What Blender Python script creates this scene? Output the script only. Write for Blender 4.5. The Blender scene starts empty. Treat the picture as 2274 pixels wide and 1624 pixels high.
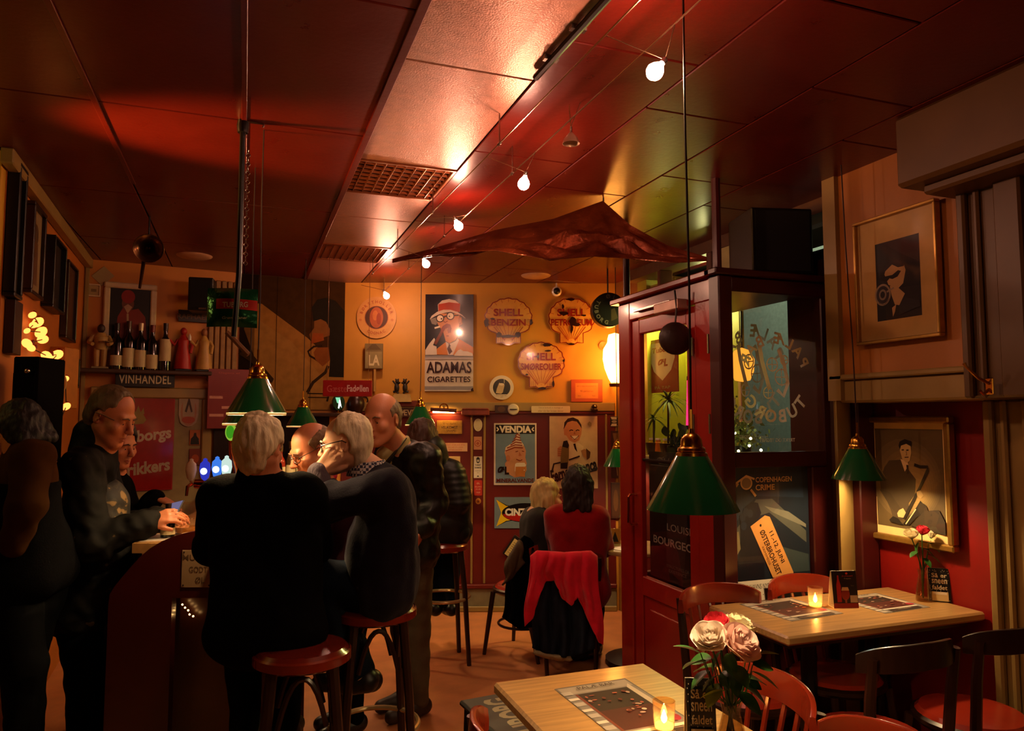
import bpy, math, random
import numpy as np
from mathutils import Vector, Matrix, Euler

random.seed(7)
C = bpy.context.scene.collection
SC = bpy.context.scene
PI = math.pi

# ------------------------------------------------------------------ camera, world, exposure
F, CX, CY, HZ = 1620.0, 1137.0, 812.0, 932.0
YAW = math.radians(20.1)
PITCH = math.atan((HZ - CY) / F)
CAMZ, CEIL = 1.60, 2.78
cam_d = bpy.data.cameras.new('camera')
cam_d.sensor_fit = 'HORIZONTAL'; cam_d.sensor_width = 36.0
cam_d.lens = F * 36.0 / 2274.0
cam_d.clip_start = 0.02; cam_d.clip_end = 200
cam = bpy.data.objects.new('camera', cam_d); C.objects.link(cam)
cam.location = (0, 0, CAMZ)
cam.rotation_euler = (PI / 2 + PITCH, 0, -YAW)
SC.camera = cam
world = bpy.data.worlds.new('night'); SC.world = world
world.use_nodes = True
world.node_tree.nodes['Background'].inputs[0].default_value = (0.010, 0.012, 0.016, 1)
world.node_tree.nodes['Background'].inputs[1].default_value = 0.5
vs = SC.view_settings
vs.view_transform = 'Standard'; vs.look = 'None'; vs.gamma = 1.0; vs.use_curve_mapping = False
vs.exposure = 0.25
SC.cycles.max_bounces = 8; SC.cycles.diffuse_bounces = 4; SC.cycles.glossy_bounces = 4
SC.cycles.transmission_bounces = 6; SC.cycles.transparent_max_bounces = 12
SC.cycles.sample_clamp_indirect = 3.0; SC.cycles.use_denoising = True
SC.cycles.caustics_reflective = False; SC.cycles.caustics_refractive = False

def lamp(kind, name, loc, col, energy, radius=0.03, rot=None, size=None, spot=None, blend=.5):
    d = bpy.data.lights.new(name, kind); d.color = col; d.energy = energy
    if kind in ('POINT', 'SPOT'): d.shadow_soft_size = radius
    if kind == 'AREA':
        d.shape = 'RECTANGLE'; d.size, d.size_y = size
    if kind == 'SPOT': d.spot_size = math.radians(spot); d.spot_blend = blend
    o = bpy.data.objects.new(name, d); C.objects.link(o); o.location = loc
    if rot is not None: o.rotation_euler = rot
    return o
def aim(o, target):
    o.rotation_euler = (Vector(target) - o.location).to_track_quat('-Z', 'Y').to_euler()

WARM = (1.0, 0.62, 0.28)
HALO = (1.0, 0.66, 0.42)
BULB_W, SHADE_W = 7.0, 7.0
# low table lamp of the part of the room behind the photographer
lamp('POINT', 'room_lamp_behind', (0.2, -0.8, 1.75), WARM, 4.5, .12)
lamp('POINT', 'pier_fill_left', (-1.72, 3.2, 2.35), (1.0, .66, .18), 4.5, .07)  # added unseen light for the yellow pier and left end
u_ = lamp('SPOT', 'ceiling_band_fill', (-1.62, 3.22, 2.12), (1.0, .42, .10), 400, .05, spot=33, blend=.9); aim(u_, (.1, 3.2, CEIL))  # added unseen spot that makes the red band across the ceiling
# lamp of the window display and the street lamps outside
lamp('POINT', 'window_display_lamp', (3.02, 4.78, 2.42), (0.95, 0.90, 0.25), 26, .05)
lamp('POINT', 'street_lamp', (4.6, 4.4, 4.6), (0.80, 0.92, 0.45), 130, .1)
lamp('POINT', 'street_lamp', (4.4, 2.2, 4.0), (1.0, 0.75, 0.45), 50, .1)
lamp('POINT', 'street_lamp', (6.6, 9.4, 5.2), (0.80, 0.95, 0.75), 260, .1)
lamp('POINT', 'upper_bay_fill', (3.2, 4.55, 2.6), (0.95, 0.90, 0.35), 2.2, .03)  # added unseen light that brightens the upper part of the bay

# ------------------------------------------------------------------ photograph pixel -> point in the room
fwd = Vector((math.sin(YAW) * math.cos(PITCH), math.cos(YAW) * math.cos(PITCH), math.sin(PITCH)))
rgt = Vector((math.cos(YAW), -math.sin(YAW), 0))
upv = rgt.cross(fwd)
FH = Vector((math.sin(YAW), math.cos(YAW), 0))
CAM = Vector((0, 0, CAMZ))
def ray(px, py): return (fwd * F + rgt * (px - CX) - upv * (py - CY)).normalized()
def P(px, py, D):
    """point seen at pixel (px,py) at horizontal distance D in front of the camera"""
    r = ray(px, py); return CAM + r * (D / r.dot(FH))
def on_z(px, py, z):
    r = ray(px, py); return CAM + r * ((z - CAMZ) / r.z)
def atZ(px, D, z):
    """point at image column px, distance D, height z"""
    r = ray(px, 900); p = CAM + r * (D / r.dot(FH)); p.z = z
    return p

# ------------------------------------------------------------------ colours and materials
def lin(h):
    if not isinstance(h, str): return tuple(h)
    h = h.lstrip('#'); out = []
    for i in (0, 2, 4):
        c = int(h[i:i+2], 16) / 255
        out.append(c / 12.92 if c <= .04045 else ((c + .055) / 1.055) ** 2.4)
    return tuple(out)
MATS = {}
def M(name, col='#808080', rough=.5, metal=0., var=.12, scale=18., bump=0., bscale=60., coat=0., stretch=None, ior=1.45, sheen=0., rvar=0.):
    if name in MATS: return MATS[name]
    m = bpy.data.materials.new(name); m.use_nodes = True; MATS[name] = m
    nt = m.node_tree; N, L = nt.nodes, nt.links
    b = N['Principled BSDF']; c = lin(col)
    tc = N.new('ShaderNodeTexCoord'); src = tc.outputs['Object']
    if stretch:
        mp = N.new('ShaderNodeMapping'); mp.inputs['Scale'].default_value = stretch
        L.new(src, mp.inputs[0]); src = mp.outputs[0]
    nz = N.new('ShaderNodeTexNoise'); nz.inputs['Scale'].default_value = scale
    nz.inputs['Detail'].default_value = 5; L.new(src, nz.inputs['Vector'])
    rp = N.new('ShaderNodeValToRGB'); rp.color_ramp.elements[0].position = .3; rp.color_ramp.elements[1].position = .7
    rp.color_ramp.elements[0].color = (*[v * (1 - var) for v in c], 1)
    rp.color_ramp.elements[1].color = (*[min(1, v * (1 + var)) for v in c], 1)
    L.new(nz.outputs['Fac'], rp.inputs[0]); L.new(rp.outputs[0], b.inputs['Base Color'])
    b.inputs['Roughness'].default_value = rough; b.inputs['Metallic'].default_value = metal
    b.inputs['IOR'].default_value = ior
    if coat: b.inputs['Coat Weight'].default_value = coat; b.inputs['Coat Roughness'].default_value = .12
    if sheen: b.inputs['Sheen Weight'].default_value = sheen
    if rvar:
        mr = N.new('ShaderNodeMapRange'); mr.inputs['To Min'].default_value = max(0, rough - rvar); mr.inputs['To Max'].default_value = rough + rvar
        L.new(nz.outputs['Fac'], mr.inputs['Value']); L.new(mr.outputs[0], b.inputs['Roughness'])
    if bump:
        n2 = N.new('ShaderNodeTexNoise'); n2.inputs['Scale'].default_value = bscale; n2.inputs['Detail'].default_value = 4
        L.new(src, n2.inputs['Vector'])
        bp = N.new('ShaderNodeBump'); bp.inputs['Strength'].default_value = bump; bp.inputs['Distance'].default_value = .01
        L.new(n2.outputs['Fac'], bp.inputs['Height']); L.new(bp.outputs[0], b.inputs['Normal'])
    return m
def E(name, col, strength):
    if name in MATS: return MATS[name]
    m = bpy.data.materials.new(name); m.use_nodes = True; MATS[name] = m
    nt = m.node_tree; nt.nodes.clear()
    o = nt.nodes.new('ShaderNodeOutputMaterial'); e = nt.nodes.new('ShaderNodeEmission')
    e.inputs[0].default_value = (*lin(col), 1); e.inputs[1].default_value = strength
    nt.links.new(e.outputs[0], o.inputs[0]); return m
def glass(name, tint='#ffffff', rough=.02, opac=0.0):
    """thin clear pane or vessel wall: transparent with mirror reflection by Fresnel"""
    if name in MATS: return MATS[name]
    m = bpy.data.materials.new(name); m.use_nodes = True; MATS[name] = m
    nt = m.node_tree; N, L = nt.nodes, nt.links; N.clear()
    o = N.new('ShaderNodeOutputMaterial'); t = N.new('ShaderNodeBsdfTransparent'); g = N.new('ShaderNodeBsdfGlossy')
    t.inputs[0].default_value = (*lin(tint), 1); g.inputs['Roughness'].default_value = rough
    f = N.new('ShaderNodeFresnel'); f.inputs[0].default_value = 1.5
    x = N.new('ShaderNodeMixShader'); gm = N.new('ShaderNodeNewGeometry'); inv = N.new('ShaderNodeMath'); inv.operation = 'SUBTRACT'; inv.inputs[0].default_value = 1.0; L.new(gm.outputs['Backfacing'], inv.inputs[1])
    mu = N.new('ShaderNodeMath'); mu.operation = 'MULTIPLY'; L.new(f.outputs[0], mu.inputs[0]); L.new(inv.outputs[0], mu.inputs[1])
    if opac:
        tr = N.new('ShaderNodeBsdfTranslucent'); tr.inputs[0].default_value = (*lin(tint), 1); xm = N.new('ShaderNodeMixShader'); xm.inputs[0].default_value = opac
        L.new(t.outputs[0], xm.inputs[1]); L.new(tr.outputs[0], xm.inputs[2]); t = xm
    L.new(mu.outputs[0], x.inputs[0]); L.new(t.outputs[0], x.inputs[1]); L.new(g.outputs[0], x.inputs[2])
    L.new(x.outputs[0], o.inputs[0]); return m
def frosted(name, col):
    """etched glass: scatters light from both sides"""
    m = bpy.data.materials.new(name); m.use_nodes = True; N, L = m.node_tree.nodes, m.node_tree.links; N.clear()
    o = N.new('ShaderNodeOutputMaterial'); d = N.new('ShaderNodeBsdfDiffuse'); t = N.new('ShaderNodeBsdfTranslucent'); x = N.new('ShaderNodeMixShader'); x.inputs[0].default_value = .6
    for q in (d, t): q.inputs[0].default_value = (*lin(col), 1)
    L.new(d.outputs[0], x.inputs[1]); L.new(t.outputs[0], x.inputs[2]); L.new(x.outputs[0], o.inputs[0]); return m
def print_mat(name='print_ink', rough=.5, coat=0., var=.08, emit=0.):
    """printed colours carried per face; a little dirt"""
    if name in MATS: return MATS[name]
    m = bpy.data.materials.new(name); m.use_nodes = True; MATS[name] = m
    nt = m.node_tree; N, L = nt.nodes, nt.links; b = N['Principled BSDF']
    a = N.new('ShaderNodeAttribute'); a.attribute_name = 'Col'
    tc = N.new('ShaderNodeTexCoord'); nz = N.new('ShaderNodeTexNoise'); nz.inputs['Scale'].default_value = 14; nz.inputs['Detail'].default_value = 6
    L.new(tc.outputs['Object'], nz.inputs['Vector'])
    mr = N.new('ShaderNodeMapRange'); mr.inputs['To Min'].default_value = 1 - 2 * var; mr.inputs['To Max'].default_value = 1.0
    mr.inputs['From Min'].default_value = .3; mr.inputs['From Max'].default_value = .6
    L.new(nz.outputs['Fac'], mr.inputs['Value'])
    mx = N.new('ShaderNodeVectorMath'); mx.operation = 'SCALE'
    L.new(a.outputs['Color'], mx.inputs[0]); L.new(mr.outputs[0], mx.inputs['Scale'])
    L.new(mx.outputs[0], b.inputs['Base Color']); b.inputs['Roughness'].default_value = rough; b.inputs['IOR'].default_value = 1.5 if coat else (1.15 if rough > .8 else 1.4)
    if coat: b.inputs['Coat Weight'].default_value = coat; b.inputs['Coat Roughness'].default_value = .08
    if emit:
        L.new(mx.outputs[0], b.inputs['Emission Color']); b.inputs['Emission Strength'].default_value = emit
    return m

# ------------------------------------------------------------------ mesh builder
class MB:
    def __init__(s): s.v = []; s.f = []; s.m = []
    def raw(s, vs, fs, mi=0, Mx=None):
        o = len(s.v)
        for p in vs:
            p = Vector(p); s.v.append(tuple(Mx @ p) if Mx is not None else tuple(p))
        for f in fs: s.f.append([i + o for i in f]); s.m.append(mi)
        return s
    def box(s, c, size, mi=0, bev=0., Mx=None):
        hx, hy, hz = [d / 2 for d in size]; T = Matrix.Translation(c)
        if Mx is not None: T = T @ Mx
        b = min(bev, hx * .9, hy * .9, hz * .9)
        if b <= 0:
            vs = [(x, y, z) for x in (-hx, hx) for y in (-hy, hy) for z in (-hz, hz)]
            return s.raw(vs, [(0, 1, 3, 2), (4, 6, 7, 5), (0, 4, 5, 1), (2, 3, 7, 6), (0, 2, 6, 4), (1, 5, 7, 3)], mi, T)
        vs = []; idx = {}
        for x in (-1, 1):
            for y in (-1, 1):
                for z in (-1, 1):
                    for k in range(3):
                        p = [x * (hx - b), y * (hy - b), z * (hz - b)]; p[k] = (x, y, z)[k] * (hx, hy, hz)[k]
                        idx[(x, y, z, k)] = len(vs); vs.append(p)
        fs = []
        for k in range(3):
            a, c2 = (k + 1) % 3, (k + 2) % 3
            for sg in (-1, 1):
                q = []
                for (u, w) in ((-1, -1), (1, -1), (1, 1), (-1, 1)):
                    t = [0, 0, 0]; t[k] = sg; t[a] = u; t[c2] = w; q.append(idx[(*t, k)])
                fs.append(q if sg > 0 else q[::-1])
            for u in (-1, 1):
                for w in (-1, 1):
                    t0 = [0, 0, 0]; t1 = [0, 0, 0]; t0[k] = -1; t1[k] = 1; t0[a] = t1[a] = u; t0[c2] = t1[c2] = w
                    q = [idx[(*t0, a)], idx[(*t1, a)], idx[(*t1, c2)], idx[(*t0, c2)]]
                    fs.append(q if u * w < 0 else q[::-1])
        for x in (-1, 1):
            for y in (-1, 1):
                for z in (-1, 1):
                    q = [idx[(x, y, z, k)] for k in range(3)]; fs.append(q if x * y * z > 0 else q[::-1])
        return s.raw(vs, fs, mi, T)
    def tube(s, pts, r, mi=0, n=8, cap=True, flat=None):
        pts = [Vector(p) for p in pts]; k = len(pts)
        rs = r if isinstance(r, (list, tuple)) else [r] * k
        vs = []; prev = None
        for i, p in enumerate(pts):
            d = (pts[min(i + 1, k - 1)] - pts[max(i - 1, 0)])
            d = d.normalized() if d.length > 1e-9 else Vector((0, 0, 1))
            if prev is None:
                a = Vector((0, 0, 1)) if abs(d.z) < .9 else Vector((1, 0, 0)); u = d.cross(a).normalized()
            else:
                u = prev - d * prev.dot(d); u = u.normalized() if u.length > 1e-6 else d.orthogonal().normalized()
            w = d.cross(u); prev = u
            for j in range(n):
                t = 2 * PI * j / n; o = u * math.cos(t) * rs[i] + w * math.sin(t) * rs[i]
                if flat is not None: o = Vector((o.x * flat[0], o.y * flat[1], o.z * flat[2]))
                vs.append(p + o)
        fs = [(i * n + j, i * n + (j + 1) % n, (i + 1) * n + (j + 1) % n, (i + 1) * n + j) for i in range(k - 1) for j in range(n)]
        if cap: fs += [list(range(n))[::-1], [(k - 1) * n + j for j in range(n)]]
        return s.raw(vs, fs, mi)
    def lathe(s, prof, mi=0, n=24, Mx=None, cap=True):
        vs = []; k = len(prof)
        for (r, z) in prof:
            for j in range(n):
                t = 2 * PI * j / n; vs.append((r * math.cos(t), r * math.sin(t), z))
        fs = [(i * n + j, i * n + (j + 1) % n, (i + 1) * n + (j + 1) % n, (i + 1) * n + j) for i in range(k - 1) for j in range(n)]
        if cap and prof[0][0] > 1e-4: fs.append(list(range(n))[::-1])
        if cap and prof[-1][0] > 1e-4: fs.append([(k - 1) * n + j for j in range(n)])
        return s.raw(vs, fs, mi, Mx)
    def prism(s, poly, y0, y1, mi=0, Mx=None):
        """polygon in (x,z), counter-clockwise seen from -y, extruded from y0 (front) to y1 (back)"""
        n = len(poly)
        vs = [(x, y0, z) for x, z in poly] + [(x, y1, z) for x, z in poly]
        fs = [list(range(n)), list(range(2 * n - 1, n - 1, -1))]
        fs += [((j + 1) % n, j, n + j, n + (j + 1) % n) for j in range(n)]
        return s.raw(vs, fs, mi, Mx)
    def plate(s, poly, z0, z1, mi=0, Mx=None):
        """polygon in (x,y) extruded from z0 up to z1"""
        n = len(poly)
        vs = [(x, y, z0) for x, y in poly] + [(x, y, z1) for x, y in poly]
        fs = [list(range(n))[::-1], list(range(n, 2 * n))]
        fs += [(j, (j + 1) % n, n + (j + 1) % n, n + j) for j in range(n)]
        return s.raw(vs, fs, mi, Mx)
    def ball(s, c, r, mi=0, nu=12, nv=8, Mx=None):
        rr = r if isinstance(r, (list, tuple)) else (r, r, r); vs = [(0, 0, -1)]
        for i in range(1, nv):
            t = PI * i / nv - PI / 2
            for j in range(nu):
                a = 2 * PI * j / nu; vs.append((math.cos(t) * math.cos(a), math.cos(t) * math.sin(a), math.sin(t)))
        vs.append((0, 0, 1)); fs = []
        for j in range(nu):
            fs.append((0, 1 + (j + 1) % nu, 1 + j))
            fs.append((len(vs) - 1, 1 + (nv - 2) * nu + j, 1 + (nv - 2) * nu + (j + 1) % nu))
            for i in range(nv - 2):
                fs.append((1 + i * nu + j, 1 + i * nu + (j + 1) % nu, 1 + (i + 1) * nu + (j + 1) % nu, 1 + (i + 1) * nu + j))
        T = Matrix.Translation(c)
        if Mx is not None: T = T @ Mx
        T = T @ Matrix.Diagonal((*rr, 1))
        return s.raw(vs, fs, mi, T)
    def grid(s, fn, nu, nv, mi=0, closed=False):
        vs = [fn(i / nu, j / nv) for j in range(nv + 1) for i in range(nu + 1)]
        fs = [(j * (nu + 1) + i, j * (nu + 1) + i + 1, (j + 1) * (nu + 1) + i + 1, (j + 1) * (nu + 1) + i) for j in range(nv) for i in range(nu)]
        return s.raw(vs, fs, mi)
    def torus(s, c, R, r, mi=0, n=24, k=8, Mx=None, a0=0., a1=2 * PI):
        full = abs(a1 - a0 - 2 * PI) < 1e-6; vs = []
        T = Matrix.Translation(c)
        if Mx is not None: T = T @ Mx
        steps = n if full else n + 1
        for i in range(steps):
            a = a0 + (a1 - a0) * i / n
            for j in range(k):
                b = 2 * PI * j / k
                vs.append(((R + r * math.cos(b)) * math.cos(a), (R + r * math.cos(b)) * math.sin(a), r * math.sin(b)))
        fs = [(i * k + j, ((i + 1) % steps) * k + j, ((i + 1) % steps) * k + (j + 1) % k, i * k + (j + 1) % k) for i in range(n) for j in range(k)]
        return s.raw(vs, fs, mi, T)
    def mesh(s, name, mats, smooth=35):
        me = bpy.data.meshes.new(name); me.from_pydata(s.v, [], s.f)
        for m in (mats if isinstance(mats, (list, tuple)) else [mats]): me.materials.append(m)
        me.polygons.foreach_set('material_index', s.m)
        if smooth:
            me.polygons.foreach_set('use_smooth', [True] * len(me.polygons)); me.update()
            me.set_sharp_from_angle(angle=math.radians(smooth))
        me.validate(); return me
    def build(s, name, mats, parent=None, loc=None, rot=None, smooth=35):
        o = bpy.data.objects.new(name, s.mesh(name, mats, smooth)); C.objects.link(o)
        if loc is not None: o.location = loc
        if rot is not None: o.rotation_euler = rot
        if parent is not None: o.parent = parent
        return o
def tag(o, label=None, cat=None, group=None, kind=None):
    if label: o['label'] = label
    if cat: o['category'] = cat
    if group: o['group'] = group
    if kind: o['kind'] = kind
    return o
def thing(name, label, cat, loc=(0, 0, 0), rz=0., group=None, rot=None):
    o = bpy.data.objects.new(name, None); C.objects.link(o); o.empty_display_size = .05
    o.location = loc; o.rotation_euler = rot if rot is not None else (0, 0, rz)
    return tag(o, label, cat, group)
def struct(name, mb, mats, parent=None, **k):
    o = mb.build(name, mats, parent, **k)
    if parent is None: o['kind'] = 'structure'
    return o
def kids(o): return [c for c in ALL_CH.get(o.name, [])]
ALL_CH = {}
def copy_tree(o, label=None, loc=None, rz=None):
    ch = {}
    for q in bpy.data.objects:
        if q.parent: ch.setdefault(q.parent.name, []).append(q)
    def rec(a, par):
        c = a.copy(); C.objects.link(c)
        if par is not None: c.parent = par
        for k in ch.get(a.name, []): rec(k, c)
        return c
    c = rec(o, None)
    if label: c['label'] = label
    if loc is not None: c.location = loc
    if rz is not None: c.rotation_euler = (0, 0, rz)
    return c

# ------------------------------------------------------------------ flat print: coloured polygons and lettering
TXT = {}
def text_mesh(s, bold=0., shear=0., spacing=1.):
    k = (s, bold, shear, spacing)
    if k in TXT: return TXT[k]
    cu = bpy.data.curves.new('t', 'FONT'); cu.body = s; cu.size = 1; cu.offset = bold; cu.shear = shear; cu.space_character = spacing
    cu.resolution_u = 3; cu.fill_mode = 'FRONT'
    o = bpy.data.objects.new('t', cu); me = bpy.data.meshes.new_from_object(o)
    vs = [(v.co.x, v.co.y) for v in me.vertices]; fs = [list(p.vertices) for p in me.polygons if p.normal.z > 0] or [list(p.vertices) for p in me.polygons]
    bpy.data.objects.remove(o); bpy.data.meshes.remove(me); bpy.data.curves.remove(cu)
    TXT[k] = (vs, fs); return TXT[k]
class Print:
    """drawing in unit coordinates (0..1,0..1) on a board of w x h metres; front is local -y"""
    def __init__(s, w, h, y=-.006, step=.0003):
        s.w, s.h, s.y, s.step = w, h, y, step; s.gain = 1.0; s.v = []; s.f = []; s.c = []; s.k = 0
    def _pt(s, x, z): return ((x - .5) * s.w, s.y - s.k * s.step, z * s.h)
    def poly(s, pts, col):
        s.k += 1; o = len(s.v); s.v += [s._pt(x, z) for x, z in pts]
        a = sum(pts[i][0] * pts[(i + 1) % len(pts)][1] - pts[(i + 1) % len(pts)][0] * pts[i][1] for i in range(len(pts)))
        ids = list(range(o, o + len(pts))); s.f.append(ids if a > 0 else ids[::-1]); s.c.append(lin(col)); return s
    def rect(s, x0, z0, x1, z1, col): return s.poly([(x0, z0), (x1, z0), (x1, z1), (x0, z1)], col)
    def ell(s, cx, cz, rx, rz, col, n=28, a0=0., a1=2 * PI):
        full = a1 - a0 > 6.28
        return s.poly([(cx + rx * math.cos(a0 + (a1 - a0) * i / n), cz + rz * math.sin(a0 + (a1 - a0) * i / n)) for i in range(n if full else n + 1)], col)
    def circ(s, cx, cz, r, col, n=28):
        """true circle, r as share of the width"""
        return s.ell(cx, cz, r, r * s.w / s.h, col, n)
    def line(s, pts, wd, col):
        """stroke, wd as share of the width"""
        q = [Vector((x * s.w, z * s.h)) for x, z in pts]; L = []; R = []
        for i, p in enumerate(q):
            d = (q[min(i + 1, len(q) - 1)] - q[max(i - 1, 0)]); d = d.normalized() if d.length else Vector((1, 0))
            n = Vector((-d.y, d.x)) * wd * s.w / 2; L.append(p + n); R.append(p - n)
        s.k += 1
        o = len(s.v)
        for a, b in zip(L, R):
            for t in (a, b): s.v.append(s._pt(t.x / s.w, t.y / s.h))
        for i in range(len(q) - 1): s.f.append([o + 2 * i, o + 2 * i + 1, o + 2 * i + 3, o + 2 * i + 2]); s.c.append(lin(col))
        return s
    def text(s, t, cx, cz, th, col, tw=None, bold=.0, shear=0., rot=0., mirror=False, spacing=1., maxw=None):
        """th: letter height as share of board height; tw: wanted width as share of board width"""
        vs, fs = text_mesh(t, bold, shear, spacing)
        if not vs: return s
        xs = [p[0] for p in vs]; zs = [p[1] for p in vs]
        x0, x1, z0, z1 = min(xs), max(xs), min(zs), max(zs)
        H = th * s.h; sc = H / (z1 - z0); W = (x1 - x0) * sc
        kx = (tw * s.w / W) if tw else 1.
        if maxw and W > maxw * s.w: kx = maxw * s.w / W
        s.k += 1; o = len(s.v); ca, sa = math.cos(rot), math.sin(rot)
        for x, z in vs:
            X = (x - (x0 + x1) / 2) * sc * kx; Z = (z - (z0 + z1) / 2) * sc
            if mirror: X = -X
            X, Z = X * ca - Z * sa, X * sa + Z * ca
            s.v.append((X + (cx - .5) * s.w, s.y - s.k * s.step, Z + cz * s.h))
        for f in fs: s.f.append([i + o for i in (f if not mirror else f[::-1])]); s.c.append(lin(col))
        return s
    def arc(s, t, cx, cz, R, th, col, mid=PI / 2, span=1.5, bold=.02, flip=False, mirror=False):
        """letters on a circle; R and th as share of the width"""
        n = len(t)
        for i, ch in enumerate(t):
            if ch == ' ': continue
            k = (i / (n - 1) - .5) if n > 1 else 0
            a = mid - k * span if not flip else mid + k * span
            if mirror: a = 2 * mid - a
            x = cx + R * math.cos(a); z = cz + R * s.w / s.h * math.sin(a)
            s.text(ch, x, z, th * s.w / s.h, col, bold=bold, rot=(a - PI / 2) if not flip else (a + PI / 2), mirror=mirror)
        return s
    def build(s, parent, mat=None, name='print'):
        me = bpy.data.meshes.new(name); me.from_pydata(s.v, [], s.f)
        at = me.color_attributes.new('Col', 'FLOAT_COLOR', 'CORNER'); arr = []
        for f, c in zip(s.f, s.c): arr += [c[0] * s.gain, c[1] * s.gain, c[2] * s.gain, 1.0] * len(f)
        at.data.foreach_set('color', arr); me.materials.append(mat or print_mat())
        o = bpy.data.objects.new(name, me); C.objects.link(o); o.parent = parent; return o

# ------------------------------------------------------------------ walls as frames
class Wall:
    """plan line from a to b (x,y); local x runs along it, local y points away from the room"""
    def __init__(s, a, b):
        s.a = Vector((a[0], a[1], 0)); s.b = Vector((b[0], b[1], 0)); d = s.b - s.a
        s.len = d.length; s.u = d.normalized(); s.th = math.atan2(d.y, d.x); s.n = Vector((-s.u.y, s.u.x, 0))
    def uz(s, px, py, off=0.):
        r = ray(px, py); o = s.a - s.n * off; t = (o - CAM).dot(s.n) / r.dot(s.n); p = CAM + r * t
        return (p - s.a).dot(s.u), p.z
    def at(s, u, z, off=0.): return s.a + s.u * u - s.n * off + Vector((0, 0, z))
    def px(s, x, y, off=0.): u, z = s.uz(x, y, off); return s.at(u, z, off)
    def rect(s, q, off=0.):
        """q: (x0,y0,x1,y1) or four corners tl,tr,br,bl -> u0,u1,z0,z1"""
        if len(q) == 4 and not isinstance(q[0], (tuple, list)):
            x0, y0, x1, y1 = q; q = [(x0, y0), (x1, y0), (x1, y1), (x0, y1)]
        c = [s.uz(*p, off) for p in q]
        return (c[0][0] + c[3][0]) / 2, (c[1][0] + c[2][0]) / 2, (c[2][1] + c[3][1]) / 2, (c[0][1] + c[1][1]) / 2
    def spot(s, q, off=0.):
        u0, u1, z0, z1 = s.rect(q, off); return s.at((u0 + u1) / 2, z0, off), abs(u1 - u0), abs(z1 - z0)
def rrect(w, h, r, n=4):
    pts = []
    for cx, cz, a in ((w / 2 - r, r, -PI / 2), (w / 2 - r, h - r, 0), (-w / 2 + r, h - r, PI / 2), (-w / 2 + r, r, PI)):
        for i in range(n + 1): t = a + PI / 2 * i / n; pts.append((cx + r * math.cos(t), cz + r * math.sin(t)))
    return pts
def sign(name, label, cat, W, q, col, draw=None, th=.008, off=.002, rough=.45, coat=0., frame=None, shape=None, tilt=0., group=None, ink=None, metal=0., rad=0., glassy=False, var=.08):
    """a flat board on wall W seen in rectangle q; draw(Print) puts the print on it; frame=(width, depth, material)"""
    loc, w, h = W.spot(q, off + th)
    t = thing(name, label, cat, loc + W.n * th * 0, rot=(0, 0, W.th), group=group)
    if tilt: t.rotation_euler = (Matrix.Rotation(W.th, 3, 'Z') @ Matrix.Rotation(tilt, 3, 'Y')).to_euler()
    poly = [((x - .5) * w, z * h) for x, z in shape] if shape else (rrect(w, h, rad) if rad else None)
    b = MB()
    if poly: b.prism(poly, 0, th)
    else: b.box((0, th / 2, h / 2), (w, th, h), bev=min(.002, th * .3))
    m = col if not isinstance(col, str) else M('board_' + col.strip('#') + ('c' if coat else ''), col, rough, metal, var, 9, coat=coat)
    b.build('board', m, t)
    if frame:
        fw, fd, fm = frame
        for nm, c, sz in (('frame', (0, th / 2 - fd / 2, h + fw / 2), (w + 2 * fw, fd + th, fw)), ('frame', (0, th / 2 - fd / 2, -fw / 2), (w + 2 * fw, fd + th, fw)),
                          ('frame', (-w / 2 - fw / 2, th / 2 - fd / 2, h / 2), (fw, fd + th, h)), ('frame', (w / 2 + fw / 2, th / 2 - fd / 2, h / 2), (fw, fd + th, h))):
            MB().box(c, sz, bev=fw * .2).build(nm, fm, t)
    if draw:
        p = Print(w, h, y=0.0); draw(p); p.build(t, ink)
    if glassy:
        fd = frame[1] if frame else .01
        MB().raw([(-w / 2, -fd * .5, 0), (w / 2, -fd * .5, 0), (w / 2, -fd * .5, h), (-w / 2, -fd * .5, h)], [(0, 1, 2, 3)]).build('glass_pane', glass('picture_glass', rough=.03), t)
    return t
# ================================================================== SETTING
W_LEFT = Wall((-1.0, 3.2), (-1.127, 6.053))
W_BL = Wall((-1.127, 6.053), (0.783, 6.353))
W_BACK = Wall((0.783, 6.353), (2.98, 5.585))
W_RIGHT = Wall((2.687, 2.79), (2.687, 2.05))
W_NICHE = Wall((2.97, 2.96), (2.97, 2.0))
m_yellow = M('wall_yellow', '#BE8628', .55, var=.10, scale=3, bump=.05, bscale=90)
m_orange = M('wall_ochre', '#C07A26', .5, var=.10, scale=3, bump=.05, bscale=90)
m_cream = M('cream_paint', '#8E743E', .4, var=.12, scale=6, bump=.06, bscale=40)
m_cap = M('cream_paint_shaded', '#563A12', .45, var=.12, scale=6)  # cream paint of capital and upper pilaster, weaker light put into its colour
m_dado = M('dado_red', '#5E1710', .38, var=.12, scale=4, bump=.03, bscale=70)
m_floor = M('floor_lino', '#C27C4C', .42, var=.16, scale=7, bump=.04, bscale=120, rvar=.1)
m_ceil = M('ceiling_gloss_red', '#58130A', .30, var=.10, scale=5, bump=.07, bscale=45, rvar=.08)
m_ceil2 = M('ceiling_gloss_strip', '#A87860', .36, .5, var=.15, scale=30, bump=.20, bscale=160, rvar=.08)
m_dark = M('dark_void', '#120C0A', .7)
m_redwood = M('red_gloss_paint', '#8E1A12', .28, var=.10, scale=6, bump=.05, bscale=60, coat=.3)
m_darkred = M('dark_red_paint', '#4A120C', .35, var=.12, scale=6, bump=.05, bscale=60)
m_wood = M('oak_top', '#B48C54', .34, var=.22, scale=5, bump=.05, bscale=30, stretch=(1, 14, 14), coat=.25)
m_darkwood = M('dark_wood', '#2C170D', .32, var=.25, scale=6, stretch=(8, 8, 1), coat=.2)
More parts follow.
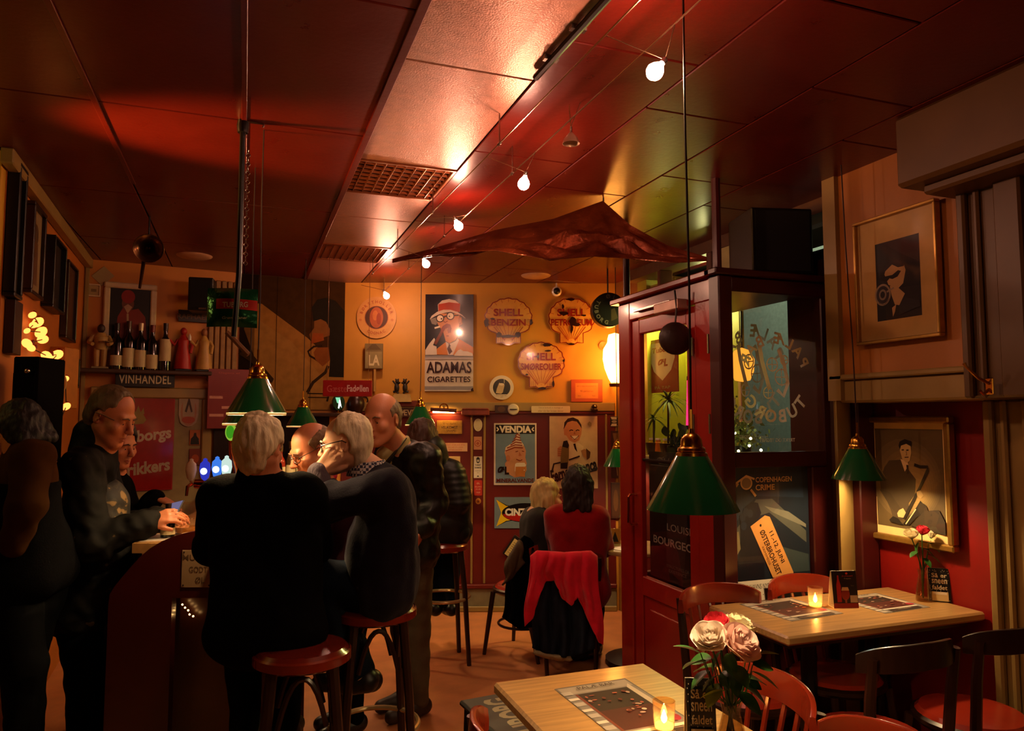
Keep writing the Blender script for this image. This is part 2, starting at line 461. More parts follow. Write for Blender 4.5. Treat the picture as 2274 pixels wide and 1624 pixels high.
m_chair = M('chair_red_brown', '#7C2410', .22, var=.18, scale=6, coat=.5)
m_seat = M('seat_red', '#A8301A', .25, var=.1, scale=5, coat=.3)
m_brass = M('brass', '#C9923C', .22, 1., var=.1)
m_copper = M('copper', '#C4693A', .16, 1., var=.08)
m_steel = M('steel', '#B8B2A8', .25, 1., var=.06)
m_black = M('black_plastic', '#0D0C0C', .4, var=.1)
m_blackm = M('black_metal', '#151311', .35, .3, var=.1)
m_paper = M('paper_white', '#D8CFBC', .6, var=.06)
m_white = M('white_enamel', '#E6DDCB', .25, var=.05, coat=.4)
m_green = M('green_enamel', '#145A30', .16, var=.06, coat=.6)
m_gold = M('gilt_frame', '#A9803A', .3, .7, var=.15, scale=30)
m_frame_dk = M('frame_dark', '#23120A', .35, var=.2)
m_frame_wh = M('frame_pale', '#C9B48C', .4, var=.1)
m_glass = glass('clear_glass')
m_pane = glass('window_pane', rough=.01)

# floor -------------------------------------------------------------
b = MB(); b.box((0.3, 2.2, -.05), (8.0, 9.6, .1)); struct('floor', b, m_floor)
# ceiling: backing slab and separate panels with open joints ---------
xs = [-3.4, -2.47, -1.99, -1.51, -1.03, -.555, -.03, .45, .92, 1.4, 1.87, 2.35, 3.3]
ys = [[-1.6, .2, 1.2, 2.0, 3.0, 4.2, 5.3, 6.5], [-1.6, -.2, 1.05, 2.29, 3.27, 3.77, 4.24, 4.95, 5.45, 6.5]]
b = MB(); b.box((0, 2.4, CEIL + .062), (7.4, 9, .1)); ceil = struct('ceiling', b, M('ceiling_gap', '#100302', .8))
VENTS = ((3.27, 3.77), (4.95, 5.45))
pm = {}
for i in range(len(xs) - 1):
    strip = abs(xs[i] - .45) < .01
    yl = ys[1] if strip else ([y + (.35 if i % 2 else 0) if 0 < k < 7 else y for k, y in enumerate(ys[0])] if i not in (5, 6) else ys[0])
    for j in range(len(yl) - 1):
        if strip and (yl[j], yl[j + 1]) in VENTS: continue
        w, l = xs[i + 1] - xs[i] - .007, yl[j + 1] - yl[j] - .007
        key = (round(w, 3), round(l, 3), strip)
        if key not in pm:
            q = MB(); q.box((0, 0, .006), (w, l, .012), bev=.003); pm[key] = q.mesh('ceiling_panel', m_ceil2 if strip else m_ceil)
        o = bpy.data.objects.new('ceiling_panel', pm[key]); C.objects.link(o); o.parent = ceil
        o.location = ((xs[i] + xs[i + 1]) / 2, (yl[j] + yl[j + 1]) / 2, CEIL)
q = MB(); q.box((.45, 2.4, CEIL - .004), (.03, 8, .008), bev=.002); q.build('joint_strip', m_ceil, ceil)
q = MB(); q.box((-.03, 2.3, CEIL - .003), (.02, 7, .006), bev=.002); q.build('joint_strip', m_ceil, ceil)
q = MB(); q.box((-.55, 3.0, CEIL - .004), (.022, 2.0, .008), bev=.002); q.build('joint_strip', m_ceil, ceil)
# louvre grilles of copper slats
m_louv = M('louvre_copper', '#9A5A38', .3, .8, var=.2)
for k, (y0, y1) in enumerate(VENTS):
    t = thing('ceiling_louvre', ('copper louvre grille in the ceiling left of the cable lights, nearer one', 'copper louvre grille in the dark far end of the ceiling above the yellow wall')[k], 'ceiling grille', (.685, (y0 + y1) / 2, CEIL), group='ceiling louvres')
    w, l = .47, y1 - y0
    for c, s in (((0, -l / 2 + .008, .004), (w, .016, .02)), ((0, l / 2 - .008, .004), (w, .016, .02)), ((-w / 2 + .008, 0, .004), (.016, l - .032, .02)), ((w / 2 - .008, 0, .004), (.016, l - .032, .02))):
        MB().box(c, s, bev=.003).build('frame', m_louv, t)
    nx, ny = 10, 9
    ma = MB().box((0, 0, 0), (.003, l - .03, .03)).mesh('slat', m_louv); mb_ = MB().box((0, 0, 0), (w - .03, .003, .03), Mx=Matrix.Rotation(.5, 4, 'X')).mesh('slat', m_louv)
    for i in range(1, nx):
        o = bpy.data.objects.new('slat', ma); C.objects.link(o); o.parent = t; o.location = (-w / 2 + w * i / nx, 0, .014)
    for i in range(1, ny):
        o = bpy.data.objects.new('slat', mb_); C.objects.link(o); o.parent = t; o.location = (0, -l / 2 + l * i / ny, .014)

def wall_slab(name, W, z0, z1, m, u0=0., u1=None, th=.12, parent=None, off=0.):
    u1 = W.len if u1 is None else u1
    b = MB(); b.box(((u0 + u1) / 2, th / 2 - off, (z0 + z1) / 2), (u1 - u0, th, z1 - z0))
    o = struct(name, b, m, parent)
    if parent is None: o.location = W.a; o.rotation_euler = (0, 0, W.th)
    return o
def wall_bar(W, u0, u1, z0, z1, dep, m, name='trim_1', parent=None, bev=.006):
    b = MB(); b.box(((u0 + u1) / 2, -dep / 2, (z0 + z1) / 2), (abs(u1 - u0), dep, z1 - z0), bev=bev)
    o = struct(name, b, m); o.location = W.a; o.rotation_euler = (0, 0, W.th); return o
ZD = 1.67
# yellow back wall ---------------------------------------------------
wall_slab('wall_back', W_BACK, 0, CEIL, m_yellow, u1=W_BACK.len + .3)
d = wall_slab('wall_back_dado', W_BACK, .2, ZD, m_dado, th=.012, off=.012)
d.name = 'trim_1'
L = W_BACK.len
wall_bar(W_BACK, 0, L, ZD, ZD + .075, .03, m_cream, 'trim_2')
wall_bar(W_BACK, 0, L, ZD - .025, ZD, .022, m_dado, 'trim_3')
m_base = M('skirting_grey', '#6F6A50', .5, var=.15)
wall_bar(W_BACK, 0, L, 0, .19, .03, m_base, 'baseboard_back'); wall_bar(W_BACK, 0, L, .19, .225, .05, m_dado, 'trim_4'); wall_bar(W_BACK, 0, L, 0, .045, .045, m_cream, 'trim_4')
for px in (1048, 1076, 1346, 1378):
    u, _ = W_BACK.uz(px, 1000); wall_bar(W_BACK, u - .009, u + .009, .225, ZD - .025, .026, m_cream, 'trim_5')
# left back wall behind the bar ---------------------------------------
wall_slab('wall_back_left', W_BL, 0, CEIL, m_orange)
u0, _ = W_BL.uz(462, 700); u1, _ = W_BL.uz(528, 700)
for k in range(5):
    u = u0 + (u1 - u0) * (k + .5) / 5; wall_bar(W_BL, u - .018, u + .018, 1.9, 2.7, .03, M('slat_wood', '#8E6A34', .5, var=.2), 'trim_6')
wall_bar(W_BL, 0, .03, .2, CEIL, .03, m_cream, 'trim_7')
# door in it with pale frame
def uzq(W, q): return W.rect(q)
ua, ub, za, zb = W_BL.rect((205, 860, 462, 1330))
door = MB(); door.box(((ua + ub) / 2, -.015, 1.77 / 2), (ub - ua, .03, 1.77)); dr = struct('door_1', door, M('door_cream', '#8B7A4E', .45, var=.12)); dr.location = W_BL.a; dr.rotation_euler = (0, 0, W_BL.th)
for c, s in (((ua + .03, -.03, .88), (.07, .05, 1.76)), ((ub - .03, -.03, .88), (.07, .05, 1.76)), (((ua + ub) / 2, -.03, 1.80), (ub - ua + .08, .06, .08))):
    MB().box(c, s, bev=.008).build('door_frame', m_cream, dr)
# left wall, cornice, near pier ---------------------------------------
wall_slab('wall_left', W_LEFT, 0, CEIL, u0=.58, m=M('wall_left_ochre', '#B0641C', .5, var=.12, scale=3, bump=.05, bscale=90))
wall_bar(W_LEFT, .45, W_LEFT.len, CEIL - .07, CEIL, .05, m_cream, 'trim_8')
b = MB(); b.box((-2.0, 3.78, CEIL / 2), (1.94, .14, CEIL)); struct('wall_pier', b, M('pier_yellow', '#D09A2E', .45, var=.08, scale=3))
# far enclosure outside the picture ------------------------------------
b = MB(); b.box((-3.3, 2.2, CEIL / 2), (.1, 9.4, CEIL)); struct('wall_far_left', b, M('enclosure_brown', '#6A3A18', .6))
b = MB(); b.box((-.2, -1.75, CEIL / 2), (6.4, .1, CEIL)); struct('wall_behind', b, M('enclosure_ochre', '#7A4A1C', .6))
b = MB(); b.box((3.02, -.1, CEIL / 2), (.2, 3.3, CEIL)); struct('wall_right_near', b, M('enclosure_ochre', '#7A4A1C', .6))

# right wall: ochre field, splayed niche, pilaster, ceiling beam ----------
b = MB(); b.box((2.687 + .11, 2.40, (1.79 + CEIL) / 2), (.22, .78, CEIL - 1.79)); struct('wall_right', b, M('wall_ochre_shaded', '#A0621C', .5, var=.10, scale=3, bump=.05, bscale=90))  # ochre copy, the dimmer light on this wall is put into the colour
b = MB(); b.box((2.97 + .05, 2.5, .95), (.1, 1.0, 1.9)); struct('wall_niche', b, M('niche_red', '#7E120C', .4, var=.1, scale=4))
b = MB(); b.box((2.70 + .13, 2.37, 1.735), (.29, .78, .11), bev=.01); struct('trim_9', b, m_cream)
b = MB(); b.box((2.69, 2.395, 1.80), (.06, .80, .025), bev=.006); struct('trim_9', b, m_cream)
pl = [(2.66, 2.75), (2.69, 2.75), (2.97, 2.93), (2.97, 2.99), (2.70, 2.81)]
b = MB(); b.plate(pl, 0, 1.69); struct('trim_10', b, m_cream)
b = MB(); b.plate([(2.66, 2.72), (2.70, 2.72), (2.70, 2.80), (2.66, 2.80)], 1.69, CEIL); struct('trim_10', b, m_cream)
b = MB()
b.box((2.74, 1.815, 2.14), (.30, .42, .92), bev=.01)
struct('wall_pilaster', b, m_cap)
b = MB(); b.box((2.98, 1.93, .84), (.20, .50, 1.68), bev=.01); struct('wall_pilaster_foot', b, m_cream)
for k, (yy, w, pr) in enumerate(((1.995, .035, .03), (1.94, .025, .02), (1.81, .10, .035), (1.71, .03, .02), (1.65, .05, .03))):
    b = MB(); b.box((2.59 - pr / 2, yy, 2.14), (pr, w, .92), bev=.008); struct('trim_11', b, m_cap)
    b = MB(); b.box((2.88 - pr / 2, yy * 1.075, .84), (pr, w * 1.1, 1.68), bev=.008); struct('trim_11', b, m_cream)
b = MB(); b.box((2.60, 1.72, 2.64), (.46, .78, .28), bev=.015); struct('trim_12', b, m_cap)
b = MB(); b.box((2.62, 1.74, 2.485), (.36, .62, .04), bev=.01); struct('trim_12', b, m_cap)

# street facade beyond the vestibule: piers, sill, window bay --------------
m_bay = M('bay_yellow_green', '#9C9428', .5, var=.08)
def sbox(name, x0, x1, y0, y1, z0, z1, m, bev=0., parent=None):
    b = MB(); b.box(((x0 + x1) / 2, (y0 + y1) / 2, (z0 + z1) / 2), (x1 - x0, y1 - y0, z1 - z0), bev=bev); return struct(name, b, m, parent)
sbox('wall_facade_sill', 2.85, 3.0, 3.97, 5.12, 0, 1.32, m_darkred)
sbox('wall_facade_pier', 3.0, 3.4, 5.12, 5.75, 0, CEIL, M('facade_tan', '#8A5A26', .5, var=.12))
sbox('trim_13', 2.83, 2.86, 5.08, 5.16, 1.32, 2.6, m_cream, .005)
sbox('trim_13', 2.80, 3.3, 3.97, 5.12, 1.30, 1.335, M('sill_pale', '#A89A6A', .4), .006)
sbox('wall_facade_head', 2.85, 3.0, 2.74, 5.15, 2.70, CEIL, M('facade_head', '#5A3A1C', .5))
sbox('trim_14', 2.84, 2.95, 2.9, 5.12, 2.44, 2.50, M('window_bar_brown', '#5A3018', .4), .006)
sbox('trim_14', 2.84, 2.95, 3.97, 4.03, 0, 2.7, M('window_bar_brown', '#5A3018', .4), .006)
sbox('trim_14', 2.84, 2.95, 4.60, 4.64, 2.5, 2.7, M('window_bar_brown', '#5A3018', .4), .006)
w1 = sbox('window_1', 3.28, 3.30, 4.03, 5.12, 1.335, 2.7, m_pane)
sbox('wall_bay_side', 2.95, 3.3, 4.98, 5.12, 1.335, 2.7, m_bay)
sbox('wall_bay_back', 3.30, 3.34, 4.30, 5.12, 1.335, 2.7, m_bay)
sbox('window_2', 2.95, 3.3, 3.97, 3.98, 1.335, 2.48, m_pane)
sbox('wall_bay_light_stop', 2.95, 3.3, 3.97, 4.98, 2.48, 2.50, m_bay)  # added board, keeps the display light from shining up through the transom
sbox('trim_15', 2.86, 2.90, 3.28, 3.95, 2.50, 2.70, M('transom_glass_pale', '#B8B070', .4, var=.1))
# pavement and house across the street
sbox('pavement', 3.4, 9, -1, 18, -.15, -.02, M('pavement_grey', '#3A3A38', .8))
sbox('wall_across_street', 8.6, 9, -1, 18, -.1, 7, M('house_across', '#7A8070', .8))

# vestibule ---------------------------------------------------------------
VX, VY0, VY1, VZ = 2.05, 2.79, 3.73, 2.26
VS = 1.055   # the plan and heights above are read at arm's length scale; VS carries them out to the real distance
def vz(z): return max(0., CAMZ + (z - CAMZ) * VS)
ves = thing('vestibule', 'dark red glazed entrance vestibule with a door standing right of the round table', 'vestibule', (VX * VS, VY0 * VS, 0)); ves['kind'] = 'structure'
def vbox(name, x0, x1, y0, y1, z0, z1, m, bev=.006): return sbox(name, (x0 - VX) * VS, (x1 - VX) * VS, (y0 - VY0) * VS, (y1 - VY0) * VS, vz(z0), vz(z1), m, bev, ves)
def ubox(name, x0, x1, y0, y1, z0, z1, m, bev=.006): return sbox(name, x0 - VX * VS, x1 - VX * VS, y0 - VY0 * VS, y1 - VY0 * VS, z0, z1, m, bev, ves)
m_vd = M('vestibule_dark_red', '#3A0D09', .35, var=.12, scale=6)
# front face towards us (y = VY0)
vbox('corner_post', VX - .04, VX + .035, VY0 - .03, VY0 + .05, 0, VZ, m_vd)
vbox('end_post', 2.615, 2.66, VY0 - .005, VY0 + .04, 0, VZ, m_vd)
vbox('top_rail', VX + .035, 2.66, VY0 - .02, VY0 + .04, 2.19, VZ, m_vd)
vbox('cornice', VX - .07, 2.68, VY0 - .05, VY0 + .04, VZ, VZ + .03, m_vd)
vbox('middle_rail', VX + .035, 2.615, VY0 - .02, VY0 + .04, 1.38, 1.45, m_vd)
vbox('bottom_panel', VX + .035, 2.66, VY0 - .005, VY0 + .04, 0, .74, m_vd)
vbox('lower_stile', 2.53, 2.62, VY0 - .012, VY0 + .04, .74, 1.38, m_vd)
pane = vbox('glass_pane', VX + .035, 2.615, VY0 + .005, VY0 + .011, 1.45, 2.19, m_pane, 0)
vbox('glass_pane', VX + .035, 2.53, VY0 + .014, VY0 + .02, .74, 1.38, m_pane, 0)
# door side (x = VX): frame, fixed post, door leaf
vbox('jamb', VX - .03, VX + .03, 3.60, VY1, 0, VZ, m_redwood)
vbox('door_post', VX - .025, VX + .025, 2.84, 2.975, 0, VZ - .1, m_redwood)
vbox('lintel', VX - .03, VX + .03, 2.84, 3.60, 2.155, VZ, m_redwood)
vbox('cornice', VX - .07, VX + .03, VY0, VY1 + .03, VZ, VZ + .03, m_redwood)
dl = vbox('door_leaf', VX - .018, VX + .018, 2.98, 3.06, .02, 2.15, m_redwood)
def dpart(name, y0, y1, z0, z1, dx0=-.018, dx1=.018, m=None, bev=.005):
    return sbox(name, dx0, dx1, (y0 - 3.02) * VS, (y1 - 3.02) * VS, vz(z0) - vz(1.085), vz(z1) - vz(1.085), m or m_redwood, bev, dl)
bpy.context.view_layer.update()
dl.data = MB().box((0, 0, (vz(.02) + vz(2.15)) / 2 - vz(1.085)), (.036, .08 * VS, vz(2.15) - vz(.02)), bev=.005).mesh('door_leaf', m_redwood); dl.location = (0, (3.02 - VY0) * VS, vz(1.085))
dpart('stile', 3.515, 3.595, .02, 2.15); dpart('rail', 3.06, 3.515, 2.07, 2.15); dpart('rail', 3.06, 3.515, .66, .76); dpart('rail', 3.06, 3.515, .02, .16)
dpart('panel', 3.06, 3.515, .16, .66, -.006, .006); dpart('panel', 3.12, 3.455, .22, .60, -.014, .006)
dpart('glass', 3.06, 3.515, .76, 2.07, -.003, .003, m_pane, 0)
dpart('rail', 3.06, 3.515, 1.375, 1.39, -.01, .01, m_blackm)
h = MB()
hy = (3.565 - 3.02) * VS; h.tube([(x, hy, vz(z) - vz(1.085)) for x, z in ((-.018, 1.19), (-.06, 1.19), (-.07, 1.18), (-.07, 1.04), (-.06, 1.03), (-.018, 1.03))], .009, n=10)
h.build('handle', m_copper, dl)
c1 = MB(); c1.box((-.055, (3.14 - VY0) * VS, vz(2.165)), (.07, .23, .052), bev=.004); c1.build('door_closer', M('closer_pinkish_metal', '#B08A7A', .4, .3), ves)
c1 = MB(); c1.box((-.05, (3.33 - VY0) * VS, vz(2.195)), (.02, .38, .015), bev=.002); c1.build('closer_arm', m_steel, ves)
for z in (1.95, 1.58):
    for y in (2.99, 2.845):
        MB().tube([(-.032 if y > 2.9 else -.044, (y - VY0) * VS, vz(z - .045)), (-.032 if y > 2.9 else -.044, (y - VY0) * VS, vz(z + .045))], .006).build('hinge', m_steel, ves)
# far side (y = VY1): glazed to the window bay
vbox('post', 2.60, 2.68, VY1 - .05, VY1, 0, VZ, m_vd); vbox('top_rail', VX + .03, 2.60, VY1 - .05, VY1, 2.16, VZ, m_vd); vbox('bottom_panel', VX + .03, 2.60, VY1 - .05, VY1, 0, .74, m_vd)
vbox('glass_pane', VX + .03, 2.60, VY1 - .03, VY1 - .024, .74, 2.16, m_pane, 0)
vbox('roof_board', VX, 2.70, VY0, VY1, VZ - .03, VZ, m_vd)
# street door glazing (x = 2.86)
ubox('street_pier', 2.84, 2.95, 2.80, 3.28, 0, 2.5, m_vd); ubox('street_door_frame', 2.84, 2.90, 3.90, 3.97, 0, 2.5, m_vd); ubox('street_door_frame', 2.84, 2.90, 3.28, 3.90, 0, .9, m_vd); ubox('street_door_frame', 2.84, 2.90, 3.28, 3.90, 2.36, 2.5, m_vd)
ubox('glass_pane', 2.866, 2.872, 3.28, 3.90, .9, 2.36, m_pane, 0)
# etched lettering, seen from behind
m_etch = frosted('etched_glass', '#E8E4CC')
def etch(parent, loc, rot, w, h, seed):
    p = Print(w, h, y=0, step=.00005); R = random.Random(seed); col = '#B9B49A'
    p.arc('PALÆ BAR', .5, .52, .42, .125, col, mid=PI / 2, span=2.3, bold=.03, mirror=True)
    p.arc('TUBORG', .5, .52, .42, .14, col, mid=-PI / 2, span=1.75, bold=.03, flip=True, mirror=True)
    p.line([(.30, .72), (.33, .62), (.38, .52), (.42, .44)], .05, col)
    p.line([(.55, .70), (.62, .60), (.66, .48), (.60, .40), (.52, .44)], .045, col)
    for cx, cz, r in ((.46, .60, .07), (.58, .52, .085), (.40, .42, .06), (.62, .63, .05)):
        p.line([(cx + r * math.cos(a * PI / 8), cz + r * w / h * math.sin(a * PI / 8)) for a in range(17)], .014, col)
        p.line([(cx - r, cz), (cx + r, cz)], .01, col); p.line([(cx, cz - r * .7), (cx, cz + r * .7)], .01, col)
    p.text('TRYKT OG TEGNET', .5, .12, .022, '#6E6A58', mirror=True)
    o = p.build(parent, m_etch, 'etched_lettering'); o.location = loc; o.rotation_euler = rot; return o
etch(ves, ((2.345 - VX) * VS, .007, vz(1.415)), (0, 0, 0), .465, .78, 3)
etch(ves, (2.862 - VX * VS, 3.62 - VY0 * VS, 1.38), (0, 0, -PI / 2), .62, .95, 5)
# ================================================================== SIGNS ON THE YELLOW WALL
INK = print_mat('enamel_ink', .22, .5, .06)
RINK = print_mat('paper_ink', .6, 0, .05)
def U(x0, y0, x1, y1):
    """coordinates read off a picture of the sign -> unit coordinates"""
    return lambda pts: [((x - x0) / (x1 - x0), 1 - (y - y0) / (y1 - y0)) for x, y in pts]
def d_hatman(p):
    u = U(90, 90, 780, 1490)
    p.rect(0, 0, 1, 1, '#0E0E1A'); p.rect(0, 0, 1, .37, '#C9BDAA'); p.rect(0, .33, 1, .372, '#8C8788'); p.rect(0, .012, 1, .05, '#8C8788')
    sk = '#C5804F'
    p.poly(u([(160, 450), (185, 520), (240, 535), (300, 470), (330, 400)]), '#7E7468')
    p.poly(u([(560, 380), (610, 420), (625, 520), (570, 560)]), '#8A5A3C')
    p.poly(u([(265, 370), (575, 370), (580, 480), (560, 690), (520, 760), (440, 800), (385, 770), (350, 640), (300, 570), (268, 520)]), sk)
    p.poly(u([(560, 430), (610, 430), (600, 500), (565, 520)]), '#B06E42')
    p.poly(u([(275, 345), (268, 240), (330, 180), (430, 158), (520, 180), (592, 235), (585, 345)]), '#CDB9A4')
    p.poly(u([(278, 340), (278, 235), (430, 205), (588, 225), (583, 350), (430, 320)]), '#A8381A')
    p.poly(u([(155, 455), (180, 405), (260, 345), (350, 315), (450, 315), (550, 345), (620, 390), (668, 440), (600, 395), (500, 360), (420, 350), (300, 375), (220, 415)]), '#CDB9A4')
    for x, y in ((302, 440), (450, 405)):
        q = u([(x, y)])[0]; p.circ(q[0], q[1], .085, '#2A120C'); p.circ(q[0], q[1], .064, '#E0D2B8')
    for x, y in ((322, 448), (436, 412)):
        q = u([(x, y)])[0]; p.circ(q[0], q[1], .016, '#1A0C08')
    p.line(u([(355, 425), (375, 410), (400, 410)]), .03, '#2A120C'); p.line(u([(495, 400), (570, 395)]), .025, '#2A120C')
    p.line(u([(350, 480), (375, 500), (410, 480)]), .018, '#7A3418')
    p.line(u([(225, 583), (300, 560)]), .035, '#E0D2B8')
    p.line(u([(235, 815), (300, 690), (345, 605)]), .06, '#6E2C14')
    p.poly(u([(312, 600), (345, 550), (400, 515), (450, 530), (468, 590), (455, 645), (418, 655), (408, 610), (420, 580), (380, 590), (345, 650), (315, 640)]), '#7C2C12')
    p.line(u([(395, 695), (430, 697)]), .014, '#6A2A14')
    p.poly(u([(240, 965), (262, 880), (385, 785), (430, 970)]), '#C0701E'); p.poly(u([(480, 970), (510, 860), (570, 735), (700, 810), (780, 860), (780, 970)]), '#C0701E')
    p.poly(u([(385, 780), (440, 810), (530, 770), (560, 720), (575, 760), (490, 970), (420, 970)]), '#D5C6B2')
    p.poly(u([(432, 798), (455, 830), (450, 860), (482, 920), (440, 965), (405, 880), (425, 840)]), '#3C1410')
    p.poly(u([(95, 970), (95, 900), (150, 810), (220, 725), (235, 750), (205, 830), (255, 850), (262, 970)]), '#C9BDAA')
    p.poly(u([(510, 970), (560, 905), (600, 890), (640, 915), (700, 920), (770, 945), (775, 985), (510, 985)]), '#D2C6B4')
    p.rect(0, .325, 1, .345, '#A8A09A')
    p.text('ADAMAS', .5, .243, .118, '#2A0E0E', tw=.93, bold=.02); p.text('CIGARETTES', .5, .121, .058, '#2A0E0E', tw=.89, bold=.018)
    p.poly(u([(750, 1490), (752, 1460), (780, 1440), (790, 1490)]), '#2A120C')
sign('enamel_sign', 'tall enamel sign of a man in red banded hat and round glasses, yellow wall', 'sign', W_BACK, (944, 654, 1051, 869), '#101018', d_hatman, coat=.5, rough=.2, ink=INK, th=.012, off=.01)

def shell_outline():
    pts = []; a0, a1, n = math.radians(-42), math.radians(222), 13
    for i in range(n * 4 + 1):
        t = i / (n * 4); a = a0 + (a1 - a0) * t; r = 1 - .045 * abs(math.cos(PI * t * n)) ** 2
        pts.append((.5 + .5 * r * math.cos(a), .565 + .435 * r * math.sin(a)))
    return pts + [(.25, .25), (.25, .04), (.38, .05), (.44, .01), (.5, 0), (.56, .01), (.62, .05), (.75, .04), (.75, .25)][::1]
def d_shell(l2, rust, w2):
    def d(p):
        o = shell_outline(); dk = '#7A2412'
        cx, cz = .5, .52
        p.poly([(cx + (x - cx) * .96, cz + (z - cz) * .96) for x, z in o], '#D29A44')
        p.line([(cx + (x - cx) * .965, cz + (z - cz) * .965) for x, z in o + [o[0]]], .022, dk)
        for i in range(13):
            t = (i + .5) / 13 * 1.0; a = math.radians(-32 + 244 * t)
            p.line([(.5 + .07 * math.cos(a), .10 + .04 * math.sin(a)), (.5 + .3 * math.cos(a), .385 + .02 * math.sin(a))] if .1 < t < .9 else [(.5, .1), (.5, .11)], .008, '#9A3A1A')
            p.line([(.5 + .38 * math.cos(a), .565 + .33 * math.sin(a)), (.5 + .47 * math.cos(a), .565 + .41 * math.sin(a))], .008, '#9A3A1A')
        for x in (.30, .34, .38, .62, .66, .70): p.line([(x, .07), (x, .22 - abs(x - .5) * .2)], .006, '#9A3A1A')
        p.text('SHELL', .5, .68, .155, '#86200F', tw=.60, bold=.03); p.text(l2, .5, .475, .14, '#86200F', tw=w2, bold=.028)
        for q in rust: p.poly(q, '#2A120A')
    return d
def blob(cx, cz, rx, rz, seed):
    R = random.Random(seed); return [(cx + rx * (.7 + .45 * R.random()) * math.cos(a * PI / 6), cz + rz * (.7 + .45 * R.random()) * math.sin(a * PI / 6)) for a in range(12)]
ENAM = '#C98F3C'
sign('scallop_sign', 'scallop shaped enamel fuel sign highest and left of the three on the yellow wall', 'sign', W_BACK, (1074, 660, 1184, 768), ENAM, d_shell('BENZIN', [blob(.06, .47, .05, .1, 1), blob(.96, .48, .035, .07, 2), blob(.5, .19, .2, .03, 3), blob(.31, .22, .06, .06, 4), blob(.69, .22, .06, .06, 5), blob(.18, .55, .05, .02, 6)], .70), shape=shell_outline(), coat=.3, ink=INK, off=.012, th=.012, group='scallop enamel signs')
sign('scallop_sign', 'badly rusted scallop shaped enamel fuel sign beside the round black drum', 'sign', W_BACK, (1216, 660, 1322, 768), ENAM, d_shell('PETROLEUM', [blob(.52, .5, .09, .1, 7), blob(.34, .66, .12, .045, 8), blob(.48, .95, .1, .03, 9), blob(.6, .43, .09, .04, 10), blob(.5, .34, .035, .09, 11), blob(.32, .8, .03, .05, 12), blob(.75, .62, .06, .02, 13), blob(.5, .03, .07, .025, 14)], .86), shape=shell_outline(), coat=.3, ink=INK, off=.012, th=.012, group='scallop enamel signs')
sign('scallop_sign', 'lowest scallop shaped enamel lubricant sign on the yellow wall', 'sign', W_BACK, (1148, 758, 1256, 866), ENAM, d_shell('SMØREOLIER', [blob(.62, .92, .1, .035, 15), blob(.64, .8, .07, .02, 16), blob(.96, .6, .025, .03, 17), blob(.52, .03, .09, .03, 18), blob(.74, .12, .03, .07, 19), blob(.2, .31, .03, .02, 20), blob(.43, .68, .03, .04, 21)], .84), shape=shell_outline(), coat=.3, ink=INK, off=.012, th=.012, group='scallop enamel signs')

def d_vend(p):
    u = U(25, 120, 590, 915)
    p.rect(0, 0, 1, 1, '#D8C8B4'); p.rect(.035, .03, .965, .975, '#6C8598'); p.rect(.035, .825, .965, .975, '#140C0C')
    p.text('VENDIA', .5, .90, .115, '#E2D6C2', tw=.76, bold=.045)
    for x, sg in ((.085, 1), (.915, -1)): p.line([(x - .02 * sg, .93), (x + .02 * sg, .90), (x - .02 * sg, .87)], .03, '#E2D6C2')
    sk = '#C58A68'
    p.poly(u([(165, 500), (200, 600), (170, 640), (190, 760), (300, 820), (420, 800), (460, 640), (440, 560), (450, 480), (420, 400), (300, 410), (200, 450)]), sk)
    p.poly(u([(230, 620), (300, 560), (400, 600), (450, 640), (460, 720), (420, 790), (300, 815), (220, 760)]), '#C08A60')
    p.poly(u([(165, 505), (180, 430), (260, 380), (300, 340), (335, 260), (365, 245), (370, 330), (420, 400), (410, 420), (300, 415), (210, 455)]), '#D9BFA4')
    for k in range(6):
        x0 = 175 + 22 * k; y = 480 - 38 * k; p.line(u([(x0 + (0 if k < 2 else 25), y), (300 + 6 * k, y - 45 + 3 * k), (410 - 8 * k, y - 40 + 6 * k)]), .028, '#8C3A24')
    q = u([(212, 570)])[0]; p.ell(q[0], q[1], .05, .05, '#B87450')
    p.line(u([(310, 490), (345, 480)]), .02, '#7A3A24'); p.line(u([(395, 480), (425, 485)]), .02, '#7A3A24'); p.poly(u([(360, 490), (395, 540), (350, 545)]), '#B46C48'); p.line(u([(320, 585), (370, 605), (400, 590)]), .02, '#7A2A1C')
    p.poly(u([(310, 650), (445, 650), (435, 810), (310, 800)]), '#B87434'); p.poly(u([(305, 645), (330, 630), (430, 630), (452, 660), (440, 680), (315, 680)]), '#E0D2BC')
    p.line(u([(310, 650), (303, 740)]), .014, '#E8DCC8'); p.circ(.71, .24, .012, '#F0E8D8')
    q = u([(118, 725)])[0]; p.text('ØL', .22, .235, .135, '#120A0A', tw=.27, bold=.05)
    p.text('MINERALVANDE', .5, .075, .062, '#5A1A12', tw=.88, bold=.03)
sign('enamel_sign', 'blue grey enamel sign of a man in a striped cap on the dark red wall', 'sign', W_BACK, ((1096, 941), (1190, 939), (1193, 1077), (1098, 1078)), '#D8C8B4', d_vend, coat=.5, rough=.2, ink=INK, th=.012, off=.01)

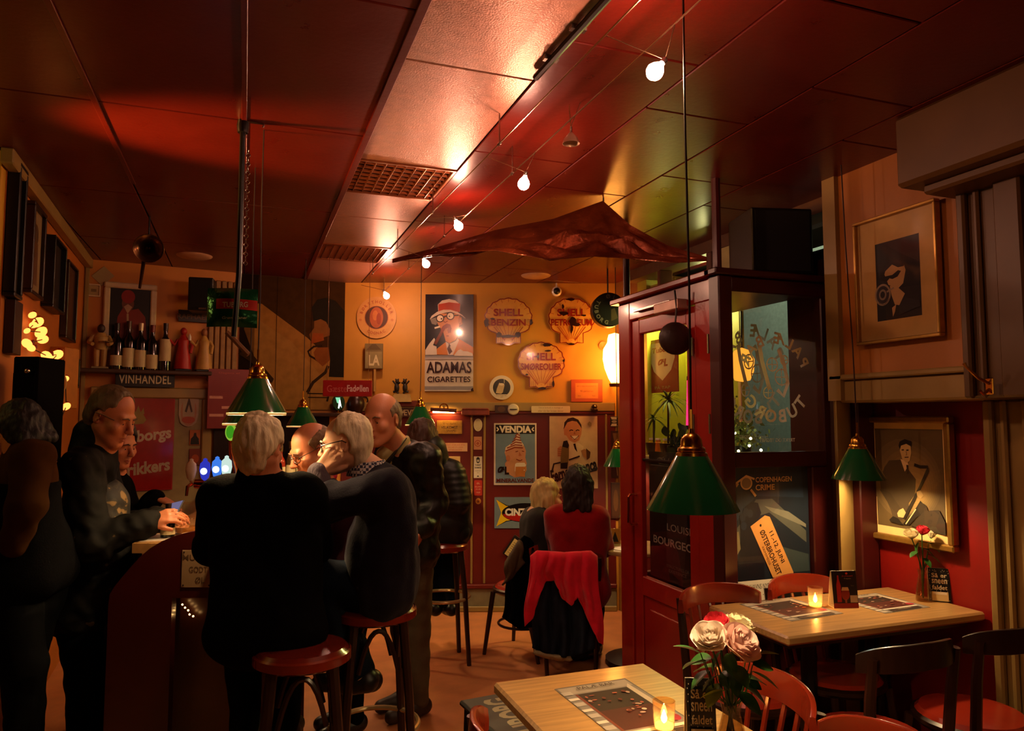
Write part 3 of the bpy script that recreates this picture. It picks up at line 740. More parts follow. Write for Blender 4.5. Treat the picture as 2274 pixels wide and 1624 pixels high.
def d_fern(p):
    u = U(745, 30, 1385, 950); p.rect(0, 0, 1, 1, '#BFA47C')
    sk = '#B5764C'
    p.poly(u([(940, 270), (935, 180), (960, 120), (1050, 80), (1140, 110), (1178, 190), (1170, 260), (1140, 340), (1080, 370), (1010, 340), (970, 280)]), sk)
    p.poly(u([(935, 200), (945, 110), (990, 60), (1060, 45), (1130, 75), (1170, 140), (1175, 190), (1150, 150), (1110, 100), (1050, 90), (985, 110), (955, 160)]), '#2E160C')
    for x in (1035, 1120): p.line(u([(x - 25, 220), (x, 205), (x + 25, 215)]), .02, '#3A1A0C')
    p.poly(u([(1075, 215), (1095, 260), (1065, 262)]), '#9A5C38'); p.poly(u([(1030, 285), (1130, 280), (1115, 315), (1060, 325)]), '#D8C4A4'); p.line(u([(1025, 280), (1080, 330), (1138, 278)]), .014, '#5A2414')
    p.poly(u([(970, 370), (1010, 345), (1080, 385), (1130, 370), (1200, 420), (1160, 560), (1000, 570)]), '#CDB48C')
    p.poly(u([(1060, 385), (1090, 380), (1100, 430), (1115, 490), (1080, 450)]), '#241210')
    p.poly(u([(850, 440), (890, 410), (960, 440), (965, 520), (900, 550), (850, 545)]), sk)
    for k in range(4): p.line(u([(855, 450 + 26 * k), (955, 465 + 22 * k)]), .01, '#8A4E2C')
    p.poly(u([(930, 350), (980, 340), (1005, 400), (1000, 560), (980, 700), (890, 700), (890, 560), (905, 440)]), '#6E5A30'); p.poly(u([(930, 350), (980, 340), (1005, 400), (990, 440), (915, 420)]), '#1E120C'); p.poly(u([(890, 630), (985, 620), (980, 700), (888, 700)]), '#1A1416')
    p.poly(u([(1160, 470), (1210, 450), (1285, 480), (1280, 560), (1240, 580), (1190, 540)]), '#9A6840'); p.poly(u([(1230, 440), (1290, 490), (1280, 560), (1240, 590)]), '#4A2A16')
    p.line(u([(1000, 590), (1145, 540)]), .03, '#241416')
    ang = .30
    p.text('Fernet', .235, .20, .18, '#1C1216', tw=.46, bold=.035, shear=.25, rot=ang); p.text('Branca', .74, .295, .17, '#1C1216', tw=.48, bold=.035, shear=.25, rot=ang)
    p.line([(.05, .10), (.98, .255)], .03, '#1C1216'); p.line(u([(780, 720), (800, 640), (890, 620)]), .035, '#1C1216')
    p.text('SPECIALITET AF', .66, .10, .03, '#8A4A24', rot=.1); p.poly(blob(.84, .89, .05, .035, 31), '#8A7448')
FSH = [(0, 0), (1, 0), (1, .93), (.96, .94), (.93, .97), (.92, 1), (.15, 1), (.12, .96), (.08, .945), (0, .93)]
sign('enamel_sign', 'cream enamel sign of a smiling man raising a bottle behind the dark haired woman', 'sign', W_BACK, ((1219, 925), (1324, 924), (1330, 1084), (1222, 1086)), '#BFA47C', d_fern, coat=.5, rough=.2, ink=INK, th=.012, off=.01, shape=FSH)
def d_cinz(p):
    p.rect(0, 0, 1, 1, '#6A7C84'); p.poly([(.03, .92), (.2, .74), (.5, .66), (.8, .74), (.97, .92), (.88, .5), (.97, .06), (.8, .22), (.5, .3), (.2, .22), (.03, .06), (.13, .5)], '#141012')
    p.poly([(.03, .92), (.19, .72), (.34, .68), (.16, .5), (.34, .28), (.19, .24), (.03, .06), (.11, .5)], '#D9B81C'); p.poly([(.97, .92), (.81, .72), (.66, .68), (.84, .5), (.66, .28), (.81, .24), (.97, .06), (.89, .5)], '#D9B81C')
    p.ell(.5, .5, .38, .31, '#141012'); p.ell(.5, .46, .36, .25, '#A02018', a0=PI, a1=2 * PI)
    p.text('CINZANO', .5, .52, .24, '#E0D8C8', tw=.66, bold=.05)
sign('enamel_sign', 'yellow black and blue enamel sign with a pointed oval behind the blonde woman', 'sign', W_BACK, ((1097, 1105), (1235, 1104), (1236, 1172), (1099, 1175)), '#6A7C84', d_cinz, coat=.5, rough=.2, ink=INK, th=.012, off=.01)

CIRC = [(.5 + .5 * math.cos(i * PI / 20), .5 + .5 * math.sin(i * PI / 20)) for i in range(40)]
def d_round1(p):
    p.circ(.5, .5, .48, '#C08A44'); p.circ(.5, .5, .30, '#9A5224'); p.circ(.5, .5, .285, '#4A2814'); p.ell(.5, .5, .17, .25, '#A05020'); p.ell(.47, .55, .07, .12, '#B86A2C'); p.ell(.56, .47, .06, .14, '#8C3A18')
    p.arc('BØRSTHOLLER', .5, .5, .40, .075, '#9A4A1E', span=2.5); p.arc('COGNAC', .5, .5, .40, .07, '#9A4A1E', mid=-PI / 2, span=1.0, flip=True); p.text('*', .1, .44, .07, '#9A3A1A'); p.text('*', .9, .44, .07, '#9A3A1A')
sign('round_sign', 'faded round sign with ring lettering high on the yellow wall left', 'sign', W_BACK, (792, 659, 880, 752), '#C08A44', d_round1, shape=CIRC, off=.01)
def d_round2(p):
    p.circ(.5, .5, .49, '#D8C8A8'); p.circ(.5, .5, .36, '#232414'); p.poly([(.26, .27), (.30, .45), (.40, .70), (.62, .60), (.55, .30), (.48, .24)], '#C2A878'); p.ell(.5, .63, .11, .05, '#DCCBA6'); p.line([(.60, .85), (.61, .68)], .02, '#CFC0A0')
    p.rect(.26, .13, .74, .22, '#D8C8A8'); p.text('Faxe Fadøl Her', .5, .17, .05, '#4A4030'); p.text('tappes', .5, .10, .035, '#4A4030')
t = sign('round_sign', 'round white rimmed beer badge low on the yellow wall under the scallop signs', 'sign', W_BACK, (1087, 834, 1141, 888), '#D8C8A8', d_round2, shape=CIRC, coat=.5, ink=INK, off=.015, th=.015)
def d_cert(p):
    p.rect(.14, .16, .86, .84, '#C97A34'); p.text('DETTE LOKALE ER GODKENDT TIL', .5, .70, .05, '#7A3A14', maxw=.62); p.text('90 personer', .5, .47, .11, '#8A4418', maxw=.55); p.text('Kbh.', .27, .27, .05, '#7A3A14'); p.text('Politi', .72, .27, .05, '#7A3A14')
sign('framed_certificate', 'small certificate in an orange red frame beside the glowing wall lamp', 'picture', W_BACK, (1268, 843, 1338, 893), '#A8481E', d_cert, off=.012, th=.02)
def txtsign(*lines, bg=None, col='#3A1A10', b=0.):
    def d(p):
        if bg: p.rect(.02, .04, .98, .96, bg)
        n = len(lines)
        for i, l in enumerate(lines): p.text(l, .5, 1 - (i + .5) / n * .9 - .05, .62 / n * .9, col, maxw=.92, bold=b)
    return d
sign('plaque', 'pale lettered plaque on the cream rail above the smiling man sign', 'sign', W_BACK, (1180, 902, 1266, 917), '#C8B48A', txtsign('Det er forbudt at medtage øl', 'eller vin før kroen åbner', col='#8A6A48'), off=.034, th=.006, rad=.008)
def d_brass(p):
    p.text('Vi har dagens', .5, .75, .16, '#5A3A14', maxw=.8); p.text('VELKOMST', .5, .48, .2, '#3E260C', maxw=.66, bold=.02); p.text('SNAPS', .56, .24, .16, '#4A2E10')
sign('brass_plaque', 'small stamped brass plaque on the bright red wall under the picture light', 'sign', W_BACK, (970, 934, 1026, 964), M('brass_plate', '#C9A050', .3, .8, var=.25, scale=25), d_brass, off=.014)
sign('sticker', 'pink lettered strip on the red wall beneath the brass plaque', 'sign', W_BACK, (985, 984, 1038, 1003), '#D8A878', txtsign('Don\'t drink and drive', 'you might hit a bump', 'and spill your drink', bg='#DDB48C', col='#C8503C'), off=.013, th=.002)
def d_ina(p): p.rect(.02, .02, .98, .98, '#D2B070'); p.text('CARINA', .5, .62, .2, '#2A160A', maxw=.9); p.line([(.5, .4), (.45, .1)], .05, '#8A5A24')
sign('tin_plate', 'cream tin plate half hidden behind the dark puffer jacket', 'sign', W_BACK, (992, 1014, 1022, 1049), '#D2B070', d_ina, off=.014)
# column of stickers between the pale mouldings
sign('oval_plaque', 'white oval plaque at the top of the sticker column', 'sign', W_BACK, (1052, 930, 1071, 958), '#D8CCA8', lambda p: p.ell(.5, .5, .42, .44, '#CFC49C'), shape=CIRC, off=.015, group='sticker column')
sign('sticker', 'pinkish square sticker with a ring below the oval plaque', 'sign', W_BACK, (1052, 970, 1070, 999), '#C88A64', lambda p: (p.circ(.5, .48, .40, '#A8482C'), p.circ(.5, .48, .30, '#D0986C'), p.circ(.5, .48, .2, '#B05A38')), off=.013, th=.003, group='sticker column')
sign('sticker', 'white printed sticker with black emblem in the sticker column', 'sign', W_BACK, (1052, 1014, 1071, 1062), '#D6CCB4', lambda p: (p.poly([(.3, .92), (.45, .97), (.55, .97), (.7, .92), (.66, .72), (.5, .68), (.34, .72)], '#1A1410'), p.ell(.5, .8, .1, .06, '#D6CCB4'), p.text('TURIST', .5, .60, .07, '#1A1410', tw=.7, bold=.03), p.text('DANMARK', .5, .48, .07, '#1A1410', tw=.8, bold=.03), p.text('ANBEFALET', .5, .33, .035, '#4A4038', tw=.7), p.text('2014', .5, .25, .035, '#4A4038'), p.poly([(.35, .06), (.65, .06), (.5, .13)], '#1A1410')), off=.013, th=.003, group='sticker column')
sign('sticker', 'red printed sticker low in the sticker column', 'sign', W_BACK, (1053, 1067, 1071, 1101), '#A82A1C', lambda p: (p.text('ØL', .5, .8, .12, '#D8A088', bold=.02), p.text('BILLARD', .5, .58, .09, '#D8A088', tw=.8), p.text('KLUB', .5, .42, .09, '#D8A088'), p.text('1909', .5, .2, .1, '#D8A088')), off=.013, th=.003, rad=.01, group='sticker column')
sign('sticker', 'small round yellow sticker at the foot of the sticker column', 'sign', W_BACK, (1056, 1107, 1068, 1120), '#C89038', lambda p: (p.circ(.5, .5, .4, '#B06A24'), p.poly([(.3, .4), (.5, .7), (.7, .4), (.5, .3)], '#6A2A14')), shape=CIRC, off=.013, th=.003, group='sticker column')
sign('sticker', 'black and white sticker with curved bands on the narrow right hand panel', 'sign', W_BACK, (1355, 925, 1373, 948), '#141010', lambda p: (p.poly([(.05, .95), (.95, .95), (.8, .7), (.2, .7)], '#B8AE9C'), p.poly([(.05, .05), (.95, .05), (.8, .3), (.2, .3)], '#B8AE9C'), p.ell(.5, .5, .32, .14, '#8A8274')), off=.013, th=.003)
sign('framed_picture', 'narrow dark framed picture on the right hand panel behind the round table', 'picture', W_BACK, (1357, 1072, 1378, 1152), '#3A1A0E', lambda p: (p.rect(.12, .06, .88, .94, '#4A2A14'), p.ell(.5, .5, .26, .3, '#6A4420')), off=.013, th=.02)
sign('poster', 'narrow brown poster above the small framed picture behind the far lamp', 'picture', W_BACK, (1357, 957, 1377, 1062), '#3A180E', lambda p: (p.poly([(.2, .95), (.5, .6), (.6, .95)], '#7A5A34'), p.line([(.6, .3), (.7, .05)], .1, '#8A6A3C')), off=.013, th=.003)
# rail ornaments
t = thing('picture_light', 'short dark picture light glowing downward above the brass plaque', 'lamp', W_BACK.px(985, 911, .07), W_BACK.th)
MB().tube([(-.11, 0, .006), (.11, 0, -.006)], .016, n=12).build('lamp_tube', M('lamp_brown', '#4A2010', .35, .2), t)
MB().torus((0, .03, .02), .034, .006, Mx=Matrix.Rotation(PI / 2, 4, 'X'), n=16).build('bracket_ring', m_brass, t)
MB().tube([(0, 0, .01), (0, .05, .03)], .006).build('bracket', m_brass, t)
MB().tube([(-.09, .004, -.015), (.09, .004, -.019)], .007, n=8).build('bulb', E('picture_light_glow', '#FFB860', 130.0), t)
t = thing('wooden_tray', 'red brown wooden box on the rail right of the picture light', 'box', W_BACK.px(1056, 924, .06), W_BACK.th)
MB().box((0, 0, .03), (.235, .1, .05), bev=.006).build('body', M('tray_red', '#7A3018', .4, var=.2), t); MB().box((0, 0, .058), (.22, .11, .012), bev=.004).build('lid', M('tray_red', '#7A3018', .4), t)
t = sign('dark_photograph', 'small dark square photograph on the rail', 'picture', W_BACK, (1099, 900, 1128, 918), '#3A2014', lambda p: p.ell(.5, .5, .3, .35, '#5A3A22'), off=.034)
t = thing('porcelain_disc', 'small round white porcelain ornament on the rail', 'ornament', W_BACK.px(1140, 920, .05), W_BACK.th)
MB().lathe([(.001, -.01), (.045, -.01), (.048, 0), (.04, .008), (.001, .01)], Mx=Matrix.Translation((0, 0, .04)) @ Matrix.Rotation(PI / 2, 4, 'X')).build('disc', M('porcelain', '#C9C0A4', .2, coat=.5), t)
MB().box((0, -.014, .04), (.06, .004, .008)).build('band', m_black, t)
t = thing('carved_finial', 'small dark carved finial on the rail at the right', 'ornament', W_BACK.px(1320, 915, .05), W_BACK.th)
MB().lathe([(.001, 0), (.026, .004), (.03, .02), (.02, .03), (.026, .045), (.018, .06), (.001, .066)], n=14).build('finial', m_darkwood, t)
# round black drum with ring lettering, glowing wall lamp
c = P(1350, 690, 5.65)
t = thing('hanging_drum', 'round black drum with ring lettering hung in the corner above the wall lamp', 'drum', c, W_BACK.th)
R_ = Matrix.Rotation(.05, 4, 'Z') @ Matrix.Rotation(PI / 2, 4, 'X')
MB().lathe([(.001, -.05), (.128, -.05), (.134, -.04), (.134, .05), (.128, .055), (.108, .055), (.104, .045), (.001, .045)], n=32, Mx=R_).build('shell', M('drum_black', '#171210', .4), t)
p = Print(.262, .262, y=0, step=.0004); p.circ(.5, .5, .49, '#1E1712'); p.circ(.5, .5, .30, '#0E0B0A'); p.poly([(.55, .15), (.75, .25), (.66, .55), (.55, .5)], '#4A3A24')
p.arc('TUBORG', .5, .5, .39, .12, '#8A8070', mid=PI * 1.12, span=1.9, flip=True, bold=.03); p.arc('ØL', .5, .5, .39, .12, '#6A6050', mid=PI * .45, span=.5)
o = p.build(t); o.location = (.003, -.057, -.131); o.rotation_euler = (0, 0, .05)
MB().tube([(0, .0, .13), (0, .0, CEIL - c.z)], .006).build('hanger', m_blackm, t)
c = P(1366, 851, 6.0)
t = thing('glowing_wall_lamp', 'bright frosted glass wall lamp glowing in the corner left of the red door', 'lamp', c, W_BACK.th)
MB().lathe([(.001, 0), (.035, .004), (.055, .04), (.085, .12), (.10, .20), (.095, .28), (.062, .335), (.058, .37), (.05, .40), (.001, .415)], n=28).build('shade', E('lamp_glow_white', '#FFA040', 24.0), t)
MB().lathe([(.001, -.03), (.045, -.03), (.05, -.005), (.03, .005)], n=20).build('base', m_darkred, t); MB().tube([(0, 0, -.02), (0, .24, -.01)], .01).build('bracket', m_darkred, t)
t = thing('small_plate', 'small round orange plate on the yellow wall beside the glowing lamp', 'plate', W_BACK.px(1339, 768, .01), W_BACK.th)
MB().lathe([(.001, .004), (.02, .004), (.034, .012), (.036, .012), (.024, 0), (.001, 0)], n=20, Mx=Matrix.Rotation(PI / 2, 4, 'X')).build('plate', M('plate_orange', '#B86A2C', .4), t)
# camera dome
t = thing('security_camera', 'small white dome camera with black lens at the top of the yellow wall', 'camera', W_BACK.px(1236, 648, .05), W_BACK.th)
MB().lathe([(.001, -.04), (.035, -.04), (.042, -.01), (.042, .02), (.03, .03)], n=20, Mx=Matrix.Rotation(PI / 2, 4, 'X')).build('housing', m_white, t)
MB().ball((0, -.03, 0), .03).build('lens', m_black, t); MB().tube([(0, .0, .04), (0, 0, .075)], .008).build('stem', m_white, t)
# LA board, animals, vases along the left end of the yellow wall
t = sign('weathered_board', 'weathered grey green board with two painted letters', 'sign', W_BACK, ((808, 763), (848, 763), (852, 818), (812, 821)), '#6E5C34', lambda p: (p.rect(.04, .04, .96, .68, '#8A7A4C'), p.text('LA', .52, .34, .42, '#C8B888', bold=.03, tw=.62), p.poly([(.1, .75), (.9, .75), (.6, .98), (.4, .98)], '#5A4826')), off=.05, th=.02)
MB().box((.01, .01, -.09), (.018, .012, .2)).build('stick', M('stick_wood', '#A8823C', .5), t)
t = thing('animal_figurines', 'pair of small dark dancing animal figures on a cream bracket', 'figurine', W_BACK.px(890, 893, .06), W_BACK.th)
b = MB()
for sx in (-1, 1):
    b.ball((.035 * sx, 0, .12), (.022, .018, .04)); b.ball((.032 * sx, -.004, .175), (.017, .016, .018)); b.ball((.045 * sx, 0, .192), .006); b.ball((.022 * sx, 0, .192), .006)
    b.tube([(.03 * sx, 0, .15), (.005 * sx, -.01, .165)], .007); b.tube([(.045 * sx, 0, .15), (.07 * sx, 0, .18)], .007); b.tube([(.035 * sx, 0, .09), (.02 * sx, 0, .07)], .009); b.tube([(.045 * sx, 0, .09), (.065 * sx, 0, .085)], .009)
b.build('animals', M('figure_black', '#1C120C', .5), t); MB().prism([(-.09, 0), (.09, 0), (.08, .065), (-.05, .07)], -.03, .03).build('bracket', M('bracket_cream', '#B89A5A', .5), t); 
sign('lettered_board', 'dark lettered board on the rail partly hidden by the green lamp', 'sign', W_BACK, (872, 906, 935, 927), '#3A1A10', lambda p: p.text('SLÆVET', .5, .5, .62, '#B8A07A', tw=.9, bold=.02), off=.036)
sign('red_board', 'plain dark red narrow board behind the smiling bald man', 'sign', W_BACK, (880, 890, 940, 903), '#6A2412', None, off=.036)
# narrow serving ledge on the red wall
b = MB(); u, z = W_BACK.uz(1005, 1090); b.box((u, -.11, z), (.34, .22, .03), bev=.008)
t = b.build('serving_ledge', m_wood); t.location = W_BACK.a; t.rotation_euler = (0, 0, W_BACK.th); tag(t, 'narrow oak serving ledge fixed to the red wall behind the puffer jacket', 'shelf')
# slanted menu clipboard behind the blonde woman
t = sign('menu_board', 'tilted black clipboard with a pale menu leaning low on the red wall', 'menu', W_BACK, (1112, 1190, 1150, 1240), '#120C0A', lambda p: (p.rect(.12, .04, .88, .86, '#B8A468'), *[p.line([(.2, .2 + .1 * k), (.75, .2 + .1 * k)], .03, '#6A5A30') for k in range(6)]), off=.03, th=.01, tilt=.6)
# ================================================================== LAMPS
m_cord = M('cord_dark', '#2A140C', .6); m_wire = M('wire_steel', '#C8A888', .25, 1.)
m_lining = M('shade_lining', '#E8DFC8', .5, var=.03)
m_bulb = E('lamp_bulb', '#FFD49C', 700.0)
m_rim_glow = frosted('rim_glow', '#F0E6D2')
def pendant(px, py, D, label, dia=.23, hgt=.142, top=None, rim=False):
    c = P(px, py, D); t = thing('pendant_lamp', label, 'lamp', c, 0, 'green cone pendant lamps')
    R = dia / 2; r0 = .034
    MB().lathe([(r0, hgt), (r0 + .004, hgt - .004), (R - .002, .004), (R, 0), (R - .003, .002), (r0 - .002, hgt - .003)], n=40, cap=False).build('shade', m_green, t)
    MB().lathe([(r0 - .004, hgt - .006), (R - .006, .003)], n=40, cap=False).build('shade_lining', m_lining, t)
    if rim: MB().lathe([(R - .0035, .001), (R - .0015, -.004), (R - .003, -.010), (R - .0055, -.010), (R - .006, .001)], n=40, cap=False).build('rim_glow_ring', m_rim_glow, t)  # added translucent ring, stands in for the lit lining inside the shade
    MB().lathe([(.001, hgt + .062), (.006, hgt + .061), (.008, hgt + .05), (.018, hgt + .046), (.026, hgt + .034), (.028, hgt + .016), (.034, hgt + .012), (.036, hgt + .006), (.034, hgt + .002), (.039, hgt), (.040, hgt - .008), (.034, hgt - .010)], n=28).build('cap', m_brass if D < 5 else m_brass, t)
    MB().ball((0, 0, hgt * .38), .026, nu=10, nv=7).build('bulb', m_bulb, t)
    ze = CEIL - c.z; tx, ty = (top if top else (0, 0))
    MB().tube([(0, 0, hgt + .06), (tx * .25 + .002, ty * .25, hgt + .06 + (ze - hgt - .06) * .3), (tx * .7 - .002, ty * .7, hgt + .06 + (ze - hgt - .06) * .7), (tx, ty, ze)], .003, n=6).build('cord', m_cord, t)
    MB().tube([(0, 0, hgt + .06), (0, 0, hgt + .11)], .0045, n=6).build('cord_sleeve', m_brass, t)
    return t
pendant(1538, 1132, 1.86, 'large green cone lamp hanging over the nearest table')
pendant(570, 917, 2.9, 'green cone lamp over the bar, nearest of those left of the bald man', rim=True)
pendant(552, 940, 3.35, 'green cone lamp mostly hidden behind the nearer bar lamp', rim=True)
pendant(672, 946, 5.3, 'dark green cone lamp over the bar beside the balding man with glasses', rim=True)
pendant(933, 943, 5.55, 'bright green cone lamp hanging before the red wall by the bald man', rim=True)
pendant(1371, 1036, 5.6, 'small green cone lamp over the round table in the corner', dia=.215)
tl = on_z(1875, 395, CEIL); cl = P(1907, 1064, 3.3)
pendant(1907, 1064, 3.3, 'green cone lamp before the framed saxophonist photograph', top=(-.02, .02))

# low voltage cables and their spots
wl = [(on_z(1420, 0, 2.66), on_z(825, 610, 2.66)), (on_z(1555, 0, 2.66), on_z(850, 650, 2.66))]
for k, (a, b_) in enumerate(wl):
    d = (b_ - a).normalized(); a = a - d * 1.2
    t = thing('lighting_cable', ('left one of the two bare ceiling cables that carry the spot lamps', 'right one of the two bare ceiling cables that carry the spot lamps')[k], 'cable', a)
    MB().tube([(0, 0, 0), b_ - a], .0028, n=6).build('wire', m_wire, t)
    for f in (.2, .45, .65, .82, .99):
        q = (b_ - a) * f; MB().tube([q - Vector((0, 0, .01)), q + Vector((0, 0, CEIL - 2.66))], .003, n=6).build('standoff', m_steel, t)
        MB().tube([q - d * .012, q + d * .012], .006, n=8).build('clamp', m_steel, t)
m_spot = E('spot_bulb', '#FFC8A0', 600.0); m_spot2 = E('spot_bulb_back', '#FFA88C', 420.0)
SP = [(1455, 158, 'nearest'), (1163, 408, 'second nearest'), (1018, 502, 'third nearest'), (946, 586, 'fourth nearest'), (858, 657, 'farthest')]
for px, py, w in SP:
    r = ray(px, py); p = CAM + r * (1.03 / r.x)
    t = thing('spot_lamp', w + ' lit spot lamp on the ceiling cables', 'lamp', p, 0, 'cable spot lamps')
    tl_ = .7 if py < 200 else (.2 if py < 450 else -.5); TM = Matrix.Rotation(tl_, 4, 'Y')
    MB().lathe([(.001, -.026), (.014, -.022), (.022, -.012), (.0235, -.006)], n=12, cap=False, Mx=TM).build('bulb', m_spot, t)
    MB().lathe([(.0235, -.006), (.024, 0), (.020, .012), (.010, .026), (.006, .036), (.001, .037)], n=12, cap=False, Mx=TM).build('bulb_back', m_spot2, t)
    MB().lathe([(.008, .034), (.009, .036), (.009, .05), (.004, .056), (.001, .056)], n=10, Mx=TM).build('socket', m_steel, t)
    for a, b_ in wl:
        d = (b_ - a); s = (p.y + .06 * (1 if a is wl[0][0] else -1) - a.y) / d.y; q = a + d * s
        MB().tube([(.05 * math.sin(tl_), 0, .05 * math.cos(tl_)), q - p], .0016, n=5).build('arm', m_wire, t)
r = ray(1268, 305); p = CAM + r * (1.12 / r.x)
t = thing('spot_lamp', 'unlit spot lamp with open reflector hanging right of the ceiling cables', 'lamp', p, 0)
MB().lathe([(.032, -.025), (.033, -.025), (.026, -.005), (.012, .012), (.006, .018), (.001, .018)], n=18, cap=False).build('reflector', M('reflector_warm', '#C8A888', .3, .6), t)
MB().tube([(0, 0, .016), (0, 0, .04)], .005).build('socket', m_steel, t); MB().tube([(0, 0, .04), (-.03, -.05, .10)], .002, n=5).build('arm', m_wire, t); MB().tube([(0, 0, .04), (.05, -.05, .2)], .002, n=5).build('arm', m_wire, t)
# long dark conduit, hooks, posts
a = on_z(1345, 0, CEIL - .02); b_ = on_z(1190, 172, CEIL - .02)
t = thing('ceiling_conduit', 'dark conduit along the ceiling joint left of the spot cables', 'pipe', a); d = (b_ - a)
MB().tube([-d * .6, d], .012, n=8).build('pipe', m_blackm, t)
for f in (.35, .75): MB().box(d * f + Vector((0, 0, .008)), (.05, .02, .016)).build('clip', m_steel, t)
a = P(1402, 560, 4.35); b = MB(); b.tube([(0, 0, -.15), (0, 0, CEIL - a.z)], .02, n=10); t = b.build('vestibule_hanger_post', m_vd, loc=(VX * VS, 3.68 * VS, 2.41)); tag(t, 'dark red post from the far door jamb up to the ceiling', 'post')
t.data = MB().tube([(0, 0, -.12), (0, 0, CEIL - 2.41)], .02, n=10).mesh('post', m_vd)
t = MB().tube([(0, 0, .0), (0, 0, CEIL - 2.29)], .022, n=10).build('vestibule_hanger_post', m_vd, loc=((VX - .015) * VS, (VY0 + .01) * VS, 2.29)); tag(t, 'dark red post from the near corner of the vestibule up to the ceiling', 'post')
for px, py, nm in ((432, 568, 'pale round ceiling loudspeaker near the brass horn'), (1190, 612, 'orange lit round ceiling loudspeaker above the yellow wall')):
    p = on_z(px, py, CEIL); t = thing('ceiling_speaker', nm, 'loudspeaker', p)
    MB().lathe([(.001, -.016), (.10, -.014), (.118, -.006), (.122, 0)], n=28).build('cover', M('speaker_cover', '#B08A6A', .5), t)
# hanging pipe with chain and foil pack
p = on_z(540, 268, CEIL)
t = thing('hanging_pipe', 'thin dark pipe hanging from the ceiling with a chain beside it', 'pipe', p)
MB().tube([(0, 0, 0), (.0, 0, -.62), (-.012, 0, -.86)], .011, n=8).build('pipe', m_blackm, t)
MB().lathe([(.001, -.05), (.02, -.05), (.024, -.02), (.02, 0), (.001, 0)], n=12).build('ceiling_hook', m_blackm, t)
ch = MB()
for k in range(26):
    z = -.12 - .018 * k; ch.torus((.022, 0, z), .0075, .0022, n=8, k=5, Mx=Matrix.Rotation(PI / 2, 4, 'X' if k % 2 else 'Y'))
o = ch.build('chain', m_steel, t); o['kind'] = 'stuff'
p = on_z(584, 272, CEIL); t = thing('ceiling_hook', 'small steel ceiling hook from which the nearest bar lamp hangs', 'hook', p)
MB().tube([(-.06, 0, -.004), (0, 0, -.006), (.004, 0, -.012), (0, 0, -.02)], .004, n=6).build('hook', m_steel, t)
c = P(516, 686, 2.87); w, h = .2, .155
t = thing('foil_pack', 'green shiny foil pack with a red lettered band hung on the pipe', 'ornament', c, -YAW * 0 - .35)
def pillow(u, v, sg):
    x = (u - .5) * w; z = (v - .5) * h; e = max(0, 1 - abs(2 * u - 1) ** 3) * max(0, 1 - abs(2 * v - 1) ** 3)
    return (x, sg * (.028 * e + .004 * math.sin(9 * u + 5 * v) * e), z + .006 * math.sin(2.2 * u + 1))
fo = M('foil_green', '#1C5A34', .18, .55, var=.15, bump=.5, bscale=26)
b = MB(); b.grid(lambda u, v: pillow(u, v, -1), 16, 12); b.grid(lambda u, v: pillow(1 - u, v, 1), 16, 12); b.build('pack', fo, t, smooth=80)
b = MB(); b.grid(lambda u, v: Vector(pillow(.22 + .78 * u, .44 + .26 * v, -1)) + Vector((0, -.002, 0)), 10, 4); b.build('band', M('foil_red', '#A82A1A', .25, .3), t, smooth=80)
p_ = Print(w, h, y=-.034, step=.0006); p_.text('TUBORG', .62, .575, .14, '#D8C8B0', tw=.5, bold=.03); p_.text('Grøn Pilsner', .62, .24, .07, '#C8C0A0', tw=.5, shear=.2); o = p_.build(t, None, 'lettering'); o.location = (0, 0, -h / 2)
t = thing('wooden_bracket', 'slanting brown wooden stick behind the foil pack', 'bracket', P(528, 762, 3.4), -.2)
MB().tube([(-.05, 0, .05), (.05, 0, -.055)], .013, n=6).build('stick', M('stick_brown', '#6E4A28', .4), t)
# brass gramophone horn, speaker box
c = P(330, 552, 4.05); t = thing('gramophone_horn', 'dark brass gramophone horn hanging above the framed portrait', 'horn', c)
Hm = Matrix.Rotation(PI + .35, 4, 'Z') @ Matrix.Rotation(-PI / 2 - .2, 4, 'X')
HD = Matrix.Rotation(.12, 4, 'Z') @ Matrix.Rotation(PI / 2 + .22, 4, 'X')
k_ = .80
MB().lathe([(r * k_, z * k_) for r, z in ((.012, -.17), (.018, -.12), (.032, -.06), (.055, -.015), (.085, .01), (.098, .014), (.10, .012), (.084, .006), (.052, -.02), (.028, -.065), (.010, -.16))], n=28, Mx=HD, cap=False).build('bell', M('horn_brass', '#5A3E22', .25, .9, var=.3, scale=8), t)
q = HD @ Vector((0, 0, -.17 * k_))
MB().tube([q, q + Vector((-.02, .01, -.04)), (-.035, .06, -.12), (-.04, .02, -.225)], [.010, .012, .010, .007], n=8).build('stem', M('horn_brass', '#5A3E22'), t)
MB().tube([q, q + Vector((0, 0, CEIL - c.z - q.z))], .005, n=6).build('hanger', m_blackm, t)
def box_thing(name, label, cat, q, D, dep, m, rz=0., extra=None):
    x0, y0, x1, y1 = q; c = P((x0 + x1) / 2, y1, D); w = (x1 - x0) / F * D; h = P((x0 + x1) / 2, y0, D).z - c.z
    t = thing(name, label, cat, c, -YAW + rz); MB().box((0, dep / 2, h / 2), (w, dep, h), bev=.006).build('cabinet', m, t)
    if extra: extra(t, w, h)
    return t
box_thing('loudspeaker', 'black box loudspeaker on the wall above the costumed figurines', 'loudspeaker', (418, 616, 470, 690), 5.40, .18, m_black, .25, lambda t, w, h: (MB().box((0, .25, h * .5), (.05, .16, .05)).build('bracket', m_blackm, t), MB().box((0, -.003, h * .5), (w * .86, .006, h * .86), bev=.003).build('grille', M('speaker_cloth', '#0A0909', .9), t), MB().box((w * .1, -.008, h * .06), (w * .3, .004, h * .05)).build('badge', m_steel, t)))
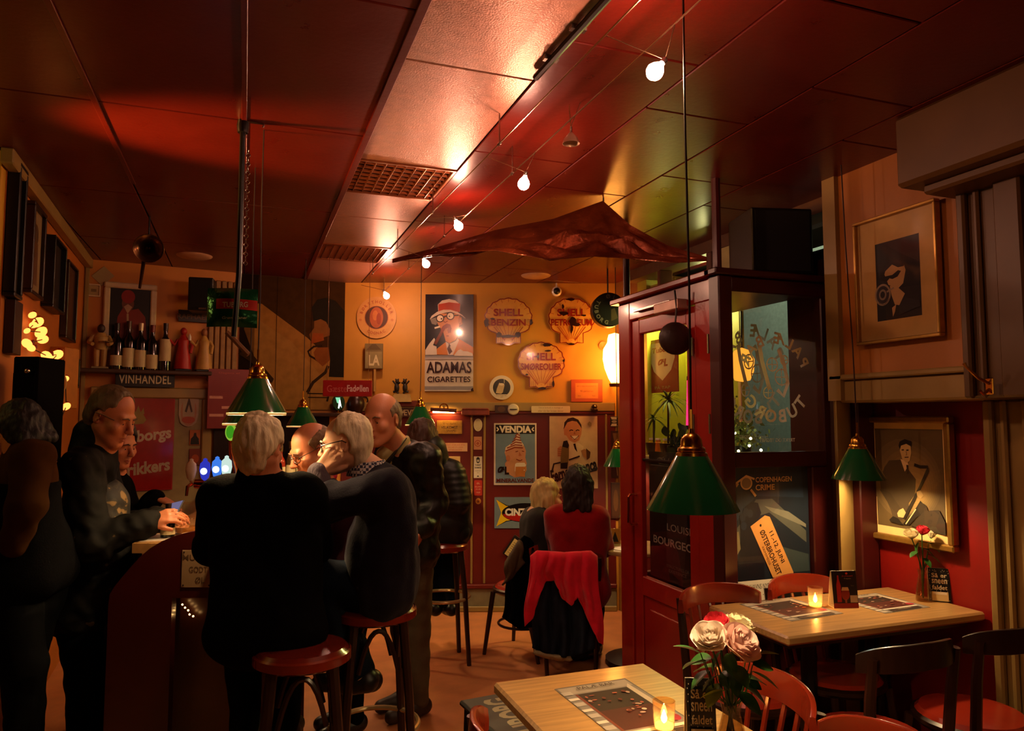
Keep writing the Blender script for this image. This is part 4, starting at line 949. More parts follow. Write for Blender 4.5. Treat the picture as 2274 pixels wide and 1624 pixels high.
box_thing('loudspeaker', 'large black loudspeaker standing on the roof of the vestibule', 'loudspeaker', (1668, 462, 1812, 608), 3.70, .3, m_black, .1, lambda t, w, h: (MB().box((0, -.003, h * .5), (w * .9, .006, h * .92), bev=.003).build('grille', M('speaker_cloth', '#0A0909', .9), t), MB().box((0, .15, -.012), (w * .8, .2, .024)).build('foot', m_black, t)))
# crumpled copper foil sheet under the ceiling
top = [(872, 576, 4.62), (960, 553, 4.4), (1100, 512, 4.2), (1230, 487, 4.0), (1340, 447, 3.82), (1400, 500, 3.55), (1480, 545, 3.3), (1570, 572, 3.02)]
bot = [(872, 584, 4.6), (960, 566, 4.3), (1100, 556, 4.02), (1220, 578, 3.75), (1320, 570, 3.5), (1410, 576, 3.35), (1490, 584, 3.15), (1570, 580, 3.0)]
TP = [P(*q) for q in top]; BP = [P(*q) for q in bot]
def lerp_pts(pts, u):
    s = u * (len(pts) - 1); i = min(int(s), len(pts) - 2); return pts[i].lerp(pts[i + 1], s - i)
o0 = TP[4]
def drape(u, v):
    a, b_ = lerp_pts(TP, u), lerp_pts(BP, u); p = a.lerp(b_, v); e = math.sin(PI * v) * math.sin(PI * min(1, max(0, u))) 
    p = p + Vector((0, 0, -.05 * e)) + Vector((0, 0, .012 * math.sin(23 * u + 9 * v) * e + .012 * math.sin(41 * u - 17 * v + 1) * e + .02 * math.sin(13 * u + 4 * math.sin(7 * v)) * e))
    p.z = min(p.z, CEIL - .01); return p - o0
b = MB(); b.grid(drape, 70, 16)
t = thing('foil_drape', 'crumpled coppery sheet draped under the ceiling beside the vestibule posts', 'drape', o0)
o = b.build('sheet', M('foil_copper', '#6A2E14', .27, .8, var=.35, scale=7, bump=.6, bscale=22), t, smooth=0)
sm = o.modifiers.new('thick', 'SOLIDIFY'); sm.thickness = .004
MB().tube([(0, 0, -.01), (0, 0, CEIL - o0.z)], .004, n=6).build('hanger', m_blackm, t)
# ================================================================== LEFT WALL
dkf = (.012, .02, m_frame_dk)
sign('framed_picture', 'nearest tall black framed picture at the left edge of the left wall', 'picture', W_LEFT, ((38, 372), (48, 384), (40, 652), (24, 656)), '#140C08', lambda p: p.rect(.1, .05, .9, .95, '#24140C'), th=.03, frame=(.02, .02, m_black), group='pictures on the left wall')
def d_poster(p): p.rect(.06, .04, .94, .96, '#8A7450'); p.ell(.5, .72, .22, .12, '#4A3420'); p.poly([(.25, .1), (.3, .62), (.7, .62), (.75, .1)], '#5A3A20')
sign('framed_picture', 'dark framed picture with a pale mount and standing figure on the left wall', 'picture', W_LEFT, ((70, 448), (95, 490), (85, 652), (64, 650)), '#7A6038', d_poster, th=.02, frame=(.02, .02, m_frame_dk), group='pictures on the left wall')
sign('framed_picture', 'dark framed picture with black coat shapes in the middle of the left wall', 'picture', W_LEFT, ((112, 522), (138, 562), (128, 690), (106, 678)), '#1A120C', lambda p: p.poly([(.2, .1), (.3, .9), (.6, .95), (.8, .2)], '#0E0A08'), th=.03, frame=(.015, .03, m_black), group='pictures on the left wall')
sign('framed_picture', 'plain brown framed picture nearest the far corner of the left wall', 'picture', W_LEFT, ((148, 580), (168, 606), (160, 750), (140, 752)), '#3A2210', lambda p: p.rect(.15, .08, .85, .92, '#4A2C14'), th=.02, frame=(.015, .02, m_frame_dk), group='pictures on the left wall')
sign('framed_picture', 'small framed figure drawing low on the left wall by the corner', 'picture', W_LEFT, ((154, 795), (171, 800), (168, 857), (152, 855)), '#8A7650', lambda p: p.poly([(.3, .2), (.45, .8), (.6, .8), (.7, .2)], '#3A2A18'), th=.02, frame=(.012, .02, m_black), group='pictures on the left wall')
sign('wall_carving', 'long dark brown wood carving hanging on the left wall below the black picture', 'panel', W_LEFT, ((34, 668), (52, 672), (46, 790), (30, 785)), '#2A140A', None, th=.04, group='pictures on the left wall')
LP = [(72, 700, 11), (84, 716, 16), (74, 722, 11), (60, 735, 9), (91, 738, 17), (95, 754, 15), (60, 763, 15), (69, 773, 12), (103, 790, 15), (127, 788, 16), (110, 807, 13), (131, 836, 11), (145, 842, 10), (147, 903, 12), (122, 962, 10)]
base = P(90, 760, 3.75)
t = thing('shell_light_string', 'string of glowing petal shaped lights on the left wall', 'string lights', base)
rr = random.Random(4); mg = E('petal_glow', '#FF8A3C', 3.0); prev = []
for px, py, r in LP:
    D = 3.55 + (px - 60) / 90 * .7; q = P(px, py, D) - base; prev.append(q); R = r / F * D * .9
    b = MB(); b.ball((0, 0, 0), (R * 1.0, R * .5, R * .72), nu=10, nv=7)
    o = b.build('petal_lamp', mg, t); o.location = q; o.rotation_euler = (0, rr.uniform(-.7, .7), -YAW)
    b = MB(); b.lathe([(R * .5, 0), (R * .3, R * .5), (R * .1, R * .7)], n=8, cap=False); o2 = b.build('petal_cap', M('petal_red', '#8A2A14', .5), o); o2.location = (R * .4, .01, R * .3)
MB().tube(prev, .003, n=5).build('string_wire', m_cord, t)
box_thing('wall_cabinet', 'ochre wall cabinet on the left wall behind the petal lights', 'cabinet', (76, 770, 140, 908), 4.25, .14, M('cabinet_ochre', '#B0701E', .5), 0, lambda t, w, h: MB().box((0, -.004, h / 2), (w * .9, .008, h * .92), bev=.004).build('door', M('cabinet_ochre', '#B0701E', .5), t))
c = P(117, 851, 4.2); t = thing('round_board', 'round pale board with a dark triangle on the ochre cabinet', 'sign', c, -YAW)
MB().lathe([(.001, 0), (.083, 0), (.083, .01), (.001, .01)], n=32, Mx=Matrix.Rotation(PI / 2, 4, 'X')).build('board', M('board_pale', '#A89058', .5), t)
p_ = Print(.166, .166, y=-.0105); p_.poly([(.12, .34), (.84, .34), (.50, .96)], '#33200F'); p_.poly([(.30, .48), (.70, .48), (.50, .86)], '#221408'); p_.rect(.12, .30, .84, .36, '#2A1A0C'); o = p_.build(t, RINK); o.location = (0, 0, -.083)
box_thing('black_cabinet', 'tall black cabinet at the left edge below the petal lights', 'cabinet', (18, 792, 74, 1030), 3.22, .2, M('cabinet_black', '#050404', .8, ior=1.12), 0, lambda t, w, h: (MB().box((0, -.004, h * .45), (w * .9, .008, h * .8), bev=.004).build('door', M('cabinet_black', '#050404'), t), MB().ball((w * .2, -.02, h * .86), .012).build('knob', m_steel, t)))
# ================================================================== LEFT BACK WALL
sign('paper_note', 'pale square note tilted on its corner high in the left corner', 'note', W_BL, (198, 590, 232, 624), '#A08A58', None, th=.004, tilt=.78)
sign('framed_note', 'small pale framed note below the tilted square note', 'picture', W_BL, (196, 634, 220, 656), '#A88E5A', lambda p: p.rect(.25, .35, .75, .65, '#7A623A'), th=.01, frame=(.01, .01, m_frame_wh))
def d_redman(p):
    p.rect(0, 0, 1, 1, '#1A120C'); p.poly([(.14, .12), (.2, .5), (.32, .66), (.48, .62), (.70, .66), (.88, .52), (.95, .1), (.7, .03), (.3, .03)], '#7A2414')
    p.ell(.44, .74, .15, .14, '#6A3A20'); p.ell(.44, .86, .17, .12, '#8A1E12'); p.poly([(.34, .68), (.44, .56), (.55, .68), (.44, .73)], '#A88A6A'); p.line([(.44, .56), (.46, .3)], .05, '#A88A6A'); p.ell(.5, .27, .12, .05, '#7A4428')
sign('framed_portrait', 'framed portrait of a bearded person in red cap and coat above the bottle shelf', 'picture', W_BL, (243, 642, 333, 768), '#1A120C', d_redman, th=.02, frame=(.042, .02, m_frame_wh))
sh = W_BL.px(318, 822); u0, z0 = W_BL.uz(172, 818); u1, _ = W_BL.uz(466, 822)
b = MB(); b.box(((u0 + u1) / 2, -.075, 1.952), (u1 - u0, .15, .03), bev=.006); SHZ = 1.967
t = b.build('wall_shelf', M('shelf_brown', '#3A2414', .5), loc=W_BL.a, rot=(0, 0, W_BL.th)); tag(t, 'long brown shelf carrying wine bottles and figurines above the cream door', 'shelf')
def on_shelf(px, off=.075):
    u, _ = W_BL.uz(px, 800, off); return W_BL.at(u, SHZ, off)
m_bott = M('bottle_dark', '#0F0D08', .1, var=.05, coat=.4); m_lab = M('label_cream', '#BFAE80', .6, var=.1)
def wine(loc, h, r, label, lz=(.06, .38), cap='#2A1410', grp='bottles on the wall shelf', body=None, lab=None):
    t = thing('wine_bottle', label, 'bottle', loc, random.uniform(0, 1), grp)
    MB().lathe([(.001, 0), (r, .002), (r, h * .56), (r * .9, h * .62), (r * .42, h * .72), (r * .36, h * .78), (r * .36, h * .98), (r * .42, h), (.001, h)], n=18).build('glass_body', body or m_bott, t)
    MB().lathe([(r * 1.015, h * lz[0]), (r * 1.02, h * lz[1])], n=18, cap=False).build('paper_label', lab or m_lab, t)
    MB().lathe([(r * .40, h * .84), (r * .45, h * .985), (r * .44, h * 1.003), (.001, h * 1.004)], n=14).build('capsule', M('capsule_' + cap.strip('#'), cap, .35, .3), t)
    return t
for px, h, lz, cap, nm in ((258, .34, (.08, .30), '#1A100C', 'leftmost wine bottle on the wall shelf with a low cream label'), (284, .36, (.05, .44), '#3A2A18', 'wine bottle with a tall label and neck band, second on the shelf'), (311, .35, (.06, .42), '#B8A888', 'wine bottle with a pale capsule in the middle of the shelf'), (337, .34, (.03, .34), '#5A1A12', 'wine bottle with a red capsule, fourth on the shelf'), (366, .36, (.2, .66), '#2A1812', 'wine bottle with its label high up, last before the red figurine')):
    wine(on_shelf(px), h, .041, nm, lz, cap)
# figurines
def figurine(px, label, dress, man=False, hat=False):
    t = thing('figurine', label, 'figurine', on_shelf(px), W_BL.th, 'figurines on the wall shelf'); md = M('fig_' + dress.strip('#'), dress, .45)
    sk = M('fig_skin', '#8A5A34', .5)
    MB().box((0, 0, .008), (.11, .09, .016), bev=.004).build('base', M('fig_base', '#8A7A58', .5) if man else m_black, t)
    if man:
        for s in (-1, 1): MB().tube([(.022 * s, 0, .016), (.024 * s, 0, .15)], [.017, .022], n=10).build('trouser_leg', M('fig_trousers', '#A88448', .5), t)
        MB().lathe([(.036, .14), (.042, .17), (.05, .23), (.03, .262), (.001, .266)], n=14).build('jacket', md, t); MB().ball((0, 0, .295), (.026, .028, .033)).build('head', M('fig_dark', '#2A160C', .5), t)
        for s in (-1, 1): MB().tube([(.048 * s, 0, .24), (.075 * s, -.02, .19), (.05 * s, -.06, .175)], .014, n=8).build('arm', md, t)
        MB().lathe([(.001, .19), (.045, .192), (.047, .197), (.001, .198)], n=14, Mx=Matrix.Translation((.03, -.07, 0))).build('tray', m_steel, t)
    else:
        MB().lathe([(.065, .016), (.062, .03), (.05, .12), (.036, .19), (.042, .235), (.025, .262), (.014, .28)], n=18).build('dress', md, t); MB().ball((0, 0, .305), (.024, .026, .031)).build('head', md if hat else sk, t)
        for s in (-1, 1): MB().tube([(.04 * s, 0, .24), (.062 * s, -.01, .2), ((.1 if s < 0 else .05) * s, -.02, .235 if s < 0 else .14)], .012, n=8).build('arm', md, t)
        if not hat: MB().lathe([(.001, 0), (.012, .002), (.012, .03), (.004, .05), (.001, .055)], n=8, Mx=Matrix.Translation((-.105, -.02, .235))).build('held_bottle', m_paper, t)
figurine(222, 'figurine of a dark haired waiter with a tray at the left end of the shelf', '#A88448', True)
figurine(406, 'figurine in a bright red gown right of the wine bottles', '#A01E14', False, True)
figurine(452, 'figurine in a long cream gown raising a bottle at the right end of the shelf', '#B08A44')
sign('dark_sign', 'dark lettered sign behind the gowned figurines', 'sign', W_BL, (396, 690, 474, 716), '#1A0F0A', lambda p: p.text('RAPHAËL', .42, .5, .5, '#5A3A24', tw=.9, bold=.02), off=.03)
sign('dark_sign', 'black sign with worn silver capitals under the bottle shelf', 'sign', W_BL, (256, 826, 388, 860), '#0F0C0A', lambda p: p.text('VINHANDEL', .5, .5, .56, '#CFC49E', tw=.88, bold=.015, spacing=1.1), off=.075)
def d_tub(p):
    p.rect(.02, .01, .98, .99, '#8E120C'); p.text('Tuborgs', .46, .56, .16, '#B8A890', tw=.98, bold=.035, shear=.12, rot=.13); p.text('drikkers', .46, .24, .13, '#A89880', tw=.96, bold=.035, shear=.12, rot=.13)
    p.poly([(.12, .72), (.2, .80), (.3, .84), (.4, .80), (.46, .74), (.40, .70), (.18, .69)], '#8A7030'); p.poly([(.16, .81), (.2, .88), (.25, .82), (.3, .89), (.35, .82), (.40, .87), (.42, .80)], '#8A7030')
sign('red_sign', 'large red sign with curly cream lettering on the cream door behind the bar', 'sign', W_BL, (268, 878, 386, 1090), '#8E120C', d_tub, off=.035, coat=.4, ink=INK)
def d_crest(p):
    p.poly(SHP, '#A8927A'); p.ell(.5, .45, .40, .42, '#A8765A'); p.rect(.2, .3, .8, .95, '#A8967C'); p.poly([(.5, .9), (.3, .45), (.4, .42), (.5, .65), (.62, .42), (.7, .45)], '#4A3A2C'); p.ell(.5, .2, .34, .1, '#A8503A')
SHP = [(.1, .12), (.3, .03), (.5, 0), (.7, .03), (.9, .12), (1, .35), (1, .8), (.9, .97), (.5, 1), (.1, .97), (0, .8), (0, .35)]
sign('crest_plaque', 'pale crest shaped plaque with a red ribbon on the cream door frame', 'sign', W_BL, (397, 873, 441, 948), '#A8927A', d_crest, shape=SHP, off=.035)
sign('small_picture', 'small orange picture of a black pot under the crest plaque', 'picture', W_BL, (421, 955, 445, 989), '#A85A1C', lambda p: p.poly([(.08, .04), (.9, .04), (.85, .42), (.65, .6), (.6, .8), (.4, .8), (.35, .6), (.12, .42)], '#1A100A'), off=.035)
sign('small_picture', 'small dark red picture with an orange disc above the beer taps', 'picture', W_BL, (420, 997, 446, 1034), '#6A2412', lambda p: p.ell(.52, .4, .32, .26, '#A0441C'), off=.035)
def d_menu(p):
    p.text('Dagens øl', .5, .93, .04, '#A8402C', tw=.5); [p.rect(x, z, x + w_, z + .045, '#C8907C') for x, z, w_ in ((.04, .50, .32), (.34, .33, .26), (.05, .20, .34))]
    for k in range(10): p.text('fadøl  flaske  pris', .4, .85 - .035 * k, .016, '#8A2A1C', tw=.6)
sign('menu_board', 'hanging dark red price board behind the nearest bar lamp', 'menu', W_BL, (461, 820, 553, 952), '#78140E', d_menu, off=.12, coat=.2)
# mural of three tall painted panels
mu = [(532, 604, 612, 905), (613, 612, 690, 912), (691, 620, 763, 915)]
u0, u1, z0, z1 = W_BL.rect((531, 606, 763, 920)); loc = W_BL.at((u0 + u1) / 2, 1.68, .02); w, h = u1 - u0, CEIL - 1.68 - .004
t = thing('mural', 'tall dark painted mural of a seated musician in a beam of light', 'mural', loc, W_BL.th)
for k in range(3): MB().box(((k - 1) * w / 3, .008, h / 2), (w / 3 - .003, .016, h), bev=.002).build('mural_panel', M('mural_ground', '#2A1A0A', .5, var=.2, scale=4), t)
p_ = Print(w, h, y=-.001); U_ = U(70, 70, 1165, 1600)
p_.rect(0, 0, 1, 1, '#33210C'); p_.rect(0, .0, .16, 1, '#1C130A'); p_.rect(.16, .55, .7, 1, '#38240D')
p_.poly(U_([(215, 400), (280, 400), (760, 760), (1165, 1150), (1165, 1600), (215, 1600)]), '#87602A'); p_.poly(U_([(215, 560), (600, 820), (1000, 1300), (1100, 1600), (215, 1600)]), '#8A6630')
p_.poly(U_([(215, 400), (150, 420), (110, 700), (215, 1000)]), '#5E4420')
p_.poly(U_([(820, 560), (800, 400), (860, 300), (960, 270), (1060, 300), (1165, 420), (1165, 1210), (1000, 1210), (1010, 1000), (1000, 700), (900, 560)]), '#1E1A12')
p_.poly(U_([(830, 560), (900, 530), (960, 560), (1000, 640), (1000, 720), (900, 760), (800, 800), (780, 720), (830, 640)]), '#6A4420'); p_.poly(U_([(820, 700), (930, 700), (940, 780), (800, 830)]), '#7A3C18')
p_.line(U_([(920, 845), (830, 860), (770, 920), (790, 970), (860, 1010), (930, 1060)]), .02, '#2A1C0E'); p_.poly(U_([(860, 870), (990, 860), (1010, 1010), (930, 1090), (850, 1010), (830, 930)]), '#6E3E1A')
p_.line(U_([(990, 1080), (960, 1160), (830, 1280), (770, 1400)]), .03, '#2E2210'); p_.line(U_([(770, 1410), (1005, 1410)]), .012, '#2E2210'); p_.line(U_([(780, 1455), (995, 1455)]), .01, '#2E2210'); p_.line(U_([(1008, 1390), (985, 1500)]), .02, '#2E2210')
p_.poly(U_([(60, 980), (150, 920), (420, 1250), (400, 1300), (330, 1250), (200, 1080)]), '#33240F')
for k in (1, 2): p_.line([(k / 3, 0), (k / 3, 1)], .004, '#1A120A')
p_.build(t, print_mat('matte_ink', .95, 0, .1))
# guest beer sign on wires, lit round sign, shelf with jug
c = P(772, 881, 5.0); w = 107 / F * 5.0; h = 36 / F * 5.0
t = thing('hanging_sign', 'red lettered box sign hung on two wires over the bar', 'sign', c, -YAW + .12)
MB().box((0, 0, h / 2), (w, .03, h), bev=.003).build('box', M('sign_red', '#8C0E0C', .35, coat=.3), t)
p_ = Print(w, h, y=-.0155); p_.text('Gæste', .285, .48, .42, '#B0504A', tw=.40); p_.text('Fadøllen', .71, .49, .44, '#C8A098', tw=.44, bold=.025); p_.build(t)
for s in (-.42, .42): MB().tube([(w * s, 0, h), (w * s, 0, CEIL - c.z)], .0016, n=5).build('wire', m_wire, t)
u0, _ = W_BL.uz(545, 925); b = MB(); b.box(((u0 + W_BL.len) / 2 + .02, -.09, 1.64), (W_BL.len - u0 - .04, .18, .03), bev=.006)
t = b.build('wall_shelf', m_darkwood, loc=W_BL.a, rot=(0, 0, W_BL.th)); tag(t, 'long dark shelf below the mural behind the bar', 'shelf')
def bl(px, z, off=.09): u, _ = W_BL.uz(px, 920, off); return W_BL.at(u, z, off)
t = thing('lit_sign', 'small oval green lit sign on a brass foot below the hanging red sign', 'sign', bl(751, 1.655), W_BL.th)
MB().lathe([(.001, -.02), (.05, -.02), (.056, 0), (.05, .02), (.001, .02)], n=24, Mx=Matrix.Translation((0, 0, .085)) @ Matrix.Rotation(PI / 2, 4, 'X') @ Matrix.Diagonal((1, 1.25, 1, 1))).build('housing', M('sign_dark_green', '#123A22', .25, coat=.5), t)
MB().lathe([(.03, 0), (.03, .006), (.008, .012), (.008, .03), (.001, .03)], n=14).build('foot', m_brass, t)
p_ = Print(.09, .11, y=-.0215); p_.poly([(.15, .9), (.6, .9), (.55, .4), (.3, .5)], '#5AA080'); p_.poly([(.5, .7), (.6, .75), (.75, .1), (.62, .3), (.5, .05), (.4, .1)], '#D8E8E8'); o = p_.build(t, print_mat('lit_ink', .4, 0, .02, emit=1.6)); o.location = (0, 0, .03)
t = thing('brown_jug', 'round brown glazed jug on the shelf under the red hanging sign', 'jug', bl(790, 1.655), 0)
MB().lathe([(.001, 0), (.05, .002), (.072, .05), (.075, .09), (.055, .14), (.038, .16), (.042, .185), (.036, .187), (.001, .185)], n=22).build('body', M('jug_brown', '#2C160C', .3), t)
MB().torus((.07, 0, .11), .03, .007, Mx=Matrix.Rotation(PI / 2, 4, 'X'), n=14).build('handle', M('jug_brown', '#2C160C', .3), t)
def d_fad(p):
    p.rect(0, 0, 1, .0001, '#C8B0A0'); p.text('HER FADØL', .40, .72, .36, '#4A2A24', tw=.86); p.text('TAPPES', .30, .22, .36, '#4A2A24', tw=.62)
sign('white_sign', 'white lettered sign behind the bar partly hidden by a dark lamp', 'sign', W_BL, (590, 934, 714, 967), '#C8B2A0', d_fad, off=.02)
# back counter with bottles
u0, _ = W_BL.uz(470, 1080); b = MB(); u1 = W_BL.len - .12
t = thing('back_bar', 'dark wooden back bar cabinet along the wall behind the taps', 'cabinet', W_BL.at((u0 + u1) / 2, 0, .2), W_BL.th)
MB().box((0, 0, .53), (u1 - u0, .38, 1.06), bev=.006).build('body', m_darkwood, t); MB().box((0, 0, 1.08), (u1 - u0 + .04, .42, .035), bev=.008).build('worktop', m_darkwood, t); MB().box((0, .17, 1.4), (u1 - u0, .02, .5)).build('backboard', M('backboard', '#1A0E08', .25, coat=.3), t)
cols = ['#1A120A', '#6A4A1A', '#0E1410', '#8A2A1A', '#3A2A14', '#101010', '#5A5A30', '#7A5A2A']
for k in range(8):
    px = 560 + k * 22; loc = bl(px, 1.0975, .27)
    wine(loc, .30 + .03 * (k % 3), .036, f'{["squat brown", "amber", "dark green", "reddish", "black", "tall dark", "olive", "tan"][k]} spirit bottle on the back bar, {["first", "second", "third", "fourth", "fifth", "sixth", "seventh", "eighth"][k]} from the left', (.1, .45), '#8A6A3A', 'spirit bottles on the back bar', M('spirit_' + str(k), cols[k], .12, coat=.3))
# ================================================================== BAR PENINSULA
def cf(X, D, z=0.): return rgt * X + FH * D + Vector((0, 0, z))
def pxX(px, D): return (px - CX) / F * D
bar = thing('bar_counter', 'dark red bar counter with rounded end panel below the three men', 'bar', cf(-1.25, 3.12), -YAW)
def barz(py, D=3.12): return P(400, py, D).z
prof = [(265, 1341), (267, 1318), (276, 1302), (290, 1283), (310, 1258), (330, 1235), (350, 1217), (375, 1201), (400, 1190), (428, 1182), (455, 1178), (520, 1176), (700, 1176)]
pts = [(pxX(x, 3.12) + 1.25, barz(y)) for x, y in prof]
z_op = barz(1326); xo = pxX(402, 3.12) + 1.25; xr = pts[-1][0]
poly = [(pts[0][0], 0), (xo, 0), (xo, z_op), (xr, z_op)] + pts[::-1]
m_bar = M('bar_panel_red', '#3E0E0A', .3, var=.1, scale=4, coat=.3)
MB().prism(poly, -.02, .02).build('end_panel', m_bar, bar)
ZB = 1.075
MB().plate([(-.36, .02), (xr + .02, .02), (xr - .51, 1.46), (-.62, 1.46), (-.42, .3)], ZB - .04, ZB).build('worktop', M('bar_top', '#A87A44', .25, var=.2, coat=.4), bar)
MB().plate([(-.33, .14), (xr - .06, .14), (xr - .56, 1.40), (-.55, 1.40)], .0, ZB - .04).build('body', m_bar, bar)
MB().box((xo + .13, .12, .44), (.30, .03, .84)).build('cabinet_back', M('cabinet_brown', '#3A1A0A', .3), bar)
MB().box((xo + .13, .03, .01), (.30, .14, .02)).build('cabinet_floor', m_darkwood, bar)
MB().raw([(xo, .0, .02), (xr, .0, .02), (xr, .0, z_op), (xo, .0, z_op)], [(0, 1, 2, 3)]).build('cabinet_glass', m_glass, bar)
t = thing('light_chain', 'short string of tiny lights inside the glazed end of the bar', 'string lights', cf(pxX(415, 3.15), 3.18, barz(1365)))
mt = E('tiny_light', '#FFC070', 30.0)
for k, (px, py) in enumerate(((405, 1343), (411, 1350), (418, 1356), (421, 1365), (429, 1369))):
    o = MB().ball((0, 0, 0), .0035, nu=8, nv=6).build('light', mt, t); o.location = P(px, py, 3.19) - t.location
MB().tube([P(px, py, 3.195) - t.location for px, py in ((405, 1343), (411, 1350), (418, 1356), (421, 1365), (429, 1369), (445, 1380))], .0012, n=5).build('wire', m_cord, t)
sgn = thing('notice', 'pale screwed notice plate on the end panel of the bar', 'sign', P(436, 1305, 3.098), -YAW)
w, h = 66 / F * 3.1, 80 / F * 3.1; MB().box((0, 0, h / 2), (w, .004, h), bev=.001).build('board', M('notice_tan', '#9A7C58', .5), sgn)
p_ = Print(w, h, y=-.0025); p_.text('MUSIK', .45, .80, .16, '#5A4028', tw=.85, bold=.01); p_.text('GODT', .55, .48, .16, '#5A4028', tw=.6); p_.text('ØL', .62, .2, .16, '#5A4028', tw=.3); [p_.ell(x, z, .03, .025, '#2A1A10') for x in (.07, .93) for z in (.06, .94)]; p_.build(sgn, RINK)
# tap tower and handles
tt = thing('tap_tower', 'copper beer tap tower on the bar with a row of lit tap badges', 'beer tap', cf(pxX(475, 4.2), 4.2, ZB), -YAW)
Ztap = P(470, 1075, 4.2).z - ZB
MB().tube([(-.09, 0, Ztap), (.22, 0, Ztap)], .026, n=16).build('crossbar', m_copper, tt)
for x in (-.04, .16): MB().tube([(x, .02, 0), (x, .02, Ztap)], .024, n=14).build('column', m_copper, tt)
HN = [(421, 1045, 'white', '#C8BCA8', 0), (452, 1044, 'blue', '#2A30A8', 2.2), (479, 1040, 'lightblue', '#3A74D8', 2.2), (500, 1038, 'green', '#CFE8DC', 1.8)]
for px, py, nm, col, em in HN:
    q = P(px, py, 4.15); x = (q - tt.location).dot(rgt); z = q.z - ZB
    o = MB().lathe([(.008, -.06), (.022, -.045), (.032, 0), (.028, .035), (.012, .05), (.012, .06), (.001, .066)], n=20, Mx=Matrix.Diagonal((1, .5, 1, 1))).build('tap_badge', M('badge_' + nm, col, .3) if not em else E('badge_glow_' + nm, col, em * .45), tt); o.location = (x, -.03, z)
    if em: o2 = MB().lathe([(.001, 0), (.019, 0), (.019, .004), (.001, .004)], n=18, Mx=Matrix.Rotation(PI / 2, 4, 'X')).build('badge_disc', E('badge_disc_white', '#E8F4FF', 1.5), o); o2.location = (.0, -.015, -.008)
    MB().tube([(x, -.03, z - .06), (x, -.02, Ztap)], .006).build('tap_lever', m_steel, tt); MB().tube([(x, -.02, Ztap), (x, -.07, Ztap - .01), (x, -.08, Ztap - .06)], [.011, .01, .008], n=8).build('spout', m_copper, tt)
q = P(513, 960, 4.3); t = thing('lit_badge', 'lit green oval beer badge on a curved copper arm above the taps', 'beer tap', (q.x, q.y, ZB), -YAW); z = q.z - ZB
o = MB().lathe([(.001, -.012), (.03, -.012), (.034, 0), (.03, .012), (.001, .012)], n=22, Mx=Matrix.Rotation(PI / 2, 4, 'X') @ Matrix.Diagonal((1, 1.5, 1, 1))).build('badge', E('badge_rim', '#8CB838', .8), t); o.location = (0, 0, z)
o = MB().lathe([(.001, -.0125), (.024, -.0125), (.024, .0125), (.001, .0125)], n=20, Mx=Matrix.Rotation(PI / 2, 4, 'X') @ Matrix.Diagonal((1, 1.55, 1.05, 1))).build('badge_face', E('badge_green', '#3A8A18', .9), t); o.location = (0, 0, z)
MB().tube([(0, 0, z - .05), (.005, 0, z - .12), (.04, 0, z - .22), (.05, 0, z - .3), (.05, 0, 0)], [.01, .014, .02, .024, .024], n=12).build('arm', m_copper, t)
# glasses and things on the bar
def glass_tumbler(loc, r0, r1, h, label, liquid=None, lh=.6, name='beer_glass', cat='glass', group=None):
    t = thing(name, label, cat, loc, 0, group)
    MB().lathe([(.001, .002), (r0, .002), (r0 + .001, .006), (r1, h), (r1 - .0025, h), (r0 - .002, .012), (.001, .011)], n=22).build('vessel', m_glass, t)
    MB().torus((0, 0, h), r1 - .0012, .0014, n=24, k=5).build('rim', glass('rim_glass', '#FFE8C8', .05), t)
    if liquid: MB().lathe([(.001, .0125), (r0 - .0025, .0125), (r0 + (r1 - r0) * lh - .003, h * lh), (.001, h * lh)], n=20).build('drink', liquid, t)
    return t
m_beer = M('beer', '#8A5216', .1, coat=.3); m_water = glass('water_body', '#E8E0D0')
glass_tumbler(cf(pxX(432, 3.5), 3.5, ZB), .032, .038, .13, 'tall clear glass on the bar before the taps')
glass_tumbler(cf(pxX(421, 3.38), 3.38, ZB), .045, .055, .075, 'short wide glass with beer dregs on the bar', m_beer, .5)
t = wine(cf(pxX(383, 3.3), 3.3, ZB), .15, .03, 'small dark bottle on the bar by the phone', (.1, .3), '#1A100A', None)
t = thing('bar_menu', 'cream paper lying on the bar beside the standing man', 'paper', cf(pxX(362, 3.3), 3.3, ZB), -YAW + .2); MB().box((0, 0, .0015), (.16, .2, .003)).build('sheet', m_paper, t)
t = thing('ashtray', 'shallow pale dish on the bar edge beside the seated white haired man', 'dish', cf(pxX(448, 3.3), 3.3, ZB)); MB().lathe([(.001, .004), (.05, .004), (.062, .02), (.065, .02), (.055, 0), (.001, 0)], n=22).build('dish', M('dish_pale', '#B8A480', .25), t)
